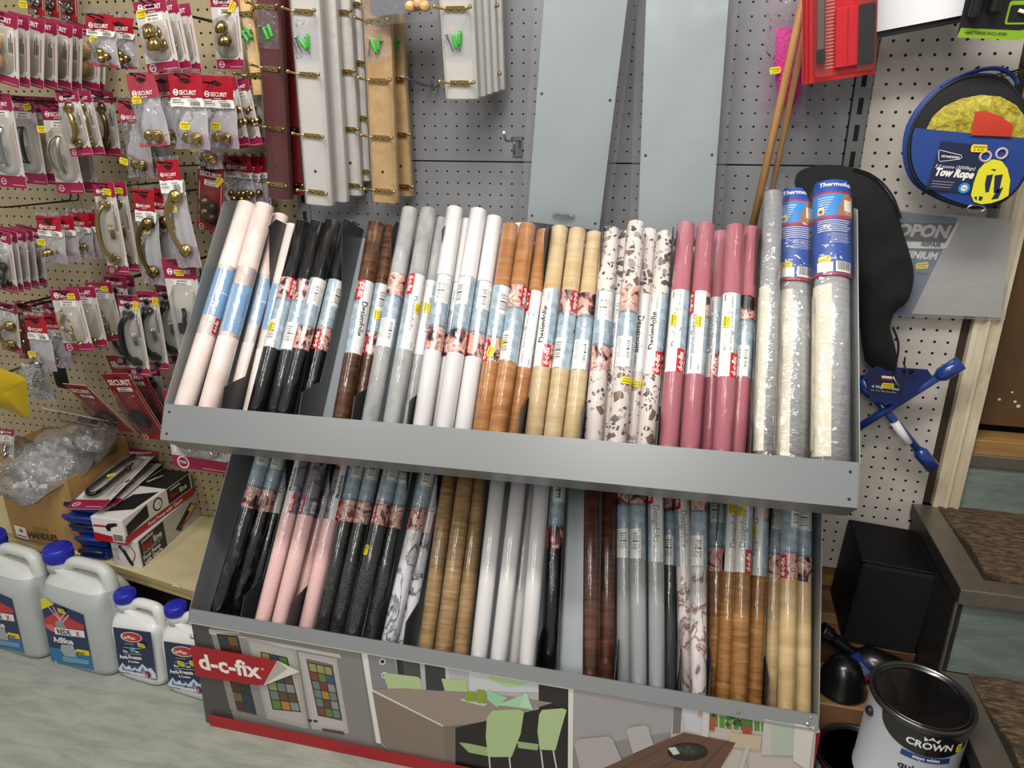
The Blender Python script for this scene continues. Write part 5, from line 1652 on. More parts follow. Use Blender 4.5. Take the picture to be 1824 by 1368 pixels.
# pink duster in a bag
a, h, M = hang_M((1408, 0), (1392, 228), -.06, -.04)
root = thing('hang_bag', 'bright pink duster in a clear bag behind the wooden poles', 'hanging bag', M)
t = NT('pink_plush'); nz = t.noise(t.coord(), 160, 3, .6); t.color(t.ramp(nz, [(.3, 'b01a72'), (.6, 'd62a92')])); t.rough(.9); t.bump(nz, .8, .006)
mb = MB(); puff(mb, [(-.022, -.045), (.022, -.045), (.030, -.07), (.034, -.12), (.030, -.165), (.018, -.19), (.004, -.185), (-.012, -.16), (-.022, -.11)], .016, .008, t.m, 6, .003, 1); mb.build('duster', root)
mb = MB(); mb.grid([[((i/8-.5)*.085, .05-(h+.04)*j/8, -.004+.024*math.sin(PI*i/8)*math.sin(PI*min(1, (j+2)/9))+.002*math.sin(i*2.2+j)) for i in range(9)] for j in range(9)], film('duster_bag', 'f6e9f2', .05, .08, .6, 50, .5)); mb.build('front_film', root)
sticker(root, -.020, -.118, .016, .05, .020, .012)
# red scraper kits
m_scr = plain('scraper_red', 'b3202a', .35)
m_scrc = plain('kit_card_red', 'b51a22', .4)
m_blkp = plain('black_plastic', '17171a', .4)
m_rib = plain('kit_card_lines', 'd98a8c', .4)
a, h, M = hang_M((1503, -40), (1500, 140), -.19, -.18)
root0 = None
for k in range(3):
    Mk = M if k == 0 else T(-.004*k, .022*k, 0) @ M @ RY(.05*k)
    lab = ['front red card with squeegee, snap-off knife and clear blister', 'second red scraper kit behind the front one', 'rearmost red scraper kit'][k]
    if root0 is None:
        root = thing('tool_kit', lab, 'tool kit', M, 'red scraper kits hanging on the upright'); root0 = root
        wd = 112/pxm(a)
        mb = MB(); mb.prism([(-wd/2, -h), (wd/2, -h), (wd/2, .05), (-wd/2, .05)], -.001, 0, m_scrc, m_edge)
        for j in range(26):
            y_ = -h+.02+j*.0055
            mb.poly([(-wd*.27, y_, .0004), (-wd*.13, y_, .0004), (-wd*.13, y_+.0022, .0004), (-wd*.27, y_+.0022, .0004)], m_rib)
        mb.build('backing_card', root)
        mb = MB(); mb.box(-wd*.13, wd*.22, -h+.018, -.045, .004, .011, m_scr, .0015); mb.box(wd*.045, wd*.06, -h+.018, -.045, .004, .013, m_scr, .001); mb.build('squeegee', root)
        mb = MB(); mb.box(wd*.22, wd*.46, -h+.018, -.045, .003, .012, m_blkp, .0015); mb.build('felt_edge', root)
        mb = MB(); mb.box(-wd*.40, -wd*.29, -.105, .05, .004, .010, m_satin, .001); mb.box(-wd*.41, -wd*.28, -h+.03, -.105, .003, .013, m_blkp, .002)
        for j in range(22): mb.poly([(-wd*.36, -.09+j*.006, .0103), (-wd*.33, -.088+j*.006, .0103), (-wd*.33, -.0875+j*.006, .0103), (-wd*.36, -.0895+j*.006, .0103)], m_bink)
        mb.build('snap_off_knife', root)
        mb = MB(); O = rrect(-wd*.46, wd*.49, -h+.008, .04, .006, 3)
        mb.grid([[(x*(1-.03*q), y, .0008+zz) for x, y in O] for q, zz in ((0, 0), (.3, .012), (1, .016), (3, .017), (20, .017))], m_blister, cu=True); mb.build('blister_shell', root)
    else: dup(root0, Mk, lab)
# white sheet stack at the top
a, h, M = hang_M((1653, -30), (1653, 38), -.12, -.12)
root = thing('sheet_pack', 'stack of white plastic sheets with black lower edge at the top', 'sheet pack', M)
mb = MB(); mb.prism([(-.10, -h), (.095, -h-.002), (.095, .06), (-.10, .06)], 0, .002, plain('sheet_white', 'e3e4e8', .25)); mb.build('front_sheet', root)
mb = MB()
for k in range(3): mb.prism([(-.102, -h-.004-k*.003), (.093, -h-.006-k*.003), (.093, .06), (-.102, .06)], -.006-.004*k, -.003-.004*k, m_blkp if k < 1 else plain('sheet_grey', '55565a', .4))
mb.build('rear_sheet', root)
# torch blister, top right
m_lime = plain('lime_card', '7fa81e', .4)
a, h, M = hang_M((1802, -60), (1782, 70), -.20, -.19)
root = thing('tool_kit', 'lime green and black torch pack in the top right corner', 'torch pack', M)
mb = MB()
mb.M = RZ(-.10)
mb.prism([(-.055, -h+.004), (.09, -h+.010), (.09, .06), (-.055, .06)], -.001, 0, m_blkp)
mb.poly([(-.055, -h+.004, .0006), (.035, -h-.001, .0006), (.09, -h+.016, .0006), (.09, -h+.024, .0006), (.035, -h+.013, .0006), (-.052, -h+.018, .0006)], m_lime)
mb.text('+BATTERIES INCLUDED', .0042, -.045, -h+.009, m_bink, z=.001, maxw=.065, rot=-.05)
for j in (0, 1):
    mb.prism(rrect(.010, .056, -h+.022+.040*j, -h+.056+.040*j, .004), .0004, .0012, m_lime); mb.prism(rrect(.013, .054, -h+.025+.040*j, -h+.050+.040*j, .003), .0008, .0016, m_blkp)
    mb.M = mb.M @ T(0, 0, 0)
mb.text('ADVENT', .006, -.012, -h+.055, m_wht, z=.0185, rot=1.45, maxw=.03)
mb.build('backing_card', root)
for x, y in ((-.042, -h+.075), (-.014, -h+.08)):
    mb = MB(); mb.M = T(x, y, .012) @ RZ(-.15) @ RX(-PI/2); mb.lathe([(.008, -.04), (.009, -.036), (.009, .0), (.013, .01), (.013, .028), (.010, .032), (0, .032)], [m_blkp, m_blkp, m_blkp, m_satin, m_satin, m_chrome], 18); mb.build('torch', root)
for j in (0, 1):
    mb = MB(); mb.tube([(.018, -h+.040+.040*j, .006), (.046, -h+.028+.040*j, .006)], .0028, m_wht, 8); mb.build('keyring_light', root)
# tow rope bag
cxp, cyp, yb_ = 1722, 255, -.10
m_navy = plain('nylon_blue', '1f3f86', .5, var=.12)
m_trim = plain('black_webbing', '121318', .6)
t = NT('yellow_rope_mesh')
v = t.coord(); o = t.sep(v)
n1 = t.noise(t.coord(scale=(1, 1, 1)), 38, 4, .6, 2.2)
mesh_ = t.math('MAXIMUM', t.math('SINE', t.math('MULTIPLY', t.math('ADD', o[0], o[1]), 1500)), t.math('SINE', t.math('MULTIPLY', t.math('SUBTRACT', o[0], o[1]), 1500)))
t.color(t.mix(t.math('MULTIPLY', t.math('GREATER_THAN', mesh_, .82), .75), t.ramp(n1, [(.3, '6b5a10'), (.45, 'b7a52a'), (.6, 'd8cc4a'), (.75, 'e6dd74')]), '25220f')); t.rough(.6); t.bump(n1, .7, .004)
m_rope = t.m
t = NT('black_mesh'); o = t.sep(t.coord())
mesh_ = t.math('MAXIMUM', t.math('SINE', t.math('MULTIPLY', t.math('ADD', o[0], o[1]), 1700)), t.math('SINE', t.math('MULTIPLY', t.math('SUBTRACT', o[0], o[1]), 1700)))
t.color(t.mix(t.math('GREATER_THAN', mesh_, .6), '040404', '1c1d20')); t.rough(.7)
m_bmesh = t.m
c = on_y(cxp, cyp, yb_)
P1 = [(1757, 130), (1782, 141), (1806, 165), (1824, 200), (1832, 245), (1826, 292), (1805, 335), (1770, 364), (1730, 372), (1692, 364), (1655, 348), (1624, 325), (1609, 290), (1608, 250), (1618, 215), (1640, 182), (1672, 152), (1712, 133)]
def loc(px, py, y=yb_): 
    q = on_y(px, py, y)-c
    return (q.x, q.z)
M = Matrix(((1, 0, 0, c.x), (0, 0, -1, c.y), (0, 1, 0, c.z), (0, 0, 0, 1)))
root = thing('tow_rope_bag', 'round blue and black bag of yellow tow rope on the right board', 'tow rope bag', M)
O = [loc(*p) for p in P1]
O = [(p.x, p.y) for p in spline([(*q, 0) for q in O]+[(*O[0], 0)], 3)][:-1]
mb = MB(); puff(mb, O, .028, .022, m_navy, 6, .0006, 2, p=.35); mb.build('shell', root)
I = [(x*.93, y*.93) for x, y in O]
def clip(poly, f):      # keep f(x, y) > 0
    out = []
    for i in range(len(poly)):
        a_, b_ = poly[i-1], poly[i]
        fa, fb = f(*a_), f(*b_)
        if (fa > 0) != (fb > 0):
            t_ = fa/(fa-fb); out.append((a_[0]+(b_[0]-a_[0])*t_, a_[1]+(b_[1]-a_[1])*t_))
        if fb > 0: out.append(b_)
    return out
l1, l2 = loc(1636, 229), loc(1822, 247)
sl = (l2[1]-l1[1])/(l2[0]-l1[0])
front = lambda x, y: l1[1]+sl*(x-l1[0])-y
def skin(poly, z, mat, nm, dome=0, par=root):
    mb = MB(); cx_ = sum(p[0] for p in poly)/len(poly); cy_ = sum(p[1] for p in poly)/len(poly)
    rows = [[(cx_+(x-cx_)*s, cy_+(y-cy_)*s, z+dome*(1-s*s)) for x, y in poly] for s in (1, .75, .5, .25, .02)]
    mb.grid(rows, mat, cu=True); return mb.build(nm, par)
up_ = clip(I, lambda x, y: -front(x, y)); lo_ = clip(I, front)
skin(up_, .0295, m_bmesh, 'mesh_window', .002)
rp = [loc(*p) for p in ((1640, 232), (1652, 208), (1672, 190), (1700, 177), (1735, 170), (1770, 173), (1798, 188), (1815, 212), (1822, 246))]
ro = skin(rp, .0315, m_rope, 'yellow_rope', .006)
skin([loc(*p) for p in ((1724, 199), (1742, 198), (1770, 208), (1790, 224), (1787, 243), (1716, 240))], .0375, plain('red_rag', 'b9371f', .5), 'red_flag', .002)
fp = skin(lo_, .0325, m_navy, 'front_pocket', .004)
# piping, handle, hook ring
mb = MB(); mb.tube([(x*.955, y*.955, .027) for x, y in O], .0032, m_trim, 8, closed=True); mb.build('piping', root)
mb = MB()
for pts in ([(1672, 158), (1700, 140), (1738, 126), (1770, 124), (1792, 136), (1800, 152)], [(1776, 140), (1786, 146), (1790, 156)]):
    q = [(*loc(*p), .012+.004*i) for i, p in enumerate(pts)]
    mb.tube(spline(q, 4), .0045, m_navy if len(pts) > 3 else m_trim, 8, flat=.35)
mb.build('strap', root)
mb = MB(); q = circle(.0145, 20, *loc(1727, 368), sy=.45); mb.tube([(x, y, .034) for x, y in q], .0016, m_chrome, 8, closed=True); mb.build('buckle_ring', root)
# printed panel
m_nv = plain('print_navy', '1a2343', .45); m_ylw = plain('print_rope_yellow', 'dcd52a', .45); m_pk = plain('print_loop_grey', 'b9a9b4', .45)
mb = MB()
def L3(px, py, z): return (*loc(px, py), z)
z = .0372
mb.poly([L3(*p, z) for p in ((1665, 250), (1733, 258), (1718, 342), (1640, 334))], m_nv)
mb.poly([L3(*p, z) for p in ((1733, 258), (1741, 259), (1728, 330), (1718, 342))], m_nv)
fr = [(1662, 266), (1700, 275), (1701, 279), (1697, 282), (1663, 286), (1661, 283), (1661, 268)]
mb.tube([L3(*p, z+.0006) for p in fr], .0007, m_wht, 4, closed=True)
def wtxt(s, size, px, py, px2, py2, mat, **k):
    a_, b_ = loc(px, py), loc(px2, py2)
    r_ = math.atan2(b_[1]-a_[1], b_[0]-a_[0]); mw = math.hypot(b_[0]-a_[0], b_[1]-a_[1])
    mb.text(s, size, a_[0], a_[1], mat, z=z+.0008, rot=r_, maxw=mw, **k)
wtxt('streetwize', .0050, 1665, 278, 1697, 281, m_wht, bold=.02)
wtxt('3.0 tonne (3000kgs)', .0058, 1654, 296, 1724, 301, m_wht, bold=0, shear=.2)
wtxt('Tow Rope', .0125, 1652, 309, 1720, 315, m_wht, bold=.06, shear=.2)
for k in range(3):
    mb.poly([L3(*p, z+.0006) for p in ((1650-k, 319+k*4.6), (1688-k*3, 322+k*4.6), (1688-k*3, 322.8+k*4.6), (1650-k, 319.8+k*4.6))], m_pk)
q = loc(1705, 332); mb.poly([(x, y, z+.0006) for x, y in circle(.0095, 16, *q)], m_fb1); mb.poly([(x, y, z+.001) for x, y in circle(.0055, 14, *q)], m_wht); mb.text('TUV', .003, q[0], q[1]-.0015, m_nv, z=z+.0014, align='c', maxw=.008)
coil = [(1745, 284), (1757, 282), (1770, 285), (1780, 298), (1785, 318), (1782, 345), (1770, 352), (1752, 358), (1735, 360), (1722, 356), (1717, 344), (1722, 322), (1730, 300)]
mb.poly([L3(*p, z+.0003) for p in coil], m_ylw)
for pts in ([(1744, 310), (1755, 308), (1748, 338), (1742, 340), (1741, 325)], [(1758, 310), (1772, 308), (1765, 340), (1756, 340)], [(1762, 335), (1773, 330), (1764, 350), (1752, 352)], [(1722, 348), (1727, 346), (1727, 354)], [(1751, 299), (1760, 299), (1758, 303)], [(1731, 346), (1738, 347), (1735, 354), (1730, 353)]):
    mb.poly([L3(*p, z+.0007) for p in pts], m_nv)
for px, py in ((1742, 277), (1770, 272)):
    q = circle(.0085, 18, *loc(px, py)); mb.tube([(x, y, z+.0002) for x, y in q], .0022, m_pk, 6, closed=True)
mb.build('printed_panel', root)
q = loc(1730, 263); sticker(root, q[0], q[1], z+.002, -.03, .026, .013)
e = on_y(1765, 128, yb_)
wire_hook(e.x+.03, e.z-.004, -.21, 'steel double hook holding the tow rope bag', yb=.002, spread=.02)
# repair mesh packet
a, h, M = hang_M((1694, 352), (1690, 570), -.036, -.028)
root = thing('mesh_pack', 'flat packet of grey aluminium repair mesh under the tow rope bag', 'repair mesh packet', M)
def pl(px, py):
    q = M.inverted() @ on_p(px, py, M.to_3x3() @ V((0, 0, 1)), M @ V((0, 0, 0))); return (q.x, q.y)
t = NT('fine_grey_mesh'); o = t.sep(t.coord())
g_ = t.math('MAXIMUM', t.math('SINE', t.math('MULTIPLY', o[0], 3600)), t.math('SINE', t.math('MULTIPLY', o[1], 3600)))
t.color(t.mix(t.math('GREATER_THAN', g_, .3), '93928f', 'c9c7c3')); t.rough(.4); t.b.inputs['Metallic'].default_value = .3
mb = MB(); mb.prism([pl(*p) for p in ((1575, 372), (1800, 392), (1784, 566), (1560, 556))], -.003, -.001, t.m); mb.build('mesh_sheet', root)
mb = MB()
zz = .0004
mb.poly([(*pl(*p), zz) for p in ((1560, 372), (1706, 388), (1622, 562), (1550, 556))], plain('card_slate_blue', '53697f', .4))
mb.poly([(*pl(*p), zz+.0003) for p in ((1560, 396), (1702, 398), (1685, 431), (1560, 426))], plain('card_charcoal', '27262a', .4))
mb.poly([(*pl(*p), zz+.0003) for p in ((1560, 428), (1683, 433), (1706, 394), (1709, 396), (1686, 443), (1560, 441))], m_wht)
def ptx(s, size, x0, y0, x1, y1, mat, **k):
    a_, b_ = pl(x0, y0), pl(x1, y1)
    mb.text(s, size, b_[0], b_[1], mat, z=zz+.0007, rot=math.atan2(b_[1]-a_[1], b_[0]-a_[0]), maxw=math.hypot(b_[0]-a_[0], b_[1]-a_[1]), align='r', **k)
ptx('ISOPON', .023, 1570, 418, 1687, 423, plain('card_silver_ink', 'b8b6b4', .4), bold=.05, shear=.15)
ptx('REPAIR', .008, 1632, 437, 1675, 440, m_bink, bold=.04, shear=.2)
ptx('ALUMINIUM', .014, 1572, 456, 1667, 462, m_wht, bold=.04, shear=.15)
for q in ((1634, 485, 1652, 487), (1618, 518, 1627, 519)): mb.poly([(*pl(*p), zz+.0004) for p in ((q[0], q[1]), (q[2], q[3]), (q[2], q[3]+2), (q[0], q[1]+2))], m_nv)
mb.build('printed_card', root)
q = pl(1642, 473); sticker(root, q[0], q[1], .001, -.03, .023, .013)
mb = MB(); Q = [pl(*p) for p in ((1548, 352), (1812, 374), (1790, 570), (1545, 562))]
rows = [[tuple(V((*Q[0], 0)).lerp(V((*Q[1], 0)), i/8).lerp(V((*Q[3], 0)).lerp(V((*Q[2], 0)), i/8), j/6)+V((0, 0, .0025+.0012*math.sin(i*1.9+j*2.3)))) for i in range(9)] for j in range(7)]
mb.grid(rows, film('mesh_bag', 'f3f3f4', .12, .1, .4, 30, .5)); mb.build('clear_bag', root)
# black fleece jacket over the end of the stand
t = NT('black_fleece'); nz = t.noise(t.coord(), 260, 3, .6); t.color(t.mix(nz, '0c0c0e', '17181b')); t.rough(.95); t.bump(nz, .5, .002)
yj = -.056
c = on_y(1545, 470, yj)
JP = [(1415, 325), (1424, 305), (1462, 294), (1515, 298), (1560, 318), (1592, 360), (1606, 405), (1620, 450), (1628, 490), (1618, 535), (1592, 560), (1585, 600), (1598, 640), (1592, 668), (1565, 660), (1540, 640), (1528, 560), (1500, 480), (1440, 400)]
M = Matrix(((1, 0, 0, c.x), (0, 0, -1, c.y), (0, 1, 0, c.z), (0, 0, 0, 1)))
root = thing('jacket', 'black fleece jacket with zip hung over the end of the display', 'jacket', M)
O = [((on_y(*p, yj)-c).x, (on_y(*p, yj)-c).z) for p in JP]
O = [(p.x, p.y) for p in spline([(*q, 0) for q in O]+[(*O[0], 0)], 3)][:-1]
mb = MB(); puff(mb, O, .036, .024, t.m, 7, .006, 4, freq=30); mb.build('fleece', root)
mb = MB()
zpt = [(1519, 300), (1545, 308), (1570, 326), (1590, 354), (1602, 388)]
zp = spline([((on_y(*p, yj)-c).x, (on_y(*p, yj)-c).z, .010) for p in zpt], 8)
mb.tube(zp, .0016, m_blkp, 6)
for i in range(0, len(zp)-1):
    for f_ in (0, .5):
        q = zp[i].lerp(zp[i+1], f_); mb.M = T(*q); mb.box(-.0025, .0025, -.0009, .0009, -.001, .003, m_blkp); mb.M = Matrix()
mb.build('zip', root)
mb = MB()
zpt = [(1588, 580), (1598, 610), (1594, 645), (1590, 662)]
mb.tube(spline([((on_y(*p, yj)-c).x, (on_y(*p, yj)-c).z, .010) for p in zpt], 8), .0025, m_blkp, 6)
mb.build('lower_zip', root)
mb = MB(); q0, q1 = [((on_y(*p, yj-.02)-c).x, (on_y(*p, yj-.02)-c).z, .03) for p in ((1588, 668), (1604, 694))]; mb.tube([q0, q1], .0022, m_satin, 8); mb.build('zip_pull', root)
# four-way wheel wrench
m_wb = plain('wrench_blue', '17367e', .3, coat=.6)
yw = -.045
def pt(px, py, y=yw): return on_y(px, py, y)
c = pt(1585, 727)
root = thing('wheel_wrench', 'blue four-way wheel wrench with card below the mesh packet', 'wheel wrench', T(*c))
def arm(p1, p2, s1, s2, y1, y2, nm, sock):
    mb = MB(); a_, b_ = pt(*p1, y1)-c, pt(*p2, y2)-c
    mb.tube([a_, b_], .0088, m_wb, 12)
    d = (b_-a_).normalized(); 
    for q, e, f_ in ((b_, d, s2), (a_, -d, s1)):
        if not f_: continue
        M_ = frame(q, e.orthogonal(), z=e); o = mb.M; mb.M = M_
        mb.lathe([(.0088, -.030), (.0155, -.018), (.0155, .024), (.0125, .024), (.0115, .004), (0, .004)], m_wb, 16); mb.M = o
    mb.build(nm, root)
arm((1500, 780), (1692, 658), 1, 1, -.035, -.065, 'long_arm', 1)
arm((1543, 690), (1649, 818), 1, 1, -.04, -.05, 'cross_arm', 1)
mb = MB(); a_, b_ = pt(1593, 752, -.05)-c, pt(1618, 790, -.055)-c; mb.tube([a_, b_], .0092, m_wht, 12); mb.build('arm_sticker', root)
n_ = (b_-a_).normalized()
mb = MB()
F2 = lambda px, py, z_=0: tuple(pt(px, py, yw-.020-z_)-c)
mb.poly([F2(*p) for p in ((1542, 665), (1560, 652), (1652, 658), (1662, 672), (1640, 700), (1600, 722), (1550, 716))], plain('wrench_card_blue', '16245c', .4))
mb.poly([F2(*p, .0006) for p in ((1552, 662), (1612, 664), (1606, 706), (1548, 700))], m_nv)
mb.poly([F2(*p, .001) for p in ((1571, 669), (1592, 671), (1590, 675), (1570, 673))], m_wht); mb.poly([F2(*p, .0012) for p in ((1571, 673), (1590, 675), (1590, 678), (1570, 676))], m_redp)
a_ = V(F2(1552, 690, .001)); b_ = V(F2(1606, 696, .001)); M_ = frame(a_, b_-a_, z=(0, -1, 0)); mb.M = M_
mb.text('4 Way Wrench', .0062, 0, 0, m_wht, maxw=(b_-a_).length, bold=.02, z=.0006)
mb.text('Sizes: 17mm, 19mm, 22mm, 23mm', .0025, .0, -.0065, m_wht, maxw=(b_-a_).length, bold=0, z=.0006); mb.M = Matrix()
mb.build('card', root)
mb = MB(); q = V(F2(1581, 687, .003)); price(mb, lambda x, y, l: (q.x+x, q.y-l, q.z+y), .024, .012); mb.build('price_sticker', root)
e = pt(1588, 668, 0.002)
wire_hook(on_y(1600, 650, .002).x, on_y(1600, 650, .002).z, -.08, 'short wire hook holding the wheel wrench', yb=.002, spread=.010)
# ---------------------------------------------------------------- shelf on the left and what lies on it
SZ = -1.08
m_shelf = streaky('cream_shelf_laminate', [(.3, 'c3b48b'), (.6, 'd3c59c'), (.85, 'ddd0ac')], 5, (1, 2, 1), .45)
m_ply = streaky('shelf_edge_layers', [(.3, '8f7c50'), (.5, 'b7a473'), (.7, 'd0c199')], 30, (.05, .05, 4), .5)
fl_, fr_ = on_z(140, 988, SZ), on_z(342, 1052, SZ)
dxy = (fr_-fl_)/(fr_.x-fl_.x)
sx0, sx1 = -1.75, -.66
ya, yb2 = fl_.y+dxy.y*(sx0-fl_.x), fl_.y+dxy.y*(sx1-fl_.x)
root = thing('shelf', 'cream laminated bottom shelf under the ironmongery board', 'shelf', T((sx0+sx1)/2, 0, SZ-.04))
iv = root.matrix_world.inverted()
mb = MB(); mb.prism([(sx0, .07), (sx0, ya), (sx1, yb2), (sx1, .07)], SZ-.034, SZ, m_shelf, m_ply); mb.build('board', root, iv)
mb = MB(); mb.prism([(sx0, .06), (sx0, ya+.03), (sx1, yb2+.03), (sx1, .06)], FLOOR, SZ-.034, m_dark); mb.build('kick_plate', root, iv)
mb = MB(); q = on_p(312, 1042, V((-dxy.y, 1, 0)), fl_); 
mb.poly([q+V((a*.03, a*.03*dxy.y-.0012, b*.012)) for a, b in ((-.5, -.6), (-.3, -.2), (-.5, .6), (.5, .5), (.55, -.7), (.2, -.3))], m_wht); mb.build('torn_sticker', root, iv)
# cardboard box of plastic bags
m_card = streaky('corrugated_card', [(.3, '94703f'), (.6, 'a8824e'), (.85, 'b8945f')], 8, (1, 1, .3), .75)
m_cardin = plain('corrugated_card_inside', '9a7646', .8)
A, B = on_z(25, 958, SZ), on_z(148, 983, SZ)
u = (B-A).normalized(); vv = V((-u.y, u.x, 0))
Mc = frame(A, u, y=vv)
bw, bd = (B-A).length, .225
root = thing('cardboard_box', 'open cardboard box of plastic bags marked HANDLES on the shelf', 'cardboard box', Mc)
PN2 = -vv
def cb(px, py):
    q = Mc.inverted() @ on_p(px, py, PN2, A); return (q.x, q.z)
top = [(.0, cb(0, 842)[1]), *[cb(*p) for p in ((24, 855), (32, 880), (72, 893), (84, 856), (124, 856))]]
wh = top[-1][1]
fr = [(0, .0), (bw, .0), (bw+.002, wh)]+[(x, z) for x, z in top[::-1][1:]]
mb = MB(); mb.M = Matrix(((1, 0, 0, 0), (0, 0, 1, 0), (0, 1, 0, 0), (0, 0, 0, 1)))
mb.prism(fr, -.0, .004, m_card); mb.build('front_wall', root)
mb = MB(); mb.box(0, .004, .004, bd, 0, wh+.02, m_card); mb.box(bw-.003, bw+.001, .004, bd, 0, wh, m_card); mb.box(0, bw, bd-.004, bd, 0, wh+.035, m_card, 0, {'-y': m_cardin}); mb.box(0, bw, 0, bd, .0, .004, m_card)
mb.build('side_walls', root)
mb = MB(); rg_ = random.Random(8)
rows = [[(-.002-.02*j-.006*rg_.random(), bd*i/8, wh+.015+.025*j+.008*rg_.uniform(-1, 1)) for i in range(9)] for j in range(2)]
mb.grid(rows, m_cardin, smooth=False); mb.build('torn_flap', root)
mb = MB(); f3 = lambda px, py, e: (cb(px, py)[0], -e, cb(px, py)[1])
mb.poly([f3(*p, .0008) for p in ((59, 937), (84, 941), (94, 969), (67, 969))], plain('brown_tape', '8a6a3a', .35)); mb.build('parcel_tape', root)
mb = MB()
mb.poly([f3(*p, .0008) for p in ((25, 935), (45, 940), (51, 961), (31, 955))], m_wht)
q = cb(38, 945); mb.poly([(q[0]+x, -.0012, q[1]+z) for x, z in circle(.008, 12, sy=.8)], m_card)
mb.poly([f3(*p, .0012) for p in ((31, 951), (48, 956), (49, 958), (32, 953))], m_bink)
a_, b_ = V(f3(53, 957, .0012)), V(f3(104, 964, .0012))
mb.M = frame(a_, b_-a_, z=(0, -1, 0)); mb.text('HANDLES', .020, 0, 0, plain('stamp_ink', '241c16', .6), maxw=(b_-a_).length, bold=.03, shear=.0)
mb.build('printed_mark', root)
m_crump = film('crumpled_bag', 'f6f6f6', .13, .08, .9, 42, .6)
for k, (px, py, r1, r2, zz, lab) in enumerate(((58, 852, .080, .055, -.86, 'crumpled clear bag spilling from the front notch of the box'), (100, 818, .085, .06, -.825, 'crumpled clear bag in the middle of the cardboard box'), (130, 795, .08, .055, -.80, 'crumpled clear bag at the back of the cardboard box'), (25, 812, .06, .045, -.83, 'crumpled clear bag at the left of the cardboard box'), (168, 780, .065, .035, -.80, 'crumpled clear bag hanging over the right rim of the box'))):
    r1, r2 = r1*1.25, r2*1.2
    q = on_y(px, py, -.185+.055*k if k < 3 else -.10)
    M = T(q.x, q.y, q.z) @ RZ(.5*k) @ RX(PI/2-.9)
    root = thing('plastic_bag', lab, 'plastic bag', M, 'crumpled bags in the cardboard box')
    rg_ = random.Random(20+k)
    O = [(math.cos(a)*r1*rg_.uniform(.85, 1.15), math.sin(a)*r2*1.2*rg_.uniform(.85, 1.15)) for a in [2*PI*i/18 for i in range(18)]]
    mb = MB(); puff(mb, O, .034, .030, m_crump, 7, .010, k, freq=55); mb.build('film', root)
    mb = MB()
    for j in range(7):
        mb.M = T(rg_.uniform(-.5, .5)*r1, rg_.uniform(-.5, .5)*r2, rg_.uniform(-.008, .012)) @ RZ(rg_.uniform(0, 6)) @ RX(rg_.uniform(-.6, .6))
        mb.box(-.022, .022, -.007, .007, -.004, .004, plain('frosted_fitting', 'c9c9c9', .35), .0015)
    mb.build('fittings', root)
a, h, M = hang_M((12, 772), (16, 812), -.10, -.12)
root = thing('blister_pack', 'blister card stuffed upright inside the left of the cardboard box', 'blister pack', M @ RZ(-.15))
blister(root, .055, .10, lambda w, h: prod_robe(w, h))
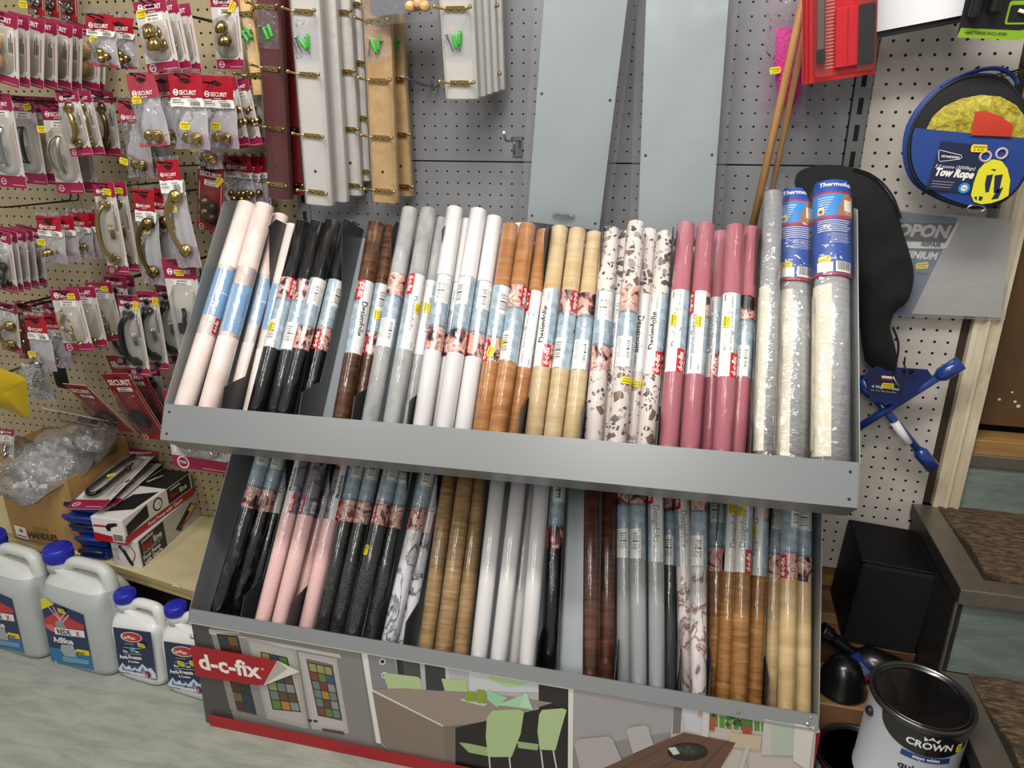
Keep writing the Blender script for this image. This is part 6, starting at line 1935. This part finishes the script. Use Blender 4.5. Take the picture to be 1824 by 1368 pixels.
# foot pump boxes
m_bxw = plain('carton_white', 'd9d6d2', .35)
m_bxr = plain('carton_red', 'ab1827', .35)
m_bxk = plain('carton_black', '19181a', .35)
m_bxg = plain('carton_grey', 'b7b4b0', .35)
def pump_box(P, label, hh, words):
    fl, fr, br = P
    ux = (fr-fl); wx = ux.length; ly = (br-fr).length
    M = frame(fl, ux, y=br-fr)
    root = thing('carton', label, 'carton', M, 'foot pump cartons on the shelf')
    mb = MB(); mb.box(0, wx, 0, ly, 0, hh, m_bxw, .0012); mb.build('box', root)
    e = .0006
    mb = MB()
    S = lambda y, z, k=1: (wx+e*k, y, z)
    Fq = lambda x, z, k=1: (x, -e*k, z)
    mb.poly([S(0, 0), S(ly, 0), S(ly, hh*.30), S(0, hh*.30)] if words else [S(0, 0), S(ly*.0, hh*.0), S(ly, 0), S(ly, 0)], m_bxr)
    if words:
        mb.poly([S(ly*.03, hh*.30), S(ly*.33, hh*.42), S(ly*.33, hh*.95), S(ly*.03, hh*.7)], m_bxk)
        mb.poly([S(ly*.62, hh*.34), S(ly*.97, hh*.34), S(ly*.97, hh*.97), S(ly*.62, hh*.97)], m_bxk)
        ci = circle(hh*.26, 20, ly*.47, hh*.66); mb.poly([S(*q) for q in ci], m_bxk)
        ci = circle(hh*.20, 20, ly*.47, hh*.66); mb.poly([S(*q, 2) for q in ci], m_wht)
        mb.poly([S(ly*.465, hh*.66, 3), S(ly*.52, hh*.74, 3), S(ly*.47, hh*.64, 3)], m_bxr)
        mb.M = Matrix(((0, 0, 1, wx+e*2), (1, 0, 0, 0), (0, 1, 0, 0), (0, 0, 0, 1)))
        mb.text('Foot Pump with Gauge', hh*.15, ly*.30, hh*.08, m_wht, maxw=ly*.62, bold=.03)
        mb.text('Red', hh*.22, ly*.65, hh*.50, m_bxr, maxw=ly*.14, bold=.04); mb.text('line', hh*.22, ly*.80, hh*.50, m_wht, maxw=ly*.14, bold=.03)
        mb.text('CHAMPION', hh*.09, ly*.66, hh*.82, m_wht, maxw=ly*.16, bold=.03)
        mb.M = Matrix()
        # end face: pump picture, red foot, bar code
        mb.poly([Fq(0, 0), Fq(wx, 0), Fq(wx, hh*.20), Fq(0, hh*.36)], m_bxr)
        mb.poly([Fq(wx*.04, hh*.60), Fq(wx*.42, hh*.62), Fq(wx*.42, hh*.70), Fq(wx*.04, hh*.68)], m_bxr)
        mb.poly([Fq(wx*.42, hh*.66, 2), Fq(wx*.55, hh*.80, 2), Fq(wx*.80, hh*.86, 2), Fq(wx*.84, hh*.76, 2), Fq(wx*.60, hh*.64, 2), Fq(wx*.58, hh*.50, 2), Fq(wx*.48, hh*.48, 2)], m_bxk)
        mb.M = Matrix(((1, 0, 0, 0), (0, 0, -1, -e*2), (0, 1, 0, 0), (0, 0, 0, 1)))
        mb.poly([(wx*.60, hh*.06, -.0002), (wx*.96, hh*.06, -.0002), (wx*.96, hh*.42, -.0002), (wx*.60, hh*.42, -.0002)], m_wht)
        barcode(mb, wx*.63, hh*.10, wx*.30, hh*.28, .0004, seed=4)
        mb.M = Matrix()
        mb.poly([(wx*.2, ly*.10, hh+e), (wx*.9, ly*.2, hh+e), (wx*.9, ly*.55, hh+e), (wx*.3, ly*.45, hh+e)], m_bxk)
        mb.poly([(wx*.05, ly*.62, hh+e), (wx, ly*.62, hh+e), (wx, ly, hh+e), (wx*.05, ly, hh+e)], m_bxk)
        mb.M = T(wx*.2, ly*.70, hh+e*2) @ RZ(1.2); mb.text('CHAMPION', hh*.12, 0, 0, m_wht, maxw=.05, bold=.03); mb.M = Matrix()
    else:
        mb.poly([S(ly*.02, 0), S(ly*.40, 0), S(ly*.40, hh*.95), S(ly*.02, hh*.95)], m_bxk)
        mb.poly([S(ly*.40, 0), S(ly, 0), S(ly, hh*.98), S(ly*.40, hh*.98)], m_bxg)
        mb.poly([S(ly*.56, hh*.30, 2), S(ly*.72, hh*.56, 2), S(ly*.86, hh*.80, 2), S(ly*.92, hh*.62, 2), S(ly*.74, hh*.36, 2), S(ly*.66, hh*.10, 2), S(ly*.62, hh*.10, 2)], m_bxk)
        mb.tube([S(ly*.64, hh*.20, 3), S(ly*.78, hh*.30, 3), S(ly*.94, hh*.5, 3), S(ly*.95, hh*.6, 3)], .0012, m_bxr, 5)
        mb.poly([S(ly*.80, hh*.60, 3), S(ly*.88, hh*.72, 3), S(ly*.90, hh*.58, 3), S(ly*.83, hh*.48, 3)], m_yel)
        mb.M = Matrix(((0, 0, 1, wx+e*2), (1, 0, 0, 0), (0, 1, 0, 0), (0, 0, 0, 1)))
        mb.text('CHAMPION', hh*.10, ly*.05, hh*.80, m_wht, maxw=ly*.18, bold=.03)
        mb.text('Red', hh*.22, ly*.05, hh*.52, m_bxr, maxw=ly*.16, bold=.04); mb.text('line', hh*.22, ly*.22, hh*.52, m_wht, maxw=ly*.16, bold=.03)
        textbar(mb, ly*.05, hh*.44, ly*.30, hh*.03, 0, m_bxg); textbar(mb, ly*.05, hh*.38, ly*.26, hh*.03, 0, m_bxg, seed=5)
        mb.text('Foot Pump', hh*.14, ly*.04, hh*.20, m_wht, maxw=ly*.32, bold=.04)
        mb.text('with Gauge', hh*.14, ly*.04, hh*.02, m_wht, maxw=ly*.32, bold=.04)
        mb.M = Matrix()
        mb.tube([Fq(wx*.35, hh*.8), Fq(wx*.5, hh*.6), Fq(wx*.62, hh*.3), Fq(wx*.72, hh*.1)], .006, m_bxk, 6, flat=.1)
        mb.tube(spline([Fq(wx*.3, hh*.85), Fq(wx*.7, hh*.8), Fq(wx*.85, hh*.5), Fq(wx*.7, hh*.2)], 4), .0014, m_bxr, 5)
        mb.M = Matrix(((1, 0, 0, 0), (0, 0, -1, -e*2), (0, 1, 0, 0), (0, 0, 0, 1))); barcode(mb, wx*.05, hh*.25, wx*.2, hh*.45, 0, m_bxg, seed=6); mb.M = Matrix()
    mb.build('printing', root)
    return root
H1 = .086
pump_box([on_z(205, 1007, SZ), on_z(253, 1012, SZ), on_z(368, 919, SZ)], 'lower white foot pump carton with black side panel', H1, False)
P = [on_z(170, 962, SZ+H1+.001), on_z(226, 970, SZ+H1+.001), on_z(352, 881, SZ+H1+.001)]
H2 = (on_p(220, 925, (P[1]-P[0]).normalized(), P[1])-P[1]).z
pump_box(P, 'upper white and black foot pump carton with red stripe', H2, True)
root_top = SZ+H1+H2+.002
# blue moulded plastic trays stacked beside the cartons
m_bluep = plain('moulded_blue_plastic', '1b3a8c', .35)
m_bluedk = plain('moulded_navy_plastic', '141f3d', .4)
for k in range(5):
    z0 = SZ+.036*k+.001
    q = on_y([150, 140, 128, 121, 121][k], [988, 965, 945, 925, 905][k], -.20)
    wq = P[0].x-.004-q.x
    M = T(q.x, -.215+.006*(k % 3), z0)
    root = thing('moulded_clip', 'blue plastic clip, %s of five stacked beside the foot pump cartons' % ['lowest', 'second lowest', 'middle', 'second from top', 'topmost'][k], 'plastic clip', M, 'blue plastic clips stacked on the shelf')
    mb = MB(); mb.box(.006, wq, .002, .12, 0, .028, m_bluep, .006); mb.box(.0, .012, .0, .03, .004+.004*(k % 2), .014, m_bluep, .003); mb.build('body', root)
    mb = MB(); mb.tube([(.004, .0, .024), (wq-.002, -.002, .029)], .0065, m_bluep if k % 2 else m_bluedk, 10); mb.build('rolled_edge', root)
# hook cards lying on the cartons
def lying(tc, bc, l, r, z1, z0, lab, prod, vl):
    a, b = on_z(tc[0], tc[1], z1), on_z(bc[0], bc[1], z0)
    up = (a-b).normalized()
    x = (on_z(r[0], r[1], z0)-on_z(l[0], l[1], z0)); wd = x.length; x = (x-up*x.dot(up)).normalized()
    root = thing('blister_pack', lab, 'blister pack', frame(a-up*.010, x, y=up), 'hook cards lying on the cartons')
    blister(root, wd*.92, (a-b).length+.005, prod, ref=True, st=(.10, .62, .6))
def prod_bighook(w, h):
    mb = MB()
    mb.tube(spline([(.0, .42*h, .008), (-.10*w, .30*h, .010), (-.26*w, -.25*h, .012), (-.20*w, -.42*h, .014), (.0, -.46*h, .014), (.14*w, -.36*h, .014), (.20*w, .02*h, .012), (.24*w, .12*h, .012)], 6), .0058, m_blk, 10)
    for p in ((.24*w, .13*h, .012), (-.02*w, .44*h, .008)):
        mb.M = T(*p); mb.lathe([(0, -.008), (.008, -.004), (.009, 0), (.008, .004), (0, .008)], m_blk, 12); mb.M = Matrix()
    mb.tube([(.12*w, .16*h, .006), (.16*w, .30*h, .006)], .0028, m_blk, 7)
    return [(mb, 'wall_hook')]
lying((275, 812), (172, 900), (140, 900), (215, 900), root_top+.010, root_top+.004, 'lower hook card lying skewed on the foot pump carton', prod_robe, False)
lying((262, 797), (150, 906), (118, 905), (186, 909), root_top+.045, root_top+.022, 'upper hook card with big black wall hook lying on the carton', prod_bighook, False)

# ---------------------------------------------------------------- cans on the floor
def hdpe(name, lo, hi, lev, alpha=.0, rough=.4):
    t = NT(name)
    o = t.sep(t.coord())
    k = t.math('LESS_THAN', o[2], lev)
    t.color(t.mix(k, hi, lo)); t.rough(rough)
    t.b.inputs['Subsurface Weight'].default_value = .25
    t.b.inputs['Subsurface Radius'].default_value = (.01, .01, .012)
    nz = t.noise(t.coord(), 30, 3, .5); t.bump(nz, .06, .002)
    return t.m
m_can = hdpe('translucent_can', 'a9afae', 'c9cbc7', .245)
m_canw = hdpe('white_can', 'd9d9d9', 'd9d9d9', 0, rough=.3)
m_capb = plain('cap_blue', '1c24a0', .35)
def sring(w_, d_, z, cx=0, cy=0, n=36, p=4.5):
    R_ = []
    for i in range(n):
        a = 2*PI*i/n; c, s = math.cos(a), math.sin(a)
        R_.append((cx+w_/2*math.copysign(abs(c)**(2/p), c), cy+d_/2*math.copysign(abs(s)**(2/p), s), z))
    return R_
def can(root, w_, d_, h_, mat, capx, capr, hz, hr, slope, nut=0):
    """blow-moulded can: cap at the left end, arched handle to the right"""
    mb = MB()
    sh = h_*slope
    rows = [sring(w_*.90, d_*.86, .0), sring(w_*.985, d_*.97, .006), sring(w_, d_, .02), sring(w_, d_, sh*.55), sring(w_, d_, sh),
            sring(w_*.985, d_*.93, sh+h_*.05), sring(w_*.96, d_*.74, sh+h_*.12), sring(w_*.78, d_*.50, sh+h_*.175, -w_*.06, p=3), sring(w_*.45, d_*.40, sh+h_*.20, capx*.9, p=2.4), sring(capr*2.0, capr*2.0, sh+h_*.225, capx, p=2)]
    I = mb.grid(rows, mat, cu=True)
    mb.face(I[0][::-1], mat); mb.face(I[-1], mat)
    # neck
    mb.M = T(capx, 0, 0); mb.lathe([(capr*1.02, sh+h_*.19), (capr*.98, hz-h_*.045), (capr*.8, hz-.005)], mat, 24); mb.M = Matrix()
    # handle
    path = spline([(capx+capr*.4, 0, sh+h_*.17), (capx+capr*1.1, 0, hz-hr*2.0), (capx+capr*1.9, 0, hz-hr*1.0), (w_*.22, 0, hz-hr*.9), (w_*.36, 0, hz-hr*1.2), (w_*.425, 0, hz-hr*2.6), (w_*.435, 0, sh+h_*.04), (w_*.43, 0, sh-h_*.12)], 5)
    mb.tube(path, [hr*(1+.35*max(0, (i-18)/12)) for i in range(len(path))], mat, 12, flat=1.15)
    mb.build('can_body', root)
    mb = MB(); mb.M = T(capx, 0, hz-h_*.05)
    cp = [(capr*1.10, 0), (capr*1.16, .004), (capr*1.12, h_*.095), (capr*1.0, h_*.108), (0, h_*.110)]
    mb.lathe(cp, m_capb, 32)
    for i in range(40):
        a = 2*PI*i/40; mb.tube([(capr*1.14*math.cos(a), capr*1.14*math.sin(a), .005), (capr*1.12*math.cos(a), capr*1.12*math.sin(a), h_*.09)], .0011, m_capb, 4)
    mb.build('screw_cap', root)
def on_front(M, d_):
    n = M.to_3x3() @ V((0, 1, 0)); p0 = M @ V((0, -d_/2, 0)); Mi = M.inverted()
    return lambda px, py: (lambda q: (q.x, q.z))(Mi @ on_p(px, py, n, p0))
class Lab:
    def __init__(s, M, d_): s.f = on_front(M, d_); s.mb = MB(); s.k = 0; s.d = d_
    def poly(s, pts, mat, raw=False):
        s.k += 1
        s.mb.poly([(*((x, -s.d/2-.0006-.00007*s.k, z)),) for x, z in (pts if raw else [s.f(*p) for p in pts])], plain('can_print_'+mat, mat, .35) if isinstance(mat, str) else mat)
    def text(s, word, size, a, b, mat, **k):
        s.k += 1
        a, b = s.f(*a), s.f(*b)
        s.mb.M = Matrix(((1, 0, 0, 0), (0, 0, -1, -s.d/2-.0006-.00007*(s.k+2)), (0, 1, 0, 0), (0, 0, 0, 1)))
        s.mb.text(word, size, a[0], a[1], plain('can_print_'+mat, mat, .35) if isinstance(mat, str) else mat, rot=math.atan2(b[1]-a[1], b[0]-a[0]), maxw=math.hypot(b[0]-a[0], b[1]-a[1]), **k)
        s.mb.M = Matrix()
# big clear cans
a_, b_ = on_z(96, 1182, FLOOR), on_z(196, 1210, FLOOR)
W1, D1, H1c = .212, .135, .345
ang = -.10
ux = V((math.cos(ang), math.sin(ang), 0)); uy = V((-ux.y, ux.x, 0))
ctr = (a_+b_)/2+uy*(D1/2); ctr.z = FLOOR+.0006
M1 = frame(ctr, ux, y=uy)
root = thing('jerry_can', 'clear plastic can with blue screw cap and full blue label, nearer the white cans', 'plastic can', M1, 'clear plastic cans on the floor')
can(root, W1, D1, H1c, m_can, -.074, .031, .312, .0155, .585)
L = Lab(M1, D1)
C4 = lambda x, y: (x/4.275, 940+y/4.275)
q = [C4(310, 545), C4(420, 575), C4(635, 660), C4(715, 1085), C4(395, 1010)]
L.poly(q, '1d2d55')
L.poly([C4(375, 905), C4(690, 965), C4(715, 1085), C4(395, 1010)], '1f6f9f')
L.poly([C4(310, 540), C4(345, 533), C4(412, 582), C4(318, 622)], 'd9cf22')
L.poly([C4(340, 690), C4(430, 640), C4(640, 740), C4(642, 775), C4(350, 755)], 'b8323a')
L.poly([C4(346, 735), C4(405, 735), C4(425, 800), C4(365, 770)], 'c96a63')
for p in (((400, 600), (470, 720), (480, 718), (408, 598)), ((365, 600), (480, 735), (490, 733), (372, 597)), ((500, 640), (420, 735), (430, 740), (512, 645)), ((520, 660), (450, 745), (460, 750), (530, 668))):
    L.poly([C4(*c) for c in p], 'c9a9b0')
L.poly([C4(425, 710), C4(470, 705), C4(510, 760), C4(425, 775)], '8d9095')
L.poly([C4(415, 757), C4(642, 783), C4(650, 836), C4(425, 808)], 'e4e2df')
L.text('REDE', .0150, C4(446, 803), C4(588, 822), '1b1b1d', bold=.03)
L.text('X', .0150, C4(583, 823), C4(640, 829), 'c01f2a', bold=.03)
L.poly([C4(470, 885), C4(560, 890), C4(590, 985), C4(500, 975), C4(465, 930)], '9aa5ad')
L.text('AdBlue', .0175, C4(415, 865), C4(640, 897), 'eceae8', bold=.03)
L.poly([C4(566, 940), C4(590, 920), C4(682, 935), C4(688, 972), C4(600, 962)], 'e0c81f')
L.text('SPOUT', .0075, C4(590, 958), C4(655, 966), '1b1b1d', bold=.05)
for k in range(3): L.poly([C4(480+4*k, 978+13*k), C4(680, 1010+10*k), C4(680, 1014+10*k), C4(480+4*k, 983+13*k)], 'b9d2e0')
L.text('5L', .009, C4(425, 1025), C4(455, 1030), 'b9d2e0', bold=.02)
lb = L.mb.build('label', root)
st1 = L.f(*C4(478, 627)); mb = MB(); price(mb, lambda x, y, l: (st1[0]+x, -D1/2-.004-l, st1[1]+y), .024, .014); mb.build('price_sticker', root)
st1 = L.f(*C4(342, 585)); 
dup(root, T(-.232, .012, 0) @ M1 @ RZ(-.03), 'clear plastic can with blue label cut by the left picture edge')
# small white cans
a_, b_ = on_z(207, 1206, FLOOR), on_z(292, 1228, FLOOR)
W2, D2, H2c = .150, .100, .240
ctr = (a_+b_)/2+uy*(D2/2); ctr.z = FLOOR+.0006
ctr.x -= .003
M2 = frame(ctr, ux, y=uy)
root = thing('jerry_can', 'small white can with navy mountain label standing fully in view', 'plastic can', M2, 'small white cans on the floor')
can(root, W2, D2, H2c, m_canw, -.044, .023, .228, .0115, .60)
L = Lab(M2, D2)
L.poly([C4(860, 755), C4(1150, 795), C4(1195, 1160), C4(912, 1095)], '1a2747')
L.poly([C4(903, 1035), C4(1180, 1060), C4(1195, 1160), C4(912, 1095)], '24466b')
for pk in (((905, 1070), (935, 1025), (960, 1062), (985, 1045), (1010, 1080), (1012, 1110), (912, 1092)), ((1040, 1085), (1085, 1035), (1125, 1075), (1150, 1065), (1186, 1110), (1190, 1150), (1050, 1125)), ((990, 1085), (1030, 1060), (1060, 1092), (1060, 1125), (995, 1112))):
    L.poly([C4(*c) for c in pk], 'cfd8e2')
for pk in (((935, 1040), (950, 1075), (930, 1080)), ((1085, 1050), (1108, 1095), (1075, 1095)), ((1030, 1070), (1045, 1100), (1022, 1100))): L.poly([C4(*c) for c in pk], '5a7898')
e_ = [C4(1002+82*math.cos(t_)*1, 831+38*math.sin(t_)+.12*82*math.cos(t_)) for t_ in [2*PI*i/24 for i in range(24)]]
L.poly(e_, 'e6dfdd')
e_ = [C4(1002+76*math.cos(t_)*1, 831+33*math.sin(t_)+.12*76*math.cos(t_)) for t_ in [2*PI*i/24 for i in range(24)]]
L.poly(e_, 'b5202c')
L.text('CarPlan', .0105, C4(930, 838), C4(1076, 858), 'efe9e6', bold=.02)
L.text('AUTO FREEZE', .0035, C4(955, 883), C4(1045, 893), 'd9dbe0', bold=.0)
L.text('Blue', .006, C4(945, 942), C4(992, 948), 'e6e6ea', bold=.04)
L.text('Star', .006, C4(1035, 948), C4(1085, 953), 'e6e6ea', bold=.04)
sp = []
for i in range(10):
    r_ = 30 if i % 2 == 0 else 12; t_ = PI/2+PI*i/5; sp.append(C4(1013+r_*math.cos(t_), 928-r_*math.sin(t_)))
L.poly(sp, '5f9cc4')
for y0 in (907, 953):
    L.poly([C4(945, y0), C4(1085, y0+10), C4(1085, y0+13), C4(945, y0+3)], 'd9dbe0')
L.text('Anti-Freeze', .0115, C4(918, 990), C4(1140, 1005), 'f0eff0', bold=.03)
L.text('& Coolant', .0065, C4(983, 1020), C4(1080, 1030), 'f0eff0', bold=.03)
ci = L.f(*C4(1130, 1112)); L.poly([(ci[0]+x, ci[1]+z) for x, z in circle(.0105, 18)], 'b5202c', True); L.poly([(ci[0]+x, ci[1]+z) for x, z in circle(.0075, 16)], '1a2747', True)
L.text('2', .007, C4(1122, 1120), C4(1145, 1122), 'f0eff0', bold=.03)
L.poly([C4(945, 1072), C4(1100, 1100), C4(1100, 1106), C4(945, 1078)], '1a2747')
L.mb.build('label', root)
st1 = L.f(*C4(1086, 888)); mb = MB(); price(mb, lambda x, y, l: (st1[0]+x, -D2/2-.004-l, st1[1]+y), .024, .013); mb.build('price_sticker', root)
M2b = T(.163, -.016, 0) @ M2
r2 = dup(root, M2b, 'small white can with navy label partly behind the display base', None, ('price_sticker',))
for k, (px, py) in enumerate(((325, 1180), (346, 1180))):
    q = Lab(M2b, D2).f(px, py); mb = MB(); price(mb, lambda x, y, l: (q[0]+x, -D2/2-.004-l, q[1]+y), .022, .016); mb.build('price_sticker', r2)

# ---------------------------------------------------------------- corner between the display and the steps
# black speaker leaning against the stair side
m_spk = plain('black_vinyl_wrap', '060607', .6, spec=.25)
t = NT('speaker_cloth'); o = t.sep(t.coord()); g_ = t.math('SINE', t.math('MULTIPLY', o[2], 2600)); t.color(t.mix(t.math('GREATER_THAN', g_, .2), '030303', '070708')); t.rough(.9); m_cloth = t.m
Ms = T(.800, -.195, -.998) @ RZ(-.03) @ RY(.055)
root = thing('speaker', 'black box loudspeaker leaning against the side of the steps', 'loudspeaker', Ms)
mb = MB(); mb.box(0, .150, .014, .19, 0, .205, m_spk, .003); mb.build('cabinet', root)
mb = MB(); mb.box(.002, .148, 0, .013, .002, .203, m_cloth, .005); mb.build('grille', root)
# parcel
m_parc = plain('brown_parcel', '8a6745', .5, coat=.6)
mb = MB(); mb.box(.735, .937, -.338, -.206, FLOOR, -1.05, m_parc, .003)
root = tag(mb.build('parcel', None, Matrix()), 'brown film-wrapped carton on the floor in front of the speaker', 'carton')
# black tub, oil bottle
m_bp = plain('glossy_black_plastic', '101112', .28, coat=.3)
q = on_y(1478, 1236, -.245)
# paint tins
m_tin = plain('tin_plate', '5b5753', .25, .9)
m_tinw = plain('tin_white_print', 'b9bdc4', .3)
m_tink = plain('tin_black_print', '0f0f11', .25, coat=.5)
m_tinb = plain('tin_blue_print', '1c3a7c', .3)
def tin(M, label, r, h, face):
    root = thing('paint_tin', label, 'paint tin', M, 'white paint tins by the steps')
    mb = MB(); mb.lathe([(r*.97, 0), (r, .003), (r, .006), (r*.985, .009), (r*.985, h-.012), (r, h-.008)], m_tinw, 48); mb.build('tin_body', root)
    mb = MB(); mb.lathe([(r*.99, h-.012), (r*1.03, h-.009), (r*1.045, h-.003), (r*1.03, h+.002), (r*.98, h+.001), (r*.96, h-.004)], m_tin, 48); mb.build('rim', root)
    mb = MB(); mb.lathe([(r*.955, h-.004), (r*.93, h+.001), (r*.90, h+.0005), (r*.88, h-.005), (0, h-.005)], m_tink, 48); mb.build('lid', root)
    rr = r*.992
    f = lambda x, y, k=1: (rr*(1+.002*k)*math.sin(x/rr+face), -rr*(1+.002*k)*math.cos(x/rr+face), y)
    mb = MB()
    # black crescent under the rim
    rows = []
    n = 40
    for j in (0, 1):
        rows.append([])
        for i in range(n+1):
            x = -r*1.05+r*2.1*i/n
            yb3 = h-.013-.046*math.sqrt(max(0, 1-(abs(x)/(r*1.05))**2.4))
            rows[-1].append(f(x, h-.012 if j else yb3, 1))
    mb.grid(rows, m_tink)
    cu = tuple(k*.1 for k in range(-3, 9))
    mb.text('CROWN', .0135, 0, h-.043, m_wht, align='c', maxw=.075, bold=.03, cut=cu, fn=lambda x, y: f(x, y, 2))
    cr = [(-.011, 0), (-.013, .009), (-.006, .004), (0, .011), (.006, .004), (.013, .009), (.011, 0)]
    mb.poly([f(x, h-.027+y, 2) for x, y in cr], m_wht)
    rows = [[f(-.040+.080*i/12, y, 1.5) for i in range(13)] for y in (h-.072, h-.060)]
    mb.grid(rows, m_tinb)
    mb.text('stays white', .0068, 0, h-.0685, m_wht, align='c', maxw=.055, bold=.03, cut=cu, fn=lambda x, y: f(x, y, 2.5))
    mb.text('quick dry', .0145, 0, h-.100, m_tink, align='c', maxw=.080, bold=.03, cut=cu, fn=lambda x, y: f(x, y, 2))
    mb.text('satin', .024, 0, h-.126, m_tinb, align='c', maxw=.080, bold=.05, cut=cu, fn=lambda x, y: f(x, y, 2))
    mb.text('PURE BRILLIANT WHITE', .006, 0, h-.142, m_tink, align='c', maxw=.080, bold=.02, cut=cu, fn=lambda x, y: f(x, y, 2))
    mb.build('printed_wrap', root)
    mb = MB()
    q = f(-r*1.35, h-.042, 2); mb.M = frame(q, (0, 0, 1), z=V((q[0], q[1], 0))); mb.lathe([(.009, 0), (.009, .004), (.005, .008), (0, .009)], m_blkp, 14); mb.M = Matrix(); mb.build('handle_ear', root)
    return root, f, h
qa = on_y(1637, 1237, -.475)
ha = .19
Ma = T(qa.x, qa.y, qa.z-ha) @ RY(.03)
r_a, f_a, _ = tin(Ma, 'front paint tin with white label and glossy black lid', .083, ha, -.02)
mb = MB(); price(mb, lambda x, y, l: f_a(.052+x*.8, ha-.040+y*1.4, 4+l*900), .016, .013); mb.build('price_sticker', r_a)
hb = qa.z-ha-.02-FLOOR
tin(T(.803, -.425, FLOOR), 'second paint tin, lower and mostly hidden behind the front tin', .078, hb, -.1)
# black oil bottle with ribbed spout, lying on the parcel
p0_, p1_, p2_ = on_y(1462, 1122, -.212), on_y(1520, 1166, -.222), on_y(1604, 1205, -.246)
root = thing('oil_bottle', 'black oil bottle with ribbed spout and blue label lying behind the tins', 'oil bottle', T(*p1_))
mb = MB(); n_ = 18
d = p1_-p0_
path = [p0_+d*(i/n_)-p1_ for i in range(n_+1)]
mb.tube(path, [.016-.002*(i % 2)+(.004 if i < 6 else 0) for i in range(n_+1)], m_bp, 14); mb.build('ribbed_spout', root)
mb = MB(); d2 = p2_-p1_; mb.tube([d2*t_ for t_ in (0, .06, .2, .5, .9, 1.0)], [.016, .019, .033, .036, .036, .032], m_bp, 18, flat=.8); mb.build('bottle_body', root)
mb = MB(); c_ = on_y(1534, 1196, -.268)-p1_
cx_ = (on_y(1552, 1218, -.268)-on_y(1527, 1190, -.268))
mb.M = frame(c_, cx_, z=(-.25, -1, .25)); mb.box(-.030, .024, -.016, .018, -.02, .001, plain('bottle_label_blue', '1a3f94', .35), .001)
mb.text('FLEXI FUNNEL', .006, -.024, -.008, m_wht, z=.0016, maxw=.04, bold=.03)
for k in range(4): textbar(mb, -.024, .002+.0035*k, .04-.006*(k % 2), .0012, .0016, m_wht, seed=k)
mb.poly([(.016, -.016, .0016), (.024, -.016, .0016), (.024, .018, .0016), (.016, .018, .0016)], m_redp); mb.build('blue_label', root)
q = on_y(1482, 1222, -.345)
mb = MB(); mb.M = T(.789, -.285, -1.049); mb.lathe([(.050, 0), (.052, .006), (.048, .010), (.042, .04), (.030, .066), (.014, .076), (0, .078)], m_bp, 30)
root = tag(mb.build('plastic_tub', None, Matrix()), 'upturned glossy black tub beside the display end', 'tub')
